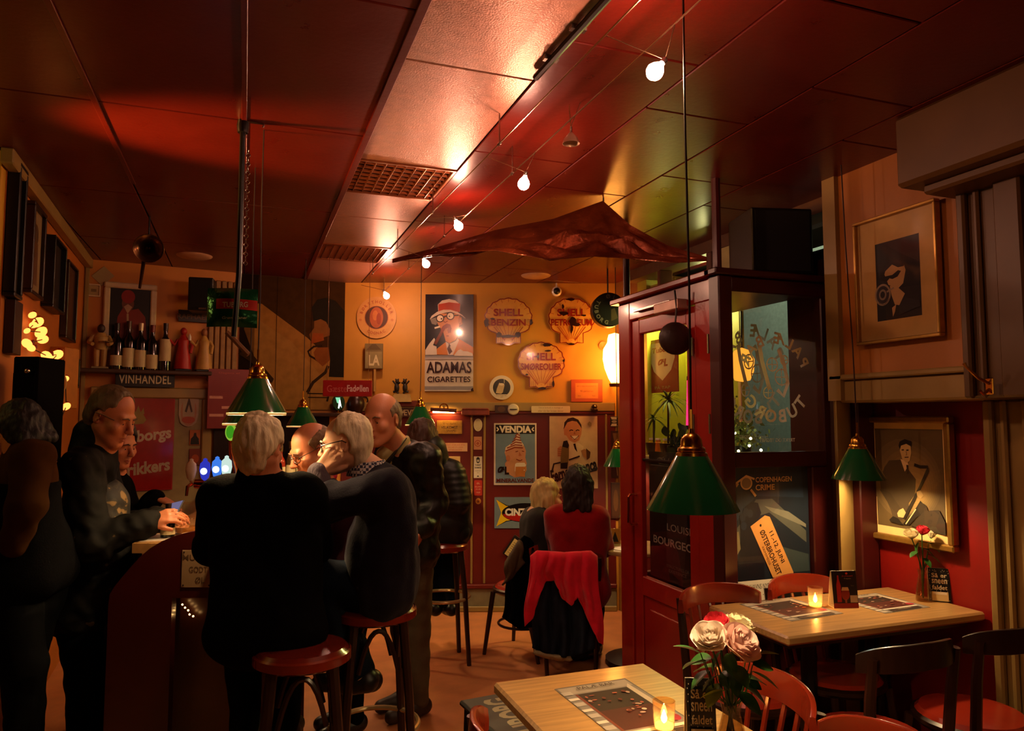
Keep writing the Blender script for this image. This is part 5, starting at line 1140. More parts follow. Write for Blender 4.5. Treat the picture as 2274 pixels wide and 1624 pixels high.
# ================================================================== FURNITURE
TZ = .79
def chair(loc, rz, label, slats=False, rail_m=None, leg_m=None, seat_m=None, group='bentwood chairs', zr=.87, zs=.485):
    """bentwood chair; local +y is its back"""
    rm, lm, sm = rail_m or m_chair, leg_m or m_darkwood, seat_m or m_seat
    t = thing('bentwood_chair', label, 'chair', loc, rz, group)
    MB().lathe([(.001, zs - .03), (.19, zs - .03), (.205, zs - .015), (.205, zs), (.19, zs + .008)], n=28, cap=False).build('seat_frame', lm, t)
    MB().lathe([(.192, zs + .004), (.175, zs + .022), (.10, zs + .028), (.001, zs + .028)], n=28, cap=False).build('seat', sm, t)
    for s in (-1, 1):
        MB().tube([(s * .15, -.14, zs - .02), (s * .165, -.165, zs * .5), (s * .185, -.19, 0)], [.018, .017, .013], n=8).build('leg', lm, t)
        MB().tube([(s * .15, .22, 0), (s * .165, .17, zs * .55), (s * .172, .165, zs), (s * .178, .185, zr - .17), (s * .18, .205, zr - .035)], [.013, .017, .019, .018, .016], n=8).build('back_post', lm, t)
    MB().torus((0, 0, zs * .45), .165, .009, n=24, k=6).build('stretcher_ring', lm, t)
    def rail(u, v):
        a = -1.05 + 2.1 * u; x = .205 * math.sin(a) / math.sin(1.05); y = .205 + .085 * (math.cos(a) - math.cos(1.05)) / (1 - math.cos(1.05)) - .045
        c = [(-.011, 0), (-.011, .5), (-.007, .97), (0, 1), (.007, .97), (.011, .5), (.011, 0), (.006, -.03), (-.006, -.03), (-.011, 0)]
        i = min(int(v * 9 + .001), 9); dy, z = c[i]; n = Vector((-math.sin(a) * .4, math.cos(a), 0)).normalized() if True else 0
        e = .085 * (1 - .35 * abs(2 * u - 1) ** 4)
        return Vector((x, y, zr - .085 + z * e + .01 * (1 - abs(2 * u - 1)))) + Vector((math.sin(a), math.cos(a), 0)) * dy
    b = MB(); b.grid(rail, 24, 9)
    n = 25; b.f.append([k * n for k in range(9)]); b.m.append(0); b.f.append([k * n + 24 for k in range(9)][::-1]); b.m.append(0)
    b.build('back_rail', rm, t, smooth=50)
    if slats:
        for k in range(5):
            a = -.55 + 1.1 * k / 4; x = .2 * math.sin(a) / math.sin(1.05); y = .205 + .085 * (math.cos(a) - .5) / .5 - .045
            MB().tube([(x * .9, .16, zs), (x, y, zr - .08)], .0085, n=6).build('back_spindle', rm, t)
    return t
chair((1.225, 1.75, 0), -PI / 2, 'red brown spindle backed chair pushed against the right side of the nearest table', True)
chair((1.235, 1.31, 0), -PI / 2 + .06, 'glossy red backed chair at the bottom edge right of the nearest table')
chair((.78, 1.69, 0), PI / 2, 'red brown chair at the left side of the nearest table')
chair((2.09, 2.06, 0), PI, 'dark chair with red seat at the near side of the far table, left one', rail_m=m_darkwood)
chair((2.60, 2.07, 0), PI - .05, 'dark chair with red seat before the cream pilaster', rail_m=m_darkwood)
chair((1.955, 2.55, 0), 0, 'red brown chair with its back to the vestibule corner, left of the two', True)
chair((2.44, 2.58, 0), .04, 'red brown chair with its back to the crime festival poster', True)
def table(x0, x1, y0, y1, label, legs):
    cx, cy = (x0 + x1) / 2, (y0 + y1) / 2; w, l = x1 - x0, y1 - y0
    t = thing('pub_table', label, 'table', (cx, cy, 0), 0, 'oak topped pub tables')
    MB().box((0, 0, TZ - .018), (w, l, .036), bev=.008).build('tabletop', m_wood, t)
    MB().box((0, 0, TZ - .05), (w - .1, l - .1, .028)).build('apron', m_darkwood, t)
    for x, y in legs:
        MB().tube([(x, y, .03), (x, y, TZ - .06)], .032, n=14).build('column', m_blackm, t)
        MB().box((x, y, .016), (.40, .07, .032), bev=.01).build('foot', m_blackm, t)
        MB().box((x, y, .04), (.07, .34, .03), bev=.01).build('foot', m_blackm, t)
    return t
c1, c2 = on_z(1095, 1515, TZ), on_z(1430, 1472, TZ)
T1 = (c1.x, c2.x, 1.02, (c1.y + c2.y) / 2)
table(*T1, 'oak topped table nearest the camera with roses and a candle', [(0, .25), (0, -.25)])
c1, c2, c3 = on_z(1570, 1345, TZ), on_z(1765, 1420, TZ), on_z(2185, 1355, TZ)
T2 = ((c1.x + c2.x) / 2, 2.955, (c2.y + c3.y) / 2, c1.y)
table(*T2, 'oak topped table against the dark red wall panel on the right', [(-.2, 0), (.2, 0)])
# little tray table with printed top left of the nearest table
a, b_, c_ = on_z(1092, 1538, .56), on_z(1128, 1532, .56), on_z(1215, 1628, .56)
# lies between the chair and the near table; its top is a grey lettered tray
ctr = Vector((.82, 2.12, 0)); ctr = on_z(1150, 1592, .56); ctr.z = 0
t = thing('tray_table', 'small grey lettered tray table left of the nearest oak table', 'table', ctr, .10)
MB().box((0, 0, .55), (.26, .46, .02), bev=.006).build('tray', M('tray_grey', '#5A5E56', .4, .2), t)
p_ = Print(.46, .26, y=-.561, step=.0003); p_.rect(.02, .03, .98, .97, '#5C6058'); p_.text('TUBORG', .5, .5, .46, '#B8B28C', tw=.8, bold=.04); o = p_.build(t); o.rotation_euler = (-PI / 2, 0, 0); o.data.transform(Matrix.Translation((0, 0, -.13))); o.rotation_euler = Matrix(((0, 0, 1), (1, 0, 0), (0, 1, 0))).to_euler()
_m = Matrix(((0, 0, -1), (1, 0, 0), (0, -1, 0))); o.rotation_euler = _m.to_euler()
for x in (-.11, .11):
    for y in (-.2, .2): MB().tube([(x, y, .54), (x * 1.1, y * 1.05, 0)], .011, n=8).build('leg', m_blackm, t)
# round table in the corner
rt = P(1415, 1214, 4.95)
t = thing('round_table', 'round pale topped table in the corner where two women sit', 'table', (rt.x, rt.y, 0))
RZ = rt.z
MB().lathe([(.001, RZ - .03), (.25, RZ - .03), (.265, RZ - .02), (.265, RZ - .006), (.258, RZ), (.001, RZ)], n=36).build('tabletop', M('round_top', '#B89A68', .3, coat=.3), t)
MB().lathe([(.03, RZ - .03), (.03, .06), (.22, .03), (.22, 0), (.001, 0)], n=20).build('pedestal', m_blackm, t)
# bar stools ------------------------------------------------------------
def stool(c, zs, r, label, ring_z=.36, arches=True, ring_m=None):
    t = thing('bar_stool', label, 'stool', (c.x, c.y, 0), -YAW + .3, 'bar stools')
    MB().lathe([(.001, zs - .05), (r - .015, zs - .05), (r, zs - .04), (r, zs - .012), (r - .006, zs - .006)], n=32, cap=False).build('seat_frame', m_chair, t)
    MB().lathe([(r - .008, zs - .008), (r - .02, zs + .004), (r * .6, zs + .012), (.001, zs + .013)], n=32, cap=False).build('seat', M('stool_leather', '#6A1C10', .22, coat=.4), t)
    for k in range(4):
        a = PI / 4 + k * PI / 2; ca, sa = math.cos(a), math.sin(a)
        MB().tube([(ca * (r - .03), sa * (r - .03), zs - .03), (ca * (r + .005), sa * (r + .005), zs * .6), (ca * (r + .04), sa * (r + .04), 0)], [.019, .018, .015], n=8).build('leg', m_darkwood, t)
    if arches:
        for k in range(4):
            a = PI / 4 + k * PI / 2; b2 = a + PI / 2; p0 = Vector((math.cos(a), math.sin(a), 0)) * (r - .02); p1 = Vector((math.cos(b2), math.sin(b2), 0)) * (r - .02)
            pts = []
            for j in range(11):
                s = j / 10; q = p0.lerp(p1, .12 + .76 * s); z = zs - .075 - .16 * (abs(2 * s - 1) ** 2.2); pts.append((q.x, q.y, z))
            MB().tube(pts, .010, n=6).build('arch_brace', m_darkwood, t)
    MB().torus((0, 0, ring_z), r + .01, .011, n=36, k=8).build('foot_ring', ring_m or m_brass, t)
    return t
c = P(672, 1437, 2.62); stool(c, c.z, .168, 'red seated bar stool under the seated white haired man in black', .30)
c = P(835, 1345, 3.05); stool(c, c.z, .165, 'bar stool with pale foot ring under the man in the blue sweater', .37, True, M('ring_pale', '#B8A070', .3, .6))
c = P(985, 1205, 4.98); stool(c, c.z, .165, 'tall bar stool under the dark puffer jacket by the red wall', .42, False, M('ring_pale', '#B8A070', .3, .6))
c = P(1052, 1235, 5.35)
# ================================================================== TABLE SETTINGS
def on_table(px, py): return on_z(px, py, TZ)
def candle(px, py, label, r=.030, h=.075, lit=3.0):
    p = on_table(px, py); t = thing('candle_glass', label, 'candle', p, 0, 'candle glasses')
    MB().lathe([(.001, 0), (r * .86, 0), (r * .88, .004), (r, h), (r - .0025, h), (r * .86 - .002, .006), (.001, .006)], n=26).build('glass_cup', glass('candle_cup', '#FFE6C0', opac=.06), t)
    MB().torus((0, 0, h), r - .0012, .0013, n=26, k=5).build('rim', m_glass, t)
    MB().lathe([(.001, .007), (r * .80, .007), (r * .82, h * .20), (.004, h * .22), (.001, h * .22)], n=20).build('wax', E('wax_glow', '#FFC060', lit), t)
    MB().lathe([(.001, 0), (.0065, .006), (.008, .013), (.005, .024), (.001, .034)], n=10, Mx=Matrix.Translation((0, 0, h * .24))).build('flame', E('candle_flame', '#FFC880', 130.0), t)
    MB().tube([(0, 0, h * .2), (0, 0, h * .28)], .001, n=5).build('wick', m_black, t)
    return p
candle(1475, 1622, 'lit candle glass on the nearest table beside the roses')
candle(1811, 1349, 'lit candle glass on the table by the dark red wall panel', r=.032, h=.085)
def placemat(corners, label, k):
    p0, p1 = on_table(*corners[0]), on_table(*corners[1]); d = p1 - p0; w = d.length; th = math.atan2(d.y, d.x)
    h = corners[2]; c = (p0 + p1) / 2 + Vector((math.sin(th), -math.cos(th), 0)) * h; c.z = TZ
    t = thing('placemat', label, 'placemat', c, th, 'printed paper placemats')
    MB().box((0, h / 2, .0008), (w, h, .0016)).build('sheet', m_paper, t)
    p = Print(w, h, y=-.0018, step=.0001); R = random.Random(k)
    p.rect(0, 0, 1, 1, '#6E665A'); p.rect(.02, .02, .98, .98, '#8A8276'); p.rect(.03, .86, .97, .98, '#A89C88'); p.rect(.16, .20, .86, .84, '#4A1E14'); p.rect(.16, .52, .86, .84, '#30221A')
    p.poly([(.86, .84), (.93, .9), (.95, .3), (.86, .25)], '#C8B89C'); p.ell(.88, .27, .07, .06, '#A8303C'); p.line([(.16, .2), (.16, .84)], .035, '#7A3A24')
    for j in range(9): p.rect(.0, .04 + .10 * j, .13, .10 + .10 * j - (.02 if j % 2 else .0), '#E2D6BE' if j % 2 else '#B8AE9C')
    p.rect(.15, .13, .9, .17, '#E2D6BE'); p.rect(.20, .02, .86, .11, '#3A2A20')
    for j in range(26): p.ell(.2 + R.random() * .6, .26 + R.random() * .52, .012 + .03 * R.random(), .006 + .014 * R.random(), R.choice(['#B89A84', '#D8C4AA', '#8A4A34', '#A85A40', '#6A2A20']))
    p.text('PALÆ BAR', .5, .92, .05, '#3A2A20', tw=.5); p.text('velkommen', .5, .065, .035, '#C8B89C', tw=.3)
    o = p.build(t, RINK); o.rotation_euler = (-PI / 2, 0, 0)
    return t
placemat(((1231, 1532), (1388, 1508), .42), 'printed placemat on the nearest table with dark photograph and white notes', 1)
placemat(((1642, 1343), (1752, 1328), .30), 'printed placemat under the candle on the table by the wall', 2)
placemat(((1848, 1330), (1945, 1318), .28), 'printed placemat behind the red standing card on the table by the wall', 3)
def card(px, py, w, h, label, draw, rz, bg='#14110F'):
    p = on_table(px, py); t = thing('table_card', label, 'card', p, rz, 'standing table cards')
    R1 = Matrix.Rotation(-.16, 4, 'X'); R2 = Matrix.Rotation(.22, 4, 'X')
    MB().box((0, 0, h / 2), (w, .002, h), Mx=None).build('front_leaf', M('card_' + bg.strip('#'), bg, .35, coat=.3), t).rotation_euler = (-.12, 0, 0)
    o = MB().box((0, 0, h / 2), (w, .002, h)).build('back_leaf', m_paper, t); o.location = (0, .05, 0); o.rotation_euler = (.16 * 1.1, 0, 0); o.location = (0, .055, 0)
    MB().box((0, .0275, .001), (w, .055, .002)).build('base_leaf', m_paper, t)
    q = Print(w, h, y=-.0012, step=.0002); draw(q); o = q.build(t, print_mat('card_ink', .35, .3, .03)); o.rotation_euler = (-.12, 0, 0)
    return t
def d_snow(p):
    R = random.Random(5); p.rect(0, 0, 1, 1, '#14110F')
    for k in range(46): p.ell(.05 + .9 * R.random(), .03 + .95 * R.random(), .016, .011, '#D8CCB0')
    p.rect(.13, .36, .87, .86, '#14110F')
    for l, z in (('Så er', .79), ('sneen', .61), ('faldet', .43)): p.text(l, .5, z, .13, '#DCC9A0', tw=.70, bold=.012)
    p.rect(.12, .03, .88, .30, '#C9AE72'); p.rect(.18, .22, .82, .30, '#E2D4B0')
card(1560, 1665, .072, .165, 'black standing card with cream snow lettering on the nearest table', d_snow, -.42)
card(2088, 1337, .085, .145, 'black standing card with cream lettering behind the roses by the wall', d_snow, -.75)
def d_redc(p):
    p.rect(0, 0, 1, 1, '#241A17'); p.rect(0, 0, 1, .13, '#8A1A14'); p.poly([(.15, .16), (.15, .62), (.21, .78), (.21, .88), (.27, .88), (.27, .78), (.33, .62), (.33, .16)], '#A02018'); p.ell(.50, .38, .17, .17, '#8A2A14'); p.poly([(.34, .47), (.66, .47), (.62, .56), (.38, .56)], '#C8A070'); p.rect(.46, .14, .54, .24, '#8A4A30'); p.rect(.68, .15, .98, .34, '#B8A48C')
    p.text('Juleøl', .62, .86, .045, '#C83A2A', tw=.45); p.text('Tapas', .62, .79, .035, '#B8A89C', tw=.3); p.text('75 kr', .8, .6, .03, '#8A7A70'); p.ell(.6, .93, .05, .03, '#C83A2A')
card(1880, 1351, .108, .155, 'standing card with a red bottle and stemmed beer glass on the table by the wall', d_redc, -.30)
# roses ---------------------------------------------------------------
m_leaf = M('rose_leaf', '#2A5420', .35, var=.3, scale=30); m_leaf2 = M('rose_leaf_pale', '#8A9A3A', .4, var=.2); m_stem = M('rose_stem', '#3A5A22', .45)
PET = {}
def petal_mat(col):
    if col not in PET: PET[col] = frosted('rose_petal', col); PET[col].node_tree.nodes['Mix Shader'].inputs[0].default_value = .33
    return PET[col]
def rose_mesh(r, seed, full=1.):
    R = random.Random(seed); b = MB()
    for layer, (n, rad, hgt, op) in enumerate(((3, .14, .82, .0), (3, .26, .86, .02), (4, .40, .90, .06), (5, .56, .90, .14), (5, .72, .84, .26), (6, .88, .70, .46), (5, .98, .52, .62))):
        for k in range(n):
            a0 = 2 * PI * k / n + layer * .7 + R.uniform(-.15, .15); wd = 2 * PI / n * .92; tw = R.uniform(-.1, .1)
            def f(u, v, a0=a0, wd=wd, rad=rad, hgt=hgt, op=op, tw=tw):
                a = a0 + (u - .5) * wd * 1.35; s = math.sin(PI * (.12 + .88 * v) * .5)
                rr = r * rad * (s ** .8) * (1 + op * .55 * max(0, v - .55) * 2 * full); top = 1 - .22 * abs(2 * u - 1) ** 2.4
                z = r * (-.55 + (hgt + .55) * v * top) - r * op * .5 * max(0, v - .8) * 5 * full * .4
                rr += r * .035 * math.sin(6 * a + layer) * v * v
                return (rr * math.cos(a + tw * v), rr * math.sin(a + tw * v), z)
            b.grid(f, 7, 6)
    return b
def bouquet(base, vase_h, roses, leaves, label, vlabel, seed=1, vr=.026):
    t = thing('rose_vase', label, 'flowers', base)
    MB().lathe([(.001, 0), (vr * 1.25, 0), (vr * 1.3, .006), (vr * 1.12, vase_h * .4), (vr * .72, vase_h * .8), (vr * .9, vase_h), (vr * .84, vase_h), (vr * .66, vase_h * .8), (vr * 1.04, vase_h * .4), (vr * 1.2, .008), (.001, .008)], n=26).build('vase', glass('vase_glass', '#F4EAD8', opac=.06), t)
    MB().lathe([(.001, .009), (vr * 1.14, .009), (vr * .98, vase_h * .4), (vr * .66, vase_h * .7), (.001, vase_h * .7)], n=20).build('water', m_water, t)
    R = random.Random(seed)
    for k, (q, r, col, tilt, full) in enumerate(roses):
        v = Vector(q) - base
        o = rose_mesh(r, seed * 10 + k, full).build('rose', petal_mat(col), t, smooth=80); o.location = v; o.rotation_euler = tilt
        b = MB(); b.lathe([(.001, -r * .72), (r * .3, -r * .62), (r * .42, -r * .42), (r * .2, -r * .3)], n=10, cap=False)
        for j in range(5): a = j * 1.256; b.raw([(r * .3 * math.cos(a - .3), r * .3 * math.sin(a - .3), -r * .55), (r * .3 * math.cos(a + .3), r * .3 * math.sin(a + .3), -r * .55), (r * .8 * math.cos(a), r * .8 * math.sin(a), -r * .35)], [(0, 1, 2)])
        b.build('sepal', m_leaf, o)
        s = Vector((R.uniform(-.5, .5) * vr, R.uniform(-.5, .5) * vr, .012)); nk = Vector((v.x * .12, v.y * .12, vase_h)); e = v + Matrix(Euler(tilt).to_matrix()) @ Vector((0, 0, -r * .65))
        MB().tube([s, nk, nk.lerp(e, .5) + Vector((0, 0, .01)), e], .0026, n=6).build('stem', m_stem, t)
    for k, (q, ln, az, el, roll, mt) in enumerate(leaves):
        def f(u, v, ln=ln):
            x = ln * v; wv = ln * .36 * math.sin(PI * min(1, v * .96 + .03)) ** .75 * (1 - .25 * v); y = (u - .5) * 2 * wv
            return (x, y, -.22 * ln * v * v + .25 * abs(y))
        b = MB(); b.grid(f, 4, 10); o = b.build('leaf', mt, t, smooth=80); o.location = Vector(q) - base; o.rotation_euler = (roll, -el, az)
        v = Vector(q) - base; MB().tube([(v.x * .15, v.y * .15, vase_h * .95), v * .6 + Vector((0, 0, .01)), v], .0014, n=5).build('leaf_stalk', m_stem, t)
    return t
vb = on_table(1626, 1668); D0 = vb.dot(FH)
def Q(px, py, dD=0.): return P(px, py, D0 + dD)
CP, CW, CR, CK = '#F6CFC2', '#F8EEC4', '#E04452', '#F8E8D6'
roses = [(Q(1592, 1387, .02), .030, CR, (.15, -.2, 0), .15), (Q(1640, 1394, .03), .034, CW, (.2, .35, 0), .9), (Q(1577, 1420, -.03), .037, CK, (.45, -.45, 0), .9), (Q(1641, 1432, -.045), .041, CP, (.75, .25, 0), 1.)]
fx = Vector((rgt.x, rgt.y, 0)); az0 = math.atan2(fx.y, fx.x)
leaves = []; RL = random.Random(21)
for px, py, az, el in ((1556, 1452, PI - .1, .45), (1566, 1470, PI + .4, .1), (1580, 1462, PI - .4, -.2), (1600, 1448, PI + .3, -.9), (1615, 1452, -1.5, -.8), (1668, 1458, -.2, .35), (1672, 1476, .1, -.12), (1670, 1492, -.4, -.30), (1655, 1470, .7, .2), (1595, 1500, PI + .3, -.4), (1640, 1502, -.7, -.2), (1650, 1522, -.2, -.5), (1610, 1535, PI - .1, -.1), (1590, 1482, PI - .8, -.2), (1612, 1488, -1.9, -.3), (1632, 1478, -1.2, -.6), (1575, 1490, PI + .2, -.5), (1655, 1505, .3, -.2), (1625, 1500, -1.6, -.4), (1600, 1520, PI + .6, -.6), (1638, 1540, -.5, -.5)):
    leaves.append((Q(px, py, RL.uniform(-.04, .03)), RL.uniform(.055, .072), az0 + az, el, RL.uniform(-.5, .6), m_leaf2 if RL.random() < .22 else m_leaf))
bouquet(vb, .115, roses, leaves, 'glass vase of pink red and cream roses on the nearest table', '', 3, .029)
vb2 = on_table(2052, 1335); D0 = vb2.dot(FH)
roses = [(Q(2049, 1180, -.02), .026, CR, (.3, 0, 0), .3), (Q(2024, 1188, .02), .028, CW, (.2, -.3, 0), .6), (Q(2072, 1189, .03), .028, CW, (.2, .3, 0), .6)]
leaves = [(Q(2040, 1205), .06, az0 + PI, -1.2, .2, m_leaf), (Q(2050, 1218), .06, az0 - .4, -.5, 0, m_leaf), (Q(2062, 1205), .07, az0 + .2, -.5, 0, m_leaf), (Q(2038, 1225), .05, az0 + PI + .3, -.3, 0, m_leaf), (Q(2060, 1232), .06, az0 - .2, -.4, 0, m_leaf), (Q(2052, 1240), .05, az0 - 1.3, -.6, 0, m_leaf)]
bouquet(vb2, .14, roses, leaves, 'glass vase of three roses on the table by the saxophonist photograph', '', 5, .026)
# round table things
glass_tumbler(P(1386, 1205, 4.85) * 1 + Vector((0, 0, 0)), .028, .034, .14, 'tall clear tumbler on the round table')
bpy.data.objects['beer_glass'].name
for o in list(C.objects):
    if o.get('label') == 'tall clear tumbler on the round table': o.location.z = RZ
vb3 = P(1394, 1208, 5.02); vb3.z = RZ; D0 = vb3.dot(FH)
bouquet(vb3, .13, [(Q(1391, 1107), .034, '#E0D2B4', (.2, 0, 0), .8)], [(Q(1392, 1130), .05, az0, -.4, 0, m_leaf), (Q(1388, 1140), .05, az0 + PI, -.4, 0, m_leaf)], 'glass vase with one cream rose on the round table', '', 7, .026)
t = thing('paper_napkin', 'white paper napkin on the round table', 'paper', Vector((rt.x - .12, rt.y - .05, RZ)), .4); MB().box((0, 0, .0015), (.16, .12, .003)).build('sheet', m_paper, t)
t = thing('tent_menu', 'small yellow black folded card on the round table', 'card', Vector((rt.x - .08, rt.y + .16, RZ)), -YAW); MB().prism([(-.04, 0), (.04, 0), (.03, .1), (-.03, .1)], 0, .004).build('front_leaf', M('card_yellow', '#B8902A', .5), t); MB().prism([(-.025, .01), (.025, .01), (0, .08)], -.001, 0).build('dark_shape', m_black, t)
# ================================================================== RIGHT WALL THINGS
def d_trump(p):
    p.rect(0, 0, 1, 1, '#B8924E'); p.rect(.235, .155, .80, .80, '#0F0E12')
    u = U(320, 650, 850, 1530); sk = '#B08A58'
    p.poly(u([(505, 1060), (520, 1010), (570, 985), (610, 1000), (640, 1020), (650, 1060), (630, 1150), (600, 1175), (560, 1160), (530, 1140)]), sk); p.poly(u([(500, 1020), (530, 985), (590, 970), (640, 1010), (640, 1030), (600, 1030), (560, 1000), (510, 1040)]), '#1A1418')
    p.poly(u([(500, 1075), (560, 1075), (600, 1050), (620, 1060), (595, 1095), (560, 1105), (540, 1095), (520, 1115), (495, 1105)]), '#120E10')
    p.poly(u([(540, 1150), (590, 1165), (640, 1225), (600, 1300), (570, 1290), (550, 1220)]), sk); p.poly(u([(550, 1310), (580, 1290), (570, 1340), (555, 1375)]), sk)
    q = u([(490, 1205)])[0]; p.ell(q[0], q[1], .105, .09, '#8A7860'); p.ell(q[0], q[1], .085, .073, '#2A2428'); p.ell(q[0], q[1], .05, .045, '#7A6A58'); p.ell(q[0], q[1], .03, .028, '#141014')
    p.line(u([(460, 1260), (500, 1280), (540, 1240)]), .012, '#6A5A48'); p.line(u([(570, 1170), (520, 1190)]), .02, '#8A7860')
    p.poly(u([(600, 1310), (640, 1250), (735, 1290), (740, 1330), (600, 1370)]), '#1E1C22')
sign('framed_photograph', 'wide mounted framed photograph of a trumpeter in dark glasses high on the ochre wall', 'picture', W_RIGHT, ((1903, 506), (2076, 447), (2088, 738), (1915, 762)), '#B8924E', d_trump, th=.012, off=.016, frame=(.014, .02, m_gold), glassy=True, ink=RINK)
def d_sax(p):
    p.gain = 1.9
    p.rect(0, 0, 1, 1, '#BFA268'); p.rect(.055, .07, .945, .945, '#4A3C22')
    for k in range(9): p.ell(.45 + .02 * k, .5 - .012 * k, .46 - .045 * k, .36 - .036 * k, ['#54452a', '#5a4a2d', '#625030', '#6a5733', '#725e37', '#7a653a', '#826b3e', '#8a7141', '#917645'][k])
    for a in ((.0, .93, .055, 1), (.945, .93, 1, 1)): pass
    u = U(455, 490, 1030, 1330); sk = '#A48A58'
    p.poly(u([(520, 930), (560, 830), (600, 775), (690, 765), (745, 830), (800, 900), (790, 1010), (740, 1080), (740, 1180), (620, 1230), (600, 1150), (560, 1060), (525, 1000)]), '#3A3020'); p.poly(u([(690, 760), (720, 850), (750, 800), (740, 770)]), '#B8A074'); p.poly(u([(733, 800), (748, 800), (752, 860), (738, 870)]), '#2A2016')
    p.poly(u([(690, 700), (685, 650), (720, 630), (770, 640), (775, 710), (760, 770), (735, 785), (705, 760)]), sk); p.poly(u([(680, 660), (690, 630), (730, 610), (778, 625), (780, 665), (740, 645), (700, 660), (690, 690)]), '#1A140C')
    for x in (712, 748): p.line(u([(x - 9, 692), (x + 9, 690)]), .016, '#3A2A16')
    p.line(u([(725, 745), (755, 742)]), .012, '#4A3420'); p.line(u([(738, 700), (742, 725), (734, 728)]), .008, '#6A5230')
    p.line(u([(795, 795), (840, 808), (890, 805), (890, 830), (830, 960), (760, 1090), (700, 1200)]), .035, '#1A150E'); p.poly(u([(690, 1240), (740, 1180), (800, 1100), (830, 1050), (880, 1100), (860, 1150), (800, 1170), (740, 1240)]), '#15110C'); p.ell(*u([(845, 1110)])[0], .06, .05, '#221B10')
    p.line(u([(715, 1235), (795, 1115)]), .012, '#B8A074'); p.poly(u([(805, 990), (835, 975), (855, 1010), (835, 1035), (810, 1020)]), sk); p.poly(u([(650, 1150), (700, 1120), (720, 1150), (700, 1190), (660, 1190)]), sk)
    p.poly(u([(520, 1000), (600, 1010), (680, 1120), (650, 1170), (600, 1120)]), '#342A1A'); p.poly(u([(860, 1120), (960, 1100), (1000, 1180), (1000, 1270), (750, 1240)]), '#2A2216'); p.poly(u([(590, 1220), (620, 1190), (660, 1200), (700, 1245), (600, 1235)]), '#15110C')
sign('framed_photograph', 'gilt framed photograph of a seated saxophonist on the dark red wall panel', 'picture', W_NICHE, ((1932, 944), (2098, 934), (2118, 1208), (1944, 1184)), '#BFA268', d_sax, th=.012, off=.016, frame=(.030, .03, m_gold), glassy=True, ink=RINK)
c = CAM + ray(2196, 858) * (2.545 / ray(2196, 858).x)
t = thing('coat_hook', 'brass double coat hook on the cream pilaster', 'hook', c, PI / 2 * -1)
MB().box((0, .004, .0), (.03, .008, .06), bev=.003).build('plate', m_brass, t); MB().tube([(0, 0, .01), (-.01, -.04, .03), (-.03, -.07, .07), (-.035, -.075, .085)], [.006, .006, .005, .007], n=8).build('hook_arm', m_brass, t); MB().tube([(0, 0, -.012), (0, -.03, -.03), (0, -.045, -.018)], [.006, .005, .006], n=8).build('hook_arm', m_brass, t)
# posters behind the vestibule glass
def vp(x, z): return (VX * VS + (x - VX) * VS, vz(z))
W_VF = Wall((VX * VS, VY0 * VS + .016), (2.8, VY0 * VS + .016))
def d_crime(p):
    p.gain = 1.9
    u = U(615, 365, 1130, 1180); p.rect(0, 0, 1, 1, '#141B22'); p.poly(u([(615, 365), (1090, 365), (1100, 560), (800, 540), (615, 760)]), '#1E2A36')
    p.poly(u([(620, 780), (700, 700), (800, 560), (900, 560), (1110, 760), (1110, 830), (880, 640), (800, 660), (700, 800), (640, 960), (620, 940)]), '#3E4038'); p.poly(u([(850, 600), (1000, 640), (1110, 720), (1110, 740), (900, 640)]), '#5A5A4C'); p.poly(u([(630, 760), (690, 740), (700, 840), (630, 960)]), '#6A6040'); p.poly(u([(940, 840), (1120, 900), (1125, 1000), (1020, 1000)]), '#2A3434')
    p.poly(u([(700, 680), (730, 600), (770, 572), (810, 580), (830, 640), (800, 690), (820, 720), (840, 900), (840, 1030), (640, 1030), (700, 860)]), '#0E1218'); 
    for x, y in ((715, 660), (735, 630), (760, 640), (720, 710)): p.ell(*u([(x, y)])[0], .035, .03, '#1A2028')
    p.poly(u([(760, 715), (850, 655), (880, 665), (1020, 1000), (1010, 1020), (890, 1020)]), '#A8763C'); p.ell(*u([(822, 712)])[0], .012, .01, '#1A120A')
    a = -.0 - math.atan2(815 - 505 + 30, 150) 
    p.text('11.-12. JUNI', *u([(917, 845)])[0], .045, '#2A1A10', tw=.34, rot=-1.14, bold=.02); p.text('ØSTERBROHUSET', *u([(880, 872)])[0], .045, '#2A1A10', tw=.48, rot=-1.14, bold=.02); p.text('KRIMIMESSE', *u([(853, 890)])[0], .018, '#5A3A1C', tw=.2, rot=-1.14)
    p.text('COPENHAGEN', *u([(910, 445)])[0], .038, '#A88A58', tw=.44, bold=.02); p.text('CRIME', *u([(855, 490)])[0], .042, '#A88A58', tw=.23, bold=.02)
    q = u([(740, 462)])[0]; p.ell(q[0], q[1], .07, .048, '#A88A58'); p.ell(q[0], q[1], .055, .038, '#6A5A3C'); p.line(u([(690, 462), (680, 480), (676, 462), (740, 420), (790, 440)]), .02, '#A88A58'); p.line(u([(765, 500), (795, 540)]), .025, '#A88A58')
    p.rect(0, 0, 1, .17, '#1A1612'); p.rect(.0, .0, .52, .19, '#B8AE98'); p.text('KØBENHAVNS NYE', .30, .145, .035, '#2A2620', tw=.36); p.text('4 SCENER · 100 EVENTS', .44, .085, .045, '#2A2620', tw=.76); p.text('KRIMI  FOREDRAG  MUSIK', .42, .03, .02, '#4A463C', tw=.7); p.rect(.52, 0, 1, .17, '#1A1612')
sign('poster', 'dark festival poster with a tied parcel label behind the lower vestibule glass', 'poster', W_VF, ((1612, 1035), (1790, 1035), (1804, 1345), (1612, 1345)), '#141B22', d_crime, th=.002, off=-.004, ink=print_mat('poster_ink', .35, .2, .05))
W_VD = Wall((VX * VS + .006, VY1 * VS), (VX * VS + .006, VY0 * VS))
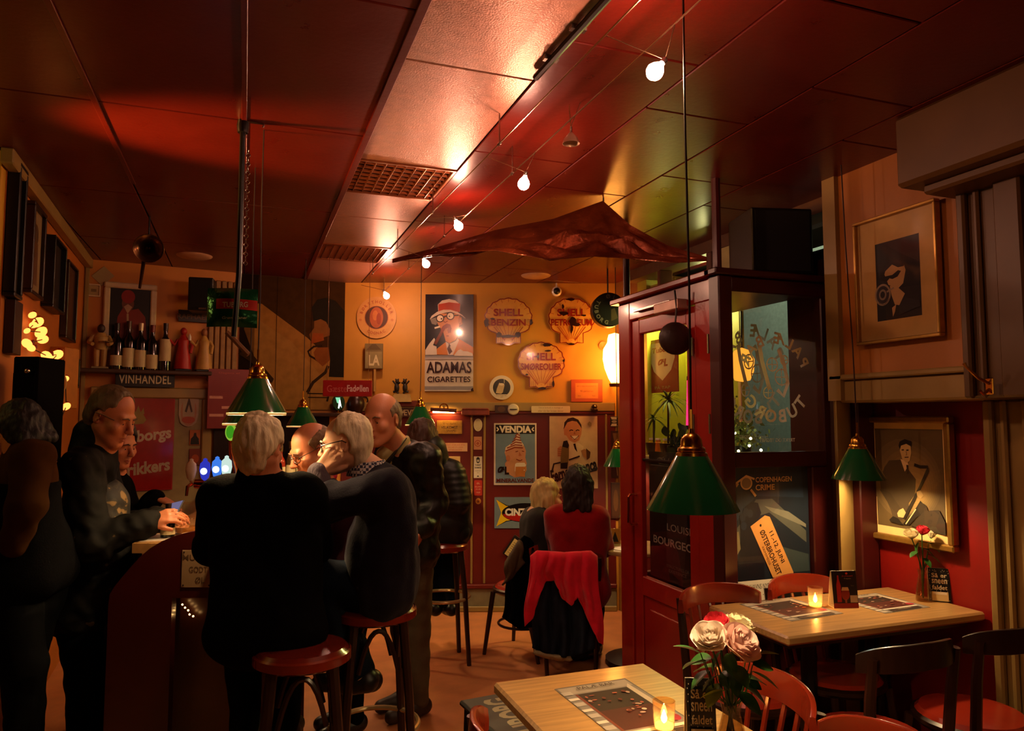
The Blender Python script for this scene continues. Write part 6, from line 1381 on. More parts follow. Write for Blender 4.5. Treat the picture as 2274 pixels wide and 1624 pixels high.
def d_lou(p):
    p.rect(0, 0, 1, 1, '#100C0B'); p.text('OU', .35, .93, .05, '#5A564E', tw=.3); p.line([(.05, .89), (.6, .89)], .008, '#5A564E'); p.poly([(.45, .72), (.85, .75), (.9, .45), (.8, .1), (.4, .15)], '#2A2422'); p.poly([(.55, .7), (.7, .72), (.7, .55), (.58, .55)], '#4A4442')
    p.text('LOUISE', .72, .42, .055, '#8A857A', tw=.58); p.text('BOURGEOIS', .62, .30, .062, '#8A857A', tw=1.05, bold=.02); p.text('STRUCTURES OF', .66, .12, .022, '#6A665E', tw=.5); p.text('EXISTENCE', .66, .085, .022, '#6A665E', tw=.4)
sign('poster', 'black exhibition poster with pale capitals behind the lower door glass', 'poster', W_VD, ((1440, 1010), (1536, 1000), (1540, 1300), (1446, 1288)), '#100C0B', d_lou, th=.002, off=-.006, ink=print_mat('poster_ink'))
t = thing('door_hanging', 'dark round wreath shaped sack hanging inside the upper door glass', 'ornament', P(1500, 752, 3.72)); MB().ball((0, 0, 0), (.095, .05, .085), nu=18, nv=12).build('sack', M('sack_brown', '#2A1610', .5, bump=.4, bscale=30), t); MB().tube([(0, 0, .08), (.01, 0, .16), (0, 0, .25)], .005, n=6).build('cord', m_cord, t)
# ================================================================== WINDOW BAY DISPLAY
W_BAY = Wall((2.99, 5.12), (2.99, 4.0))
def d_tsign(p):
    p.rect(0, 0, 1, 1, '#7A1410'); p.poly([(.10, .93), (.9, .93), (.9, .62), (.78, .40), (.5, .22), (.22, .40), (.10, .62)], '#C8CC9A'); p.text('Tuborg', .5, .78, .13, '#7A1A10', tw=.66, bold=.04, shear=.15); p.text('ØL', .52, .55, .15, '#7A1A10', tw=.32, bold=.05, shear=.15); p.text('PÅ TAP', .5, .10, .07, '#8A8A5A', tw=.5)
sign('window_sign', 'red window sign with a pale shield hanging among the plants', 'sign', W_BAY, (1438, 752, 1506, 872), '#7A1410', d_tsign, th=.006, off=0, ink=INK)
def d_fr(p): p.rect(0, 0, 1, 1, '#A89A3A'); p.text('FRIELES KAFFE', .6, .55, .3, '#1E1A0C', tw=1.0, shear=.25, bold=.02)
sign('window_sign', 'yellow green lettered sign high in the window above the door', 'sign', W_BAY, (1434, 628, 1500, 668), '#A89A3A', d_fr, th=.004, off=.0, ink=RINK)
t = thing('neon_tube', 'vertical pink neon tube at the edge of the window bay', 'lamp', P(1527, 905, 5.35)); q0 = P(1529, 845, 5.35) - t.location; q1 = P(1527, 945, 5.35) - t.location
MB().tube([q0, q1], .012, n=10).build('tube', E('neon_pink', '#FF2A6A', 1.6), t); MB().tube([q1, q1 - Vector((0, 0, .03))], .014).build('cap', m_black, t); MB().tube([q0, q0 + Vector((0, 0, .03))], .014).build('cap', m_black, t)
m_pl = M('plant_green', '#2E4A18', .5, var=.3, scale=20); m_pl2 = M('plant_dark', '#1A2E12', .5, var=.3)
def spiky(px, py, D, n, ln, label, base_py, seed):
    top = P(px, py, D); b0 = P(px, base_py, D); b0.z = 1.335; t = thing('potted_plant', label, 'plant', b0, 0); R = random.Random(seed); c = top - b0
    MB().lathe([(.001, 0), (.05, 0), (.065, .09), (.06, .092), (.001, .085)], n=18).build('pot', m_darkwood, t)
    MB().tube([(0, 0, .08), c], .008, n=6).build('stem', m_darkwood, t)
    for k in range(n):
        a = R.uniform(0, 2 * PI); el = R.uniform(-.5, 1.1); L_ = ln * R.uniform(.7, 1.1); d = Vector((math.cos(a) * math.cos(el), math.sin(a) * math.cos(el), math.sin(el)))
        def f(u, v, d=d, L_=L_): 
            s = Vector((-d.y, d.x, 0)).normalized(); return c + d * L_ * v + Vector((0, 0, -.5 * L_ * v * v)) + s * (u - .5) * .022 * (1 - v) ** .6
        b = MB(); b.grid(f, 1, 6); b.build('leaf', m_pl if k % 3 else m_pl2, t, smooth=80)
    return t
spiky(1484, 888, 5.38, 34, .20, 'spiky green dracaena plant on the window sill seen through the door', 990, 3)
spiky(1452, 930, 5.58, 22, .15, 'second smaller spiky plant at the left of the window sill', 995, 4)
t = thing('trailing_plant', 'trailing plant with dark oval leaves low on the window sill', 'plant', Vector((*P(1500, 1000, 5.24).xy, 1.335))); R = random.Random(9)
MB().lathe([(.001, 0), (.055, 0), (.06, .08), (.001, .075)], n=16).build('pot', m_black, t)
for k in range(16):
    q = Vector((R.uniform(-.12, .14), R.uniform(-.05, .05), R.uniform(.02, .26))); MB().tube([(0, 0, .07), q * .6 + Vector((0, 0, .05)), q], .003, n=5).build('stem', m_pl2, t)
    b = MB(); b.grid(lambda u, v: (.03 * (2 * u - 1) * math.sin(PI * (.05 + .9 * v)), .006 * math.cos(3 * u), .075 * (v - .5)), 4, 6); o = b.build('leaf', m_pl2, t, smooth=80); o.location = q; o.rotation_euler = (R.uniform(-.5, .5), R.uniform(-.8, .8), R.uniform(-.8, .8))
for k, (px, col) in enumerate(((1448, '#B8A820'), (1462, '#C86A1A'), (1478, '#C8B82A'), (1498, '#A8A82A'))):
    p = P(px, 996, (5.6, 5.53, 5.42, 5.3)[k]); p.z = 1.335; t = thing('window_jar', ('yellow', 'orange', 'bright yellow', 'olive')[k] + ' lit glass jar on the window sill', 'jar', p, 0, 'jars on the window sill')
    MB().lathe([(.001, 0), (.026, 0), (.028, .01), (.028, .09), (.018, .10), (.018, .115), (.001, .115)], n=16).build('jar_body', M('jar_' + col.strip('#'), col, .2, coat=.3), t); MB().lathe([(.02, .11), (.021, .125), (.001, .125)], n=14).build('lid', m_paper, t)
# street things beyond the vestibule glass
r = ray(1648, 812); t = thing('street_lantern', 'orange glowing lantern in the window bay seen through the etched glass', 'lamp', CAM + r * (3.12 / r.x))
MB().lathe([(.001, -.11), (.05, -.10), (.075, -.04), (.08, .04), (.05, .10), (.001, .12)], n=20).build('globe', E('lantern_orange', '#FF9A30', 1.3), t); MB().tube([(0, 0, .12), (0, 0, 2.48 - t.location.z)], .006).build('rod', m_black, t)
r = ray(1648, 985); hc = CAM + r * (3.12 / r.x)
t = thing('potted_shrub', 'pale green shrub with tiny lights at the near end of the window sill', 'plant', Vector((hc.x, hc.y, 1.335))); R = random.Random(11)
b = MB()
for k in range(420):
    q = Vector((R.gauss(0, .05), R.gauss(.03, .09), .17 + R.gauss(0, .07))); rr_ = R.uniform(.014, .026); n = Vector((R.uniform(-1, 1), R.uniform(-1, 1), R.uniform(-1, 1))).normalized(); a = n.orthogonal().normalized(); c_ = n.cross(a); b.raw([q + a * rr_, q + c_ * rr_ * .5, q - a * rr_, q - c_ * rr_ * .5], [(0, 1, 2, 3)])
o = b.build('foliage', M('hedge_green', '#7A8A4A', .6, var=.3), t, smooth=0); o['kind'] = 'stuff'
MB().lathe([(.001, 0), (.05, 0), (.06, .09), (.001, .085)], n=16).build('pot', m_black, t); MB().tube([(0, 0, .08), (0, .02, .2)], .008).build('trunk', m_darkwood, t)
for k, (px, py) in enumerate(((1632, 962), (1667, 974), (1622, 988), (1664, 990), (1612, 1000), (1690, 1000), (1640, 1002))):
    o = MB().ball((0, 0, 0), .009, nu=8, nv=6).build('tiny_light', E('fairy_light', '#FFF0B0', 9.0), t); r = ray(px, py); o.location = CAM + r * (3.04 / r.x) - t.location
# ================================================================== PEOPLE
# figures are grown as smooth distance fields (tapered limbs blended at the joints) and turned into one continuous surface
def rwave(co, seed, lam, n=26, an=(1., 1., 1.)):
    """smooth random field: sum of waves of random direction"""
    R = np.random.RandomState(seed); out = np.zeros(len(co)); c = co * np.array(an)
    for i in range(n):
        d = R.normal(size=3); d /= np.linalg.norm(d); out += np.sin((2 * PI / (lam * R.uniform(.6, 1.8))) * (c @ d) + R.uniform(0, 6.28))
    return out / math.sqrt(n)
class Field:
    def __init__(s): s.ops = []
    def cap(s, a, b, ra, rb=None, k=.02, n=None, sq=1., sub=False):
        a, b = np.array(a, float), np.array(b, float); rb = ra if rb is None else rb; m = max(ra, rb)
        nn = None if n is None else np.array(n, float)
        def fn(X, Y, Z):
            p = [X - a[0], Y - a[1], Z - a[2]]; d = b - a
            if nn is not None and sq != 1.:
                dn = p[0] * nn[0] + p[1] * nn[1] + p[2] * nn[2]; g = 1 / sq - 1
                p = [p[i] + g * dn * nn[i] for i in range(3)]; d = d + g * (d @ nn) * nn
            L2 = max(d @ d, 1e-9); t = np.clip((p[0] * d[0] + p[1] * d[1] + p[2] * d[2]) / L2, 0, 1)
            q = np.sqrt((p[0] - t * d[0]) ** 2 + (p[1] - t * d[1]) ** 2 + (p[2] - t * d[2]) ** 2)
            return (q - (ra + (rb - ra) * t)) * (min(sq, 1.) ** .5 if sq != 1. else 1.)
        M_ = m * max(1, sq); s.ops.append((fn, np.minimum(a, b) - M_, np.maximum(a, b) + M_, k, sub)); return s
    def ell(s, c, ax, r, k=.02, sub=False):
        c = np.array(c, float); A = [np.array(v, float) for v in ax]; r = [float(v) for v in r]; m = max(r)
        def fn(X, Y, Z):
            p = (X - c[0], Y - c[1], Z - c[2]); k0 = 0; k1 = 0
            for v, rr in zip(A, r):
                q = p[0] * v[0] + p[1] * v[1] + p[2] * v[2]; k0 = k0 + (q / rr) ** 2; k1 = k1 + (q / rr ** 2) ** 2
            k0 = np.sqrt(k0); k1 = np.sqrt(k1) + 1e-9; return k0 * (k0 - 1) / k1
        s.ops.append((fn, c - m, c + m, k, sub)); return s
    def half(s, p0, n, k=.01):
        """cut away the side the normal points to"""
        p0, n = np.array(p0, float), np.array(n, float)
        def fn(X, Y, Z): return (X - p0[0]) * n[0] + (Y - p0[1]) * n[1] + (Z - p0[2]) * n[2]
        s.ops.append((fn, None, None, k, 'half')); return s
    def mesh(s, h):
        lo = np.min([o[1] for o in s.ops if o[1] is not None and not o[4]], axis=0) - .03; hi = np.max([o[2] for o in s.ops if o[1] is not None and not o[4]], axis=0) + .03
        n = np.ceil((hi - lo) / h).astype(int) + 1
        ax = [lo[i] + h * np.arange(n[i]) for i in range(3)]; G = np.full(n, .5, np.float32)
        for fn, a, b, k, sub in s.ops:
            if a is None: sl = [slice(0, n[i]) for i in range(3)]
            else:
                pad = k + 3 * h + .01; sl = []
                for i in range(3):
                    i0 = max(0, int((a[i] - pad - lo[i]) / h)); i1 = min(n[i], int((b[i] + pad - lo[i]) / h) + 2); sl.append(slice(i0, max(i1, i0)))
            X = ax[0][sl[0]][:, None, None]; Y = ax[1][sl[1]][None, :, None]; Z = ax[2][sl[2]][None, None, :]
            if 0 in (X.size, Y.size, Z.size): continue
            d = fn(X, Y, Z); g = G[sl[0], sl[1], sl[2]]
            if sub:
                d = d if sub == 'half' else -d
                t = np.clip(.5 - .5 * (d - g) / k, 0, 1); G[sl[0], sl[1], sl[2]] = d * (1 - t) + g * t + k * t * (1 - t)
            else:
                t = np.clip(.5 + .5 * (d - g) / k, 0, 1); G[sl[0], sl[1], sl[2]] = d * (1 - t) + g * t - k * t * (1 - t)
        # naive surface nets
        S = G < 0; c = [(i, j, l) for i in (0, 1) for j in (0, 1) for l in (0, 1)]
        def sub_(A, o): return A[o[0]:A.shape[0] - 1 + o[0], o[1]:A.shape[1] - 1 + o[1], o[2]:A.shape[2] - 1 + o[2]]
        cnt = sum(sub_(S, o).astype(np.int8) for o in c); act = np.argwhere((cnt > 0) & (cnt < 8)); idx = -np.ones(cnt.shape, np.int64); idx[act[:, 0], act[:, 1], act[:, 2]] = np.arange(len(act))
        acc = np.zeros((len(act), 3)); num = np.zeros(len(act))
        vals = {o: G[act[:, 0] + o[0], act[:, 1] + o[1], act[:, 2] + o[2]] for o in c}
        for o in c:
            for k in range(3):
                if o[k] == 0:
                    q = list(o); q[k] = 1; q = tuple(q); va, vb = vals[o], vals[q]; cr = (va < 0) != (vb < 0)
                    t = np.where(cr, va / np.where(va - vb == 0, 1, va - vb), 0)
                    pt = np.tile(np.array(o, float), (len(act), 1)); pt[:, k] += t; acc[cr] += pt[cr]; num[cr] += 1
        V = lo + h * (act + acc / np.maximum(num, 1)[:, None]); Fs = []
        for k in range(3):
            u, v = (k + 1) % 3, (k + 2) % 3; s0 = [slice(None)] * 3; s1 = [slice(None)] * 3; s0[k] = slice(0, -1); s1[k] = slice(1, None)
            A, B = S[tuple(s0)], S[tuple(s1)]; e = np.argwhere(A != B); ok = (e[:, u] > 0) & (e[:, v] > 0) & (e[:, u] < n[u] - 1) & (e[:, v] < n[v] - 1); e = e[ok]
            q = []
            for du, dv in ((0, 0), (-1, 0), (-1, -1), (0, -1)):
                p = e.copy(); p[:, u] += du; p[:, v] += dv; q.append(idx[p[:, 0], p[:, 1], p[:, 2]])
            q = np.stack(q, 1); flip = B[e[:, 0], e[:, 1], e[:, 2]]
            q[flip] = q[flip][:, ::-1]; Fs.append(q)
        return V, np.concatenate(Fs)
    def build(s, name, mat, parent, h=.008, wr=0., wf=22., seed=0, streak=None):
        V, Fq = s.mesh(h); me = bpy.data.meshes.new(name)
        off = np.array(parent.matrix_world.translation) if parent else 0; V = V - off
        me.vertices.add(len(V)); me.vertices.foreach_set('co', V.ravel()); me.loops.add(Fq.size); me.loops.foreach_set('vertex_index', Fq.ravel().astype(np.int32))
        me.polygons.add(len(Fq)); me.polygons.foreach_set('loop_start', np.arange(0, Fq.size, 4, dtype=np.int32)); me.polygons.foreach_set('use_smooth', np.ones(len(Fq), bool))
        me.update(calc_edges=True); me.validate()
        if wr or streak:
            nr = np.empty(len(me.vertices) * 3); me.vertices.foreach_get('normal', nr); nr = nr.reshape(-1, 3); co = np.empty(len(me.vertices) * 3); me.vertices.foreach_get('co', co); co = co.reshape(-1, 3)
            x, y, z = (co + seed * 1.7).T
            if wr:
                w = rwave(co, seed + 1, 2.6 / wf, 20, (1, 1, .8)) * .8 - .5 * np.abs(rwave(co, seed + 9, 3.4 / wf, 16, (.7, .7, 1.2)))
                co = co + nr * (wr * w)[:, None]
            if streak:
                am, lm = streak; w = .8 * rwave(co, seed + 3, lm, 30, (1, 1, .34)) + .5 * rwave(co, seed + 5, lm * 3, 12, (1, 1, .7)) + .45 * rwave(co, seed + 6, lm * .45, 30, (1, 1, .3))
                co = co + nr * (am * w)[:, None]
            me.vertices.foreach_set('co', co.ravel()); me.update()
        me.materials.append(mat); o = bpy.data.objects.new(name, me); C.objects.link(o); o.parent = parent; return o
def nrm(v): v = Vector(v); return v.normalized()
class Head:
    def __init__(s, c, f, u=(0, 0, 1), sc=1.):
        s.c = Vector(c); s.f = nrm(f); u = Vector(u); s.u = (u - s.f * u.dot(s.f)).normalized(); s.l = s.u.cross(s.f); s.s = sc
    def __call__(s, x, y, z): return s.c + (s.f * x + s.l * y + s.u * z) * s.s
    @property
    def ax(s): return (s.f, s.l, s.u)
    def mat(s): return Matrix(((s.f.x, s.l.x, s.u.x, s.c.x), (s.f.y, s.l.y, s.u.y, s.c.y), (s.f.z, s.l.z, s.u.z, s.c.z), (0, 0, 0, 1)))
def head_field(F_, H, smile=0., fat=1., nose=1.):
    s = H.s; r = lambda *v: [q * s for q in v]
    F_.ell(H(-.015, 0, .036), H.ax, r(.099, .078, .092), .02); F_.ell(H(.032, 0, -.04), H.ax, r(.062, .062 * fat, .082), .03)
    F_.cap(H(0, .056 * fat, -.05), H(.062, .022, -.102), .020 * s, .016 * s, .03); F_.cap(H(0, -.056 * fat, -.05), H(.062, -.022, -.102), .020 * s, .016 * s, .03)
    F_.cap(H(.074, .010, -.106), H(.074, -.010, -.106), .018 * s, None, .018)
    F_.cap(H(.080, .034, .022), H(.080, -.034, .022), .013 * s, None, .018)
    for y in (1, -1):
        F_.ell(H(.094, .031 * y, .002), H.ax, r(.016, .018, .013), .012, True)
        F_.ell(H(.064, .044 * y * fat, -.026), H.ax, r(.026, .024, .024), .02)
        F_.ell(H(.0795, .031 * y, .0065), H.ax, r(.0135, .0155, .009), .004); F_.ell(H(.0785, .031 * y, -.0085), H.ax, r(.0125, .015, .0065), .005)
        F_.ell(H(-.010, .080 * y, -.004), (nrm(H.f + H.l * .35 * y), nrm(H.l * y - H.f * .35), H.u), r(.020, .008, .032), .006)
        F_.ell(H(-.004, .088 * y, -.002), H.ax, r(.010, .006, .018), .006, True)
        F_.ell(H(.106, .012 * y, -.036), H.ax, r(.009, .008, .007), .006)
    F_.cap(H(.088, 0, .014), H(.112 + .006 * nose, 0, -.030), .0085 * s, .0125 * s, .012)
    F_.cap(H(.087, .019, -.064 + .006 * smile), H(.095, 0, -.0645), .006 * s, .0068 * s, .007); F_.cap(H(.087, -.019, -.064 + .006 * smile), H(.095, 0, -.0645), .006 * s, .0068 * s, .007)
    F_.cap(H(.085, .016, -.076 + .005 * smile), H(.0915, 0, -.0785), .006 * s, .0075 * s, .007); F_.cap(H(.085, -.016, -.076 + .005 * smile), H(.0915, 0, -.0785), .006 * s, .0075 * s, .007)
    F_.cap(H(.092, .024 + .003 * smile, -.070 + .009 * smile), H(.101, 0, -.071), .003 * s, .0032 * s, .004, sub=True); F_.cap(H(.092, -.024 - .003 * smile, -.070 + .009 * smile), H(.101, 0, -.071), .003 * s, .0032 * s, .004, sub=True)
m_eye = M('eye_white', '#C8BAA8', .2); m_iris = M('eye_iris', '#241812', .15)
def face_parts(H, t, brow='#8A7A62', glasses=None, lips='#9A4A34'):
    off = Vector(t.location)
    b = MB()
    for y in (1, -1): b.ball(H(.078, .031 * y, -.001) - off, .0122 * H.s, 0, 12, 8); b.ball(H(.0845, .0305 * y, -.002) - off, .0066 * H.s, 1, 10, 6)
    b.build('eyes', [m_eye, m_iris], t, smooth=80)
    b = MB()
    for y in (1, -1): b.tube([H(.098, .012 * y, .022) - off, H(.100, .028 * y, .028) - off, H(.088, .048 * y, .022) - off], [.003, .0042, .002], n=6)
    b.build('eyebrows', M('brow_' + brow.strip('#'), brow, .7), t)
    b = MB(); b.tube([H(.090, .020, -.068) - off, H(.0985, .006, -.0655) - off, H(.099, 0, -.0665) - off, H(.0985, -.006, -.0655) - off, H(.090, -.020, -.068) - off], [.002, .0042, .0038, .0042, .002], n=6); b.tube([H(.089, .017, -.0735) - off, H(.097, 0, -.0785) - off, H(.089, -.017, -.0735) - off], [.002, .0052, .002], n=6)
    b.build('lips', M('lips', lips, .45), t, smooth=80)
    if glasses:
        b = MB(); zc, rx, rz = .0, .026, .019
        for y in (1, -1):
            pts = [H(.104 - .012 * abs(math.cos(a)) * (1 if math.cos(a) * y > 0 else 0), .031 * y + rx * math.cos(a), zc + rz * math.sin(a)) - off for a in [2 * PI * k / 20 for k in range(21)]]; b.tube(pts, .0019, n=6)
            b.tube([H(.094, .058 * y, .008) - off, H(.05, .081 * y, .012) - off, H(-.005, .086 * y, .016) - off, H(-.022, .084 * y, .004) - off], .0022, n=6)
        b.tube([H(.106, .006, .005) - off, H(.108, 0, .008) - off, H(.106, -.006, .005) - off], .0018, n=6)
        b.build('glasses', M('glasses_' + glasses.strip('#'), glasses, .3), t)
def hand_field(F_, w, d, nrm_, side=1, curl=.6, sc=1., spread=.10, thumb=.6, k=.006):
    """w wrist, d towards the fingers, nrm_ back of the hand, side=+1 thumb on the d x nrm side"""
    w = Vector(w); d = nrm(d); n = Vector(nrm_); n = (n - d * n.dot(d)).normalized(); sd = d.cross(n) * side
    L = [.070, .078, .074, .058]; 
    for i in range(4):
        o = (1.5 - i) * .0195 * sc; k0 = w + d * .012 + sd * o * .55; kn = w + d * (.088 - .004 * abs(i - 1.2)) * sc + sd * o
        F_.cap(k0, kn, .0135 * sc, .0105 * sc, .012)
        a = 0; p = kn; dd = nrm(d + sd * spread * (1.5 - i) * .5); ln = L[i] * sc
        for j, fr in enumerate((.46, .30, .24)):
            a += curl * (.55, .75, .5)[j]; e = dd * math.cos(a) - n * math.sin(a); q = p + e * ln * fr
            F_.cap(p, q, (.0098, .0090, .0082)[j] * sc, (.0090, .0082, .0070)[j] * sc, k * .6); p = q
    F_.cap(w + d * .02 + sd * .018, w + d * .06 * sc + sd * .022, .017 * sc, .013 * sc, .014)
    p = w + d * .028 * sc + sd * .028 * sc; e = nrm(d * .75 + sd * .75 * thumb - n * .25); q = p + e * .042 * sc; F_.cap(p, q, .0135 * sc, .0105 * sc, .01); e2 = nrm(e + d * .35 - n * .25); F_.cap(q, q + e2 * .032 * sc, .0102 * sc, .0082 * sc, .006)
def torso_field(F_, J, e=0., depth=.70, belly=0., k=.05):
    f = J['f']; up = nrm(J['neck'] - J['pel']); lat = nrm(J['shL'] - J['shR']); n = nrm(lat.cross(up)); 
    if n.dot(f) < 0: n = -n
    w = (J['shL'] - J['shR']).length
    for s in ('L', 'R'):
        h = J['hip' + s]; F_.cap(h, J['pel'] + (h - J['pel']) * .5 + up * .06, .095 + e, .10 + e, k, n, .95)
    ch = J['chest']; bl = J['pel'].lerp(ch, .5) + n * belly * .5
    o = lat * w * .17
    F_.cap(J['pel'] - o * .9, J['pel'] + o * .9, .105 + e, None, k, n, depth + .15)
    F_.cap(bl - o * .85, bl + o * .85, .108 + e + belly * .5, None, k * 1.6, n, depth + .08 + belly)
    F_.cap(ch - o * 1.05, ch + o * 1.05, .120 + e, None, k * 1.6, n, depth)
    F_.cap(J['shL'] - lat * .03, J['shR'] + lat * .03, .062 + e * .8, None, k * 1.2)
    F_.cap(ch + up * .06, J['neck'] - up * .03, .095 + e * .5, .062 + e * .4, k)
def limb(F_, J, e, part, k=.03, cut=1.):
    for s in ('L', 'R'):
        if part == 'arm':
            F_.cap(J['sh' + s], J['el' + s], .054 + e, .044 + e, k); w = J['el' + s].lerp(J['wr' + s], cut); F_.cap(J['el' + s], w, .043 + e, .031 + e * 1.0, k)
        else:
            F_.cap(J['hip' + s], J['kn' + s], .086 + e, .060 + e, k * 1.4); w = J['kn' + s].lerp(J['an' + s], cut); F_.cap(J['kn' + s], w, .058 + e, .038 + e, k)
            if part == 'leg' and cut >= 1: F_.cap(J['kn' + s].lerp(J['an' + s], .25) - J['f'] * .012, J['kn' + s].lerp(J['an' + s], .5), .052 + e, .046 + e, k)
def person(label, J, H, skin, top, trousers, shoes, hands, face=None, hair=None, hs=.006, cs=.009, belly=0., top_e=.022, top_wr=.004, group=None, smile=0., fat=1., top_name='sweater', top_cut=.97, extra=None, low=True):
    base = Vector(((J['anL'].x + J['anR'].x) / 2, (J['anL'].y + J['anR'].y) / 2, min(J['anL'].z, J['anR'].z) - .07)) if low else Vector((J['pel'].x, J['pel'].y, 0))
    t = thing('person', label, 'person', base, 0, group); bpy.context.view_layer.update()
    B = Field(); head_field(B, H, smile, fat); B.cap(H(-.03, 0, -.05), J['neck'], .052 * H.s, .060, .03)
    torso_field(B, J, 0, belly=belly); limb(B, J, 0, 'arm'); limb(B, J, 0, 'leg')
    for s in ('L', 'R'):
        F0 = J.get('toe' + s, J['f']); a = J['an' + s]; B.cap(a, a - Vector((0, 0, .035)) + F0 * .10, .036, .028, .03)
        if s in hands: hd, hn, sd, cu = hands[s]; hand_field(B, J['wr' + s], hd, hn, sd, cu)
    B.build('body', skin, t, hs)
    T = Field(); torso_field(T, J, top_e, belly=belly); limb(T, J, top_e * .9, 'arm', cut=top_cut)
    T.half(J['neck'] + nrm(J['neck'] - J['pel']) * .035, nrm(nrm(J['neck'] - J['pel']) - J['f'] * -.25), .01)
    T.build(top_name, top, t, cs, top_wr, 38 if 'jacket' in top_name else 24, seed=len(label))
    L_ = Field(); up = nrm(J['neck'] - J['pel']); f = J['f']
    for s in ('L', 'R'): L_.cap(J['hip' + s], J['pel'] + (J['hip' + s] - J['pel']) * .5 + up * .05, .103, .112, .05)
    limb(L_, J, .018, 'leg', cut=.94); L_.build('trousers', trousers, t, cs, .004, 26, seed=3)
    S_ = Field()
    for s in ('L', 'R'):
        F0 = J.get('toe' + s, J['f']); a = J['an' + s]; z0 = a.z - .07
        S_.cap(a - Vector((0, 0, .02)) - F0 * .03, a - Vector((0, 0, .03)) + F0 * .04, .047, .045, .03); S_.cap(a - Vector((0, 0, .028)) + F0 * .04, a - Vector((0, 0, .036)) + F0 * .165, .046, .036, .03)
        S_.half((a.x, a.y, z0), (0, 0, -1), .006)
    S_.build('shoes', shoes, t, .009)
    if face: face_parts(H, t, **face)
    if hair: hair(H, t)
    if extra: extra(H, t, J)
    return t
def J_(f, pel, chest, neck, shL, shR, elL, elR, wrL, wrR, hipw, knL, knR, anL, anR, **k):
    f = nrm((f[0], f[1], 0)); lat = Vector((-f.y, f.x, 0))
    return dict(f=f, pel=pel, chest=chest, neck=neck, shL=shL, shR=shR, elL=elL, elR=elR, wrL=wrL, wrR=wrR, hipL=pel + lat * hipw, hipR=pel - lat * hipw, knL=knL, knR=knR, anL=anL, anR=anR, **k)
# hair styles ---------------------------------------------------------------
def hair_full(col, long=0., vol=1., streak=(.0032, .030), recede=0., earcut=1., name='hair'):
    m = M('hair_' + col.strip('#'), col, .6, var=.25, scale=40, bump=.4, bscale=90, stretch=(1, 1, .25))
    def g(H, t):
        A = Field(); s = H.s
        A.ell(H(-.020, 0, .048), H.ax, [.106 * s * vol, .089 * s * vol, .096 * s * vol], .02); A.cap(H(-.065, .03, -.02), H(-.055, .02, -.075 - long * .3), .045 * s * vol, .035 * s, .04); A.cap(H(-.065, -.03, -.02), H(-.055, -.02, -.075 - long * .3), .045 * s * vol, .035 * s, .04)
        for y in (1, -1): A.cap(H(-.022, .073 * y, .03), H(-.035, .070 * y, -.02 - long * .2), .018 * s * vol, .012 * s, .03)
        if long:
            for y in (-1, -.4, .4, 1): A.cap(H(-.05, .06 * y, 0), H(-.07 + .01 * y, .075 * y, -.09 - long), .042 * s * vol, .022 * s, .03); 
            for y in (-1, 1): A.cap(H(.0, .078 * y, .02), H(-.01, .088 * y, -.06 - long * .8), .026 * s * vol, .016 * s, .03)
        A.ell(H(.085, 0, -.025), H.ax, [.078 * s, .070 * s, .108 * s], .012, True)
        if recede: A.ell(H(.085, 0, .055), (nrm(H.f - H.u * .5), H.l, nrm(H.u + H.f * .5)), [(.055 + recede) * s, .066 * s, .06 * s], .014, True); [A.ell(H(.06, .08 * y, .02), H.ax, [.05 * s, .03 * s, .05 * s], .01, True) for y in (1, -1)]
        if not long:
            for y in (1, -1): A.ell(H(-.004, .09 * y, -.006), H.ax, [.026 * s * earcut, .03 * s, .038 * s * earcut], .008, True)
        A.build(name, m, t, .0055, streak=streak)
    return g
def hair_fringe(col, back=.0, thick=1.):
    """bald on top, hair round the sides and back"""
    m = M('hair_' + col.strip('#'), col, .6, var=.25, scale=40, bump=.4, bscale=90)
    def g(H, t):
        A = Field(); s = H.s; A.ell(H(-.022, 0, .030), H.ax, [.100 * s * thick, .0875 * s * thick, .085 * s], .01); A.cap(H(-.075, .025, -.03), H(-.075, -.025, -.03), .038 * s, None, .03)
        A.ell(H(.03, 0, .10), (nrm(H.f + H.u * -.25), H.l, nrm(H.u + H.f * .25)), [.125 * s, .078 * s, .070 * s], .012, True)
        A.ell(H(.085, 0, -.03), H.ax, [.095 * s, .12 * s, .12 * s], .012, True)
        for y in (1, -1): A.ell(H(-.004, .09 * y, -.004), H.ax, [.020 * s, .03 * s, .034 * s], .008, True)
        A.build('hair', m, t, .0055, streak=(.002, .022))
    return g
SK = M('skin_ruddy', '#C8825C', .5, var=.08, scale=14, bump=.08, bscale=120); SK2 = M('skin_warm', '#B8704A', .5, var=.08, scale=14, bump=.08, bscale=120); SK3 = M('skin_pale', '#D09A74', .5, var=.08, scale=14, bump=.06, bscale=120)
m_blk = M('knit_black', '#070708', .95, ior=1.12, var=.2, bump=.2, bscale=160); m_navy = M('knit_navy', '#1A1822', .9, ior=1.12, var=.15, bump=.25, bscale=160, sheen=.08); m_jeans = M('denim_dark', '#141B26', .8, ior=1.12, var=.2, bump=.15, bscale=200); m_trou = M('cord_brown', '#4A3C26', .8, var=.15, bump=.1, bscale=150); m_shoe = M('shoe_dark', '#14100D', .4, var=.2)
m_dtrou = M('trousers_black', '#060708', .8, ior=1.12, var=.2)
def V3(px, py, D): return P(px, py, D)
camF = Vector((FH.x, FH.y, 0)); camR = Vector((rgt.x, rgt.y, 0))
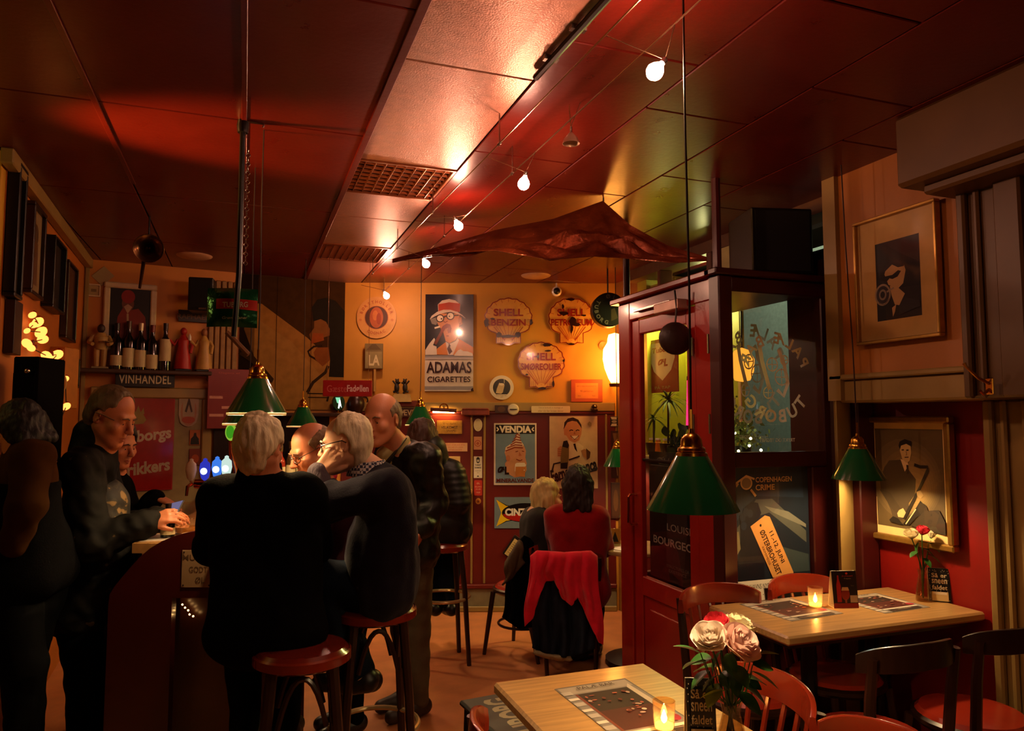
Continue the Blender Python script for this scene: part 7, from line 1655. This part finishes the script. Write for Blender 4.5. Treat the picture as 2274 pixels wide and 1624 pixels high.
# 1 seated man seen from behind ----------------------------------------------
f = camF
J = J_(f, V3(592, 1398, 2.66), V3(585, 1180, 2.70), V3(580, 1052, 2.68), V3(490, 1108, 2.70), V3(676, 1104, 2.67), V3(472, 1215, 2.88), V3(698, 1212, 2.86), V3(525, 1180, 3.08), V3(640, 1180, 3.08), .09, V3(540, 1440, 3.02), V3(640, 1440, 3.02), V3(545, 1625, 2.93), V3(630, 1625, 2.93))
H = Head(V3(578, 996, 2.64), camF * 1 + camR * .12 + Vector((0, 0, -.22)), sc=.86)
def ex1(H, t, J):
    Fd = Field(); c = J['neck']; Fd.cap(c - Vector((0, 0, .02)) - camF * .01, c + Vector((0, 0, .045)), .085, .070, .02); Fd.half(c + Vector((0, 0, .045)) , nrm(Vector((0, 0, 1)) + camF * .25), .006); Fd.build('collar', m_blk, t, .007, .003)
person('seated man with thick white hair and black pullover seen from behind at the bar', J, H, SK, m_blk, m_dtrou, m_shoe, {'L': (camF + camR * .4, (0, 0, 1), 1, .5), 'R': (camF - camR * .4, (0, 0, 1), -1, .5)}, None, hair_full('#D2C09A', .0, 1.04, (.0045, .034)), belly=.04, top_e=.030, extra=ex1)
# 2 man in profile with glasses ------------------------------------------------
fl = nrm(-camR + camF * .12)
J = J_(fl, V3(856, 1300, 3.05), V3(862, 1140, 3.02), V3(822, 1046, 3.0), V3(858, 1090, 2.86), V3(842, 1080, 3.14), V3(716, 1118, 2.86), V3(740, 1120, 3.16), V3(706, 1048, 2.90), V3(690, 1150, 3.2), .08, V3(712, 1288, 2.98), V3(728, 1290, 3.16), V3(800, 1500, 3.0), V3(810, 1500, 3.14))
H = Head(V3(768, 986, 2.97), fl + Vector((0, 0, -.16)) - camF * .12, sc=.92)
def ex2(H, t, J):
    off = Vector(t.location); b = MB(); c = J['neck']; up = nrm(J['neck'] - J['chest'] + Vector((0, 0, .6)))
    x = nrm(J['f'] - up * J['f'].dot(up)); y = up.cross(x)
    b.grid(lambda u, v: c - off + up * (-.012 + .052 * v) + (x * math.cos(2 * PI * u) * (.078 - .006 * v) + y * math.sin(2 * PI * u) * (.075 - .004 * v)) + x * .012, 28, 5)
    b.grid(lambda u, v: c - off + up * (.040 - .05 * v) + (x * math.cos(2 * PI * u) * (.074 + .012 * v) + y * math.sin(2 * PI * u) * (.073 + .012 * v)) + x * .012, 28, 5)
    mk = bpy.data.materials.new('check_cotton'); mk.use_nodes = True; nt = mk.node_tree; ck = nt.nodes.new('ShaderNodeTexChecker'); ck.inputs['Scale'].default_value = 90; ck.inputs[1].default_value = (.62, .58, .55, 1); ck.inputs[2].default_value = (.03, .035, .07, 1)
    tc = nt.nodes.new('ShaderNodeTexCoord'); nt.links.new(tc.outputs['Object'], ck.inputs[0]); nt.links.new(ck.outputs[0], nt.nodes['Principled BSDF'].inputs['Base Color']); nt.nodes['Principled BSDF'].inputs['Roughness'].default_value = .8
    b.build('shirt_collar', mk, t, smooth=80)
    cf_ = Field(); d = nrm(J['wrL'] - J['elL']); cf_.cap(J['wrL'] - d * .055, J['wrL'] - d * .005, .047, .043, .01); cf_.build('cuff', M('knit_mauve', '#4A3E46', .85, bump=.5, bscale=120, stretch=(1, 1, .1)), t, .006)
person('white haired man in glasses and dark blue pullover resting his cheek on his hand', J, H, SK3, m_navy, m_jeans, m_shoe, {'L': (nrm(camR * .62 + Vector((0, 0, .62)) + camF * .05), -camF * 1 - camR * .2, 1, .35), 'R': (-camR, (0, 0, 1), 1, .5)}, {'brow': '#B8AC94', 'glasses': '#2A1810'}, hair_full('#D6C6A2', 0., .96, (.003, .03), recede=.07, earcut=1.35), belly=.05, top_e=.030, extra=ex2)
# 3 balding man with glasses leaning over the bar ---------------------------------
f3 = nrm(-camR * .75 - camF * .65)
J = J_(f3, V3(770, 1300, 3.85), V3(735, 1150, 3.75), V3(712, 1068, 3.66), V3(735, 1105, 3.52), V3(700, 1100, 3.86), V3(690, 1200, 3.50), V3(660, 1200, 3.84), V3(640, 1185, 3.6), V3(640, 1180, 3.8), .085, V3(775, 1430, 3.80), V3(760, 1430, 3.95), V3(785, 1600, 3.85), V3(775, 1590, 4.0))
J['anL'].z = .07; J['anR'].z = .07
H = Head(V3(692, 1000, 3.55), f3 + Vector((0, 0, -.45)), sc=1.0)
def ex3(H, t, J):
    Fd = Field(); c = J['neck']; Fd.cap(c + f3 * .035 + Vector((0, 0, .005)), c - f3 * .02 + Vector((0, 0, .03)), .062, .066, .02); Fd.build('pink_scarf', M('scarf_pink', '#D0304A', .8, bump=.2), t, .008, .003)
person('balding man with glasses leaning over the bar and looking down', J, H, SK2, M('knit_plum', '#2A1418', .85, ior=1.12, bump=.2, bscale=140), m_dtrou, m_shoe, {'L': (-camR, (0, 0, 1), 1, .5), 'R': (-camR, (0, 0, 1), -1, .5)}, {'brow': '#6A4A30', 'glasses': '#3A2418'}, hair_fringe('#6E5232', thick=1.02), fat=1.1, belly=.04, extra=ex3, smile=.5)
# 4 bald smiling man in a leather jacket -----------------------------------------------
f4 = nrm(-camR * .8 - camF * .6)
J = J_(f4, V3(905, 1215, 3.98), V3(915, 1085, 3.92), V3(882, 990, 3.74), V3(945, 1022, 3.70), V3(872, 1015, 3.92), V3(962, 1120, 3.78), V3(868, 1130, 4.02), V3(938, 1172, 3.66), V3(840, 1190, 3.9), .085, V3(924, 1400, 4.03), V3(900, 1398, 4.15), V3(930, 1545, 4.06), V3(905, 1535, 4.2))
J['anL'].z = .075; J['anR'].z = .075
H = Head(V3(847, 932, 3.62), nrm(-camR * .36 - camF * .93) + Vector((0, 0, -.16)), sc=1.0)
m_leather = M('leather_black', '#0D0C09', .46, var=.3, scale=10, bump=.5, bscale=26, ior=1.4)
def ex4(H, t, J):
    off = Vector(t.location); m_sh = M('shirt_olive_cream', '#A89A62', .7, bump=.1)
    Fd = Field(); c = J['neck']; Fd.cap(c - Vector((0, 0, .01)), c + Vector((0, 0, .035)) + f4 * .01, .072, .068, .02); Fd.cap(c + f4 * .08 - Vector((0, 0, .04)), J['chest'] + f4 * .105, .035, .05, .03); Fd.half(c + Vector((0, 0, .035)), nrm(Vector((0, 0, 1)) + f4 * .3), .006); Fd.build('shirt', m_sh, t, .007, .002)
    lat = Vector((-f4.y, f4.x, 0))
    for s in (1, -1):
        b = MB(); a0 = c + lat * .06 * s - f4 * .02 + Vector((0, 0, .03)); a1 = c + lat * .075 * s + f4 * .10 - Vector((0, 0, .09)); a2 = c + lat * .045 * s + f4 * .135 - Vector((0, 0, .11)); a3 = c + lat * .115 * s + f4 * .06 - Vector((0, 0, .015)); 
        pts = [a0 + Vector((0, 0, .012)), a3, a1 + lat * .02 * s, a2 - Vector((0, 0, .01))]; n_ = (pts[1] - pts[0]).cross(pts[3] - pts[0]).normalized() * .005
        b.raw([q - off for q in pts] + [q + n_ - off for q in pts], [(0, 1, 2, 3), (7, 6, 5, 4), (0, 4, 5, 1), (1, 5, 6, 2), (2, 6, 7, 3), (3, 7, 4, 0)]); b.build('collar_flap', m_leather, t)
person('smiling bald man in a black leather jacket standing at the end of the bar', J, H, SK, m_leather, m_trou, M('boot_brown', '#2A1E12', .5), {'L': (Vector((0, 0, -.8)) - camF * .5 - camR * .3, camR, -1, .7), 'R': (-camR, (0, 0, 1), -1, .5)}, {'brow': '#6A5036'}, hair_fringe('#7A6A50'), smile=1., top_e=.034, top_wr=.006, top_name='leather_jacket', extra=ex4)
# 5 person in puffer jacket on the far stool --------------------------------------------
f5 = nrm(-camR * .35 + camF * .9)
J = J_(f5, V3(985, 1178, 4.98), V3(990, 1090, 4.97), V3(962, 1010, 4.92), V3(940, 1042, 5.0), V3(1006, 1046, 4.9), V3(925, 1100, 5.0), V3(1018, 1120, 4.86), V3(930, 1120, 5.2), V3(990, 1165, 5.02), .085, V3(960, 1200, 5.3), V3(1005, 1205, 5.3), V3(965, 1345, 5.22), V3(1000, 1345, 5.22))
H = Head(V3(936, 978, 4.92), f5 + Vector((0, 0, -.2)), sc=1.0)
m_puff = M('puffer_dark', '#0A0C0A', .5, var=.25, bump=.2, bscale=30)
def ex5(H, t, J):
    Fd = Field(); up = nrm(J['neck'] - J['pel'])
    for k in range(7):
        c = J['pel'].lerp(J['neck'], .0 + .13 * k); lat = nrm(J['shL'] - J['shR']); w = .12 if k < 5 else .11; Fd.cap(c - lat * w, c + lat * w, .088 - .004 * abs(k - 3), None, .012, f5, .8)
    for k in range(6):
        for s in 'LR':
            c = J['sh' + s].lerp(J['el' + s], k / 5 * .95); Fd.ell(c, ((1, 0, 0), (0, 1, 0), (0, 0, 1)), (.088, .088, .052), .012)
    Fd.cap(J['neck'] - up * .02 - f5 * .03, J['neck'] + up * .045 - f5 * .04, .095, .085, .02); Fd.build('puffer_jacket', m_puff, t, .009, .003)
person('person in a dark quilted puffer jacket seen from behind on the far stool', J, H, SK2, m_puff, m_jeans, m_shoe, {'L': (camF, (0, 0, 1), 1, .6), 'R': (-camR - Vector((0, 0, .4)), camF * -1, -1, .6)}, None, hair_full('#3A2012', .06, 1.05), extra=ex5, hs=.008, cs=.011)
# 6 blonde woman ------------------------------------------------------------------------
f6 = nrm(camR * .75 + camF * .55)
J = J_(f6, V3(1180, 1305, 5.05), V3(1188, 1180, 5.1), V3(1208, 1122, 5.12), V3(1180, 1150, 5.25), V3(1200, 1152, 4.98), V3(1195, 1235, 5.25), V3(1212, 1245, 4.98), V3(1280, 1215, 5.3), V3(1290, 1222, 5.05), .085, V3(1290, 1325, 5.25), V3(1290, 1330, 5.0), V3(1290, 1440, 5.25), V3(1285, 1445, 5.0))
J['anL'].z = .07; J['anR'].z = .07
H = Head(V3(1214, 1106, 5.10), nrm(camR * .85 + camF * .35) + Vector((0, 0, -.1)), sc=.93)
person('woman with long blonde hair in a dark top at the round table', J, H, SK3, M('top_brown_black', '#1A1210', .85), m_dtrou, m_shoe, {'L': (camR, (0, 0, 1), 1, .5), 'R': (camR, (0, 0, 1), -1, .5)}, {'brow': '#8A6A40'}, hair_full('#C2A868', .17, 1.05, (.007, .05)), hs=.008, cs=.01, top_e=.016)
# 7 woman in red ---------------------------------------------------------------------------
f7 = nrm(camF * .95 + camR * .25)
J = J_(f7, V3(1285, 1308, 4.80), V3(1284, 1190, 4.83), V3(1284, 1122, 4.83), V3(1232, 1150, 4.88), V3(1328, 1150, 4.80), V3(1236, 1225, 4.98), V3(1340, 1215, 4.88), V3(1300, 1190, 5.12), V3(1330, 1195, 5.12), .09, V3(1270, 1320, 5.15), V3(1320, 1320, 5.15), V3(1275, 1450, 5.1), V3(1320, 1450, 5.1))
J['anL'].z = .07; J['anR'].z = .07
H = Head(V3(1283, 1078, 4.84), camF + camR * .1 + Vector((0, 0, -.1)), sc=.95)
person('dark haired woman in a red sweater seen from behind at the round table', J, H, SK2, M('knit_red', '#8E0F10', .8, ior=1.12, var=.1, bump=.15, bscale=120, sheen=.2), m_dtrou, m_shoe, {'L': (camF, (0, 0, 1), 1, .5), 'R': (camF, (0, 0, 1), -1, .5)}, None, hair_full('#1E120C', .07, 1.0, (.004, .03)), hs=.008, cs=.009, top_e=.026)
# 8 man in camouflage jacket on the left ------------------------------------------------------
f8 = nrm(camR * .92 - camF * .05)
J = J_(f8, V3(200, 1340, 3.42), V3(195, 1150, 3.42), V3(222, 990, 3.40), V3(215, 1030, 3.62), V3(180, 1040, 3.20), V3(255, 1180, 3.62), V3(205, 1212, 3.14), V3(345, 1155, 3.45), V3(328, 1160, 3.24), .09, V3(205, 1500, 3.45), V3(190, 1500, 3.32), V3(205, 1680, 3.5), V3(180, 1680, 3.3))
J['anL'].z = .075; J['anR'].z = .075
H = Head(V3(248, 925, 3.38), f8 + Vector((0, 0, -.42)) - camF * .1, sc=1.03)
mc = bpy.data.materials.new('camouflage_cloth'); mc.use_nodes = True; nt = mc.node_tree; tc = nt.nodes.new('ShaderNodeTexCoord'); nz = nt.nodes.new('ShaderNodeTexNoise'); nz.inputs['Scale'].default_value = 20; nz.inputs['Detail'].default_value = 1.5; rp = nt.nodes.new('ShaderNodeValToRGB'); rp.color_ramp.interpolation = 'CONSTANT'
for p_, c_ in ((.0, '#15130E'), (.5, '#2A2418'), (.58, '#7A5E34')):
    e = rp.color_ramp.elements[0] if p_ == 0 else rp.color_ramp.elements.new(p_); e.color = (*lin(c_), 1)
rp.color_ramp.elements[-1].color = (*lin('#8A6C40'), 1); rp.color_ramp.elements[-1].position = .62
nt.links.new(tc.outputs['Object'], nz.inputs[0]); nt.links.new(nz.outputs['Fac'], rp.inputs[0]); nt.links.new(rp.outputs[0], nt.nodes['Principled BSDF'].inputs['Base Color']); nt.nodes['Principled BSDF'].inputs['Roughness'].default_value = .7
m_ljk = M('jacket_waxed_black', '#070605', .6, ior=1.28, var=.3, bump=.3, bscale=35)
mcj = mc.copy(); mcj.name = 'camouflage_waxed'; r2 = [n for n in mcj.node_tree.nodes if n.type == 'VALTORGB'][0]; r2.color_ramp.elements[-1].position = .72; r2.color_ramp.elements[-1].color = (*lin('#3A2C18'), 1)
for e in list(r2.color_ramp.elements)[:-1]: e.color = (*lin('#080705' if e.position < .3 else '#0E0C08'), 1)
b8 = mcj.node_tree.nodes['Principled BSDF']; b8.inputs['Roughness'].default_value = .75; b8.inputs['IOR'].default_value = 1.2
def ex8(H, t, J):
    Fd = Field(); up = Vector((0, 0, 1)); c = J['neck']
    Fd.cap(c - up * .02 - f8 * .045, c + up * .05 - f8 * .03, .095, .088, .03); Fd.build('collar', m_ljk, t, .008, .004)
    Fd = Field(); lat = Vector((-f8.y, f8.x, 0)); Fd.cap(J['pel'] + f8 * .06 + up * .0, J['chest'] + f8 * .085 + up * .06, .125, .115, .04, f8, .8); Fd.cap(J['pel'] - up * .05 + f8 * .03, J['pel'] + f8 * .05, .13, .13, .04); Fd.build('camouflage_front', mc, t, .009, .006)
    off = Vector(t.location); MB().tube([H(.075, -.078, .012) - off, H(.02, -.088, .016) - off, H(-.02, -.086, .012) - off], .003, n=6).build('glasses', M('glasses_wire', '#B89A80', .3, .8), t)
person('man in a dark camouflage jacket standing at the left of the bar reading a phone', J, H, SK2, mcj, m_dtrou, m_shoe, {'L': (nrm(camR * .9 + Vector((0, 0, .12))), nrm(Vector((0, 0, .8)) - camF * .5), -1, .75), 'R': (nrm(camR * .9 + Vector((0, 0, .28)) + camF * .2), nrm(Vector((0, 0, .7)) - camF * .8), 1, .75)}, {'brow': '#5A4430', 'lips': '#7A3A2A'}, hair_full('#5E4A30', 0., .95, (.0016, .02), recede=.02), belly=.09, top_e=.036, top_wr=.007, top_name='jacket', extra=ex8)
t = thing('phone', 'black mobile phone with lit edge held by the man in the camouflage jacket', 'phone', V3(383, 1134, 3.32), -YAW, rot=(.5, -.25, -YAW)); MB().box((0, 0, 0), (.075, .13, .008), bev=.003).build('phone_body', m_black, t); MB().box((0, 0, .0045), (.066, .118, .001)).build('screen', E('phone_screen', '#8A80A8', .5), t)
# 9 woman behind him ----------------------------------------------------------------------------
f9 = nrm(camR * .9 - camF * .3)
J = J_(f9, V3(235, 1300, 4.0), V3(238, 1150, 4.0), V3(248, 1045, 3.98), V3(262, 1080, 4.12), V3(228, 1085, 3.86), V3(300, 1160, 4.1), V3(270, 1180, 3.86), V3(345, 1105, 4.05), V3(330, 1190, 3.9), .08, V3(245, 1430, 4.0), V3(235, 1430, 3.95), V3(240, 1560, 4.05), V3(230, 1560, 3.95))
J['anL'].z = .07; J['anR'].z = .07
H = Head(V3(262, 988, 3.95), f9 + Vector((0, 0, -.25)), sc=.95)
person('woman with dark hair behind the camouflage jacket gesturing over the bar', J, H, SK2, m_blk, m_dtrou, m_shoe, {'L': (nrm(camR * .9 - Vector((0, 0, .35))), (0, 0, 1), -1, .3), 'R': (camR, (0, 0, 1), 1, .5)}, {'brow': '#3A2418', 'lips': '#A84A3C'}, hair_full('#1A100A', .05, 1.04), hs=.008, cs=.01)
# 10 half hidden person at the left edge ----------------------------------------------------------
f10 = nrm(-camR * .9 + camF * .3)
J = J_(f10, V3(62, 1260, 2.98), V3(60, 1090, 2.98), V3(58, 985, 2.98), V3(74, 1020, 2.82), V3(62, 1020, 3.12), V3(60, 1120, 2.76), V3(50, 1120, 3.16), V3(30, 1210, 2.8), V3(20, 1210, 3.1), .085, V3(55, 1480, 2.92), V3(50, 1480, 3.06), V3(60, 1700, 2.92), V3(55, 1700, 3.06))
J['anL'].z = .07; J['anR'].z = .07
H = Head(V3(46, 950, 2.98), f10 + Vector((0, 0, -.7)), sc=.82)
def ex10(H, t, J):
    Fd = Field(); torso_field(Fd, J, .036); Fd.half(J['chest'] + Vector((0, 0, .04)), (0, 0, 1), .01); Fd.build('apron', m_blk, t, .011)
person('dark haired person in a tan pullover and black apron half hidden at the left edge', J, H, SK2, M('knit_tan', '#3A220A', .85, ior=1.12), m_dtrou, m_shoe, {}, None, hair_full('#060403', .03, 1.0), hs=.009, cs=.011, extra=ex10)
# coats on chairs ---------------------------------------------------------------------------------
pc = V3(1262, 1300, 4.88); cr = chair((pc.x, pc.y, 0), PI - YAW, 'wooden chair hung with coats under the woman in red', group='chairs at the round table', zr=.765, zs=.44)
pb = V3(1150, 1300, 5.1); chair((pb.x + .05, pb.y + .05, 0), PI - YAW + 1.0, 'wooden chair hung with a dark coat under the blonde woman', group='chairs at the round table', zr=.77, zs=.44)
m_rj = M('fleece_red', '#E0243A', .85, var=.1, bump=.2, bscale=80, ior=1.12, sheen=.2); m_dn = M('coat_denim', '#1E2430', .8, ior=1.12, var=.2, bump=.2); m_tn = M('coat_tan', '#4A3820', .8, var=.25)
def interp(tab, u):
    for (a, x), (b_, y) in zip(tab, tab[1:]):
        if u <= b_: return x + (y - x) * (u - a) / (b_ - a)
    return tab[-1][1]
def cloth(name, mat, parent, lo, hi, top_, bot, D, fold=.03, nf=5., spread=0., nu=64, nv=30, seed=0.):
    """hanging cloth: lo/hi image columns at the top, tables of top and bottom rows over its width, folds growing downwards"""
    off = Vector(parent.location)
    def f(u, v):
        y = interp(top_, u) + (interp(bot, u) - interp(top_, u)) * v; x = lo + (hi - lo) * u + spread * (2 * u - 1) * v ** 1.3 + 5 * math.sin(7 * v + 3 * u + seed) * v
        w = math.sin(2 * PI * nf * u + 1.3 * math.sin(3 * v + seed) + seed) + .5 * math.sin(2 * PI * nf * 1.9 * u + 2.1 * v + seed * 2)
        d = D - .035 * math.sin(PI * u) * (1 - v) + fold * (.25 + .75 * v) * w * (.4 + .6 * math.sin(PI * min(1, .1 + u * .9))) + .05 * math.exp(-v * 9)
        return P(x, y, d) - off
    b = MB(); b.grid(f, nu, nv); o = b.build(name, mat, parent, smooth=0)
    for p_ in o.data.polygons: p_.use_smooth = True
    sm = o.modifiers.new('thick', 'SOLIDIFY'); sm.thickness = .012; sm.offset = 0; return o
c = P(1250, 1240, 4.52); t = thing('jacket', 'bright red fleece jacket hung over the chair of the woman in red', 'jacket', c)
cloth('fleece', m_rj, t, 1178, 1326, [(0, 1236), (.1, 1224), (.5, 1228), (.9, 1224), (1, 1236)], [(0, 1392), (.10, 1372), (.16, 1330), (.24, 1292), (.36, 1288), (.46, 1330), (.58, 1345), (.66, 1326), (.72, 1345), (.85, 1395), (.95, 1428), (1, 1432)], 4.46, .028, 4.2, 16)
c = P(1240, 1340, 4.58); t = thing('coat', 'dark blue denim coat with cream hem hanging under the red fleece', 'coat', c)
cloth('coat_body', m_dn, t, 1192, 1312, [(0, 1262), (.5, 1258), (1, 1262)], [(0, 1440), (.3, 1456), (.6, 1462), (1, 1440)], 4.53, .035, 3.4, 14, seed=1.)
cloth('cream_hem', M('hem_cream', '#8A7A58', .8), t, 1186, 1268, [(0, 1444), (.5, 1455), (1, 1458)], [(0, 1454), (.5, 1466), (1, 1468)], 4.515, .01, 2., 0, 30, 4)
MB().tube([P(1192, 1262, 4.57) - c, P(1312, 1262, 4.57) - c], .03, n=10).build('coat_collar', m_dn, t)
c = P(1140, 1290, 4.92); t = thing('coat', 'dark tan lined coat hung on the chair of the blonde woman', 'coat', c)
cloth('coat_body', m_blk, t, 1132, 1184, [(0, 1232), (.6, 1190), (1, 1200)], [(0, 1372), (.5, 1398), (1, 1390)], 4.90, .035, 2.2, 18, seed=2.)
cloth('tan_lining', m_tn, t, 1122, 1160, [(0, 1250), (.8, 1200), (1, 1205)], [(0, 1300), (.5, 1285), (1, 1250)], 4.85, .015, 1.5, 4, 24, 16, seed=3.)
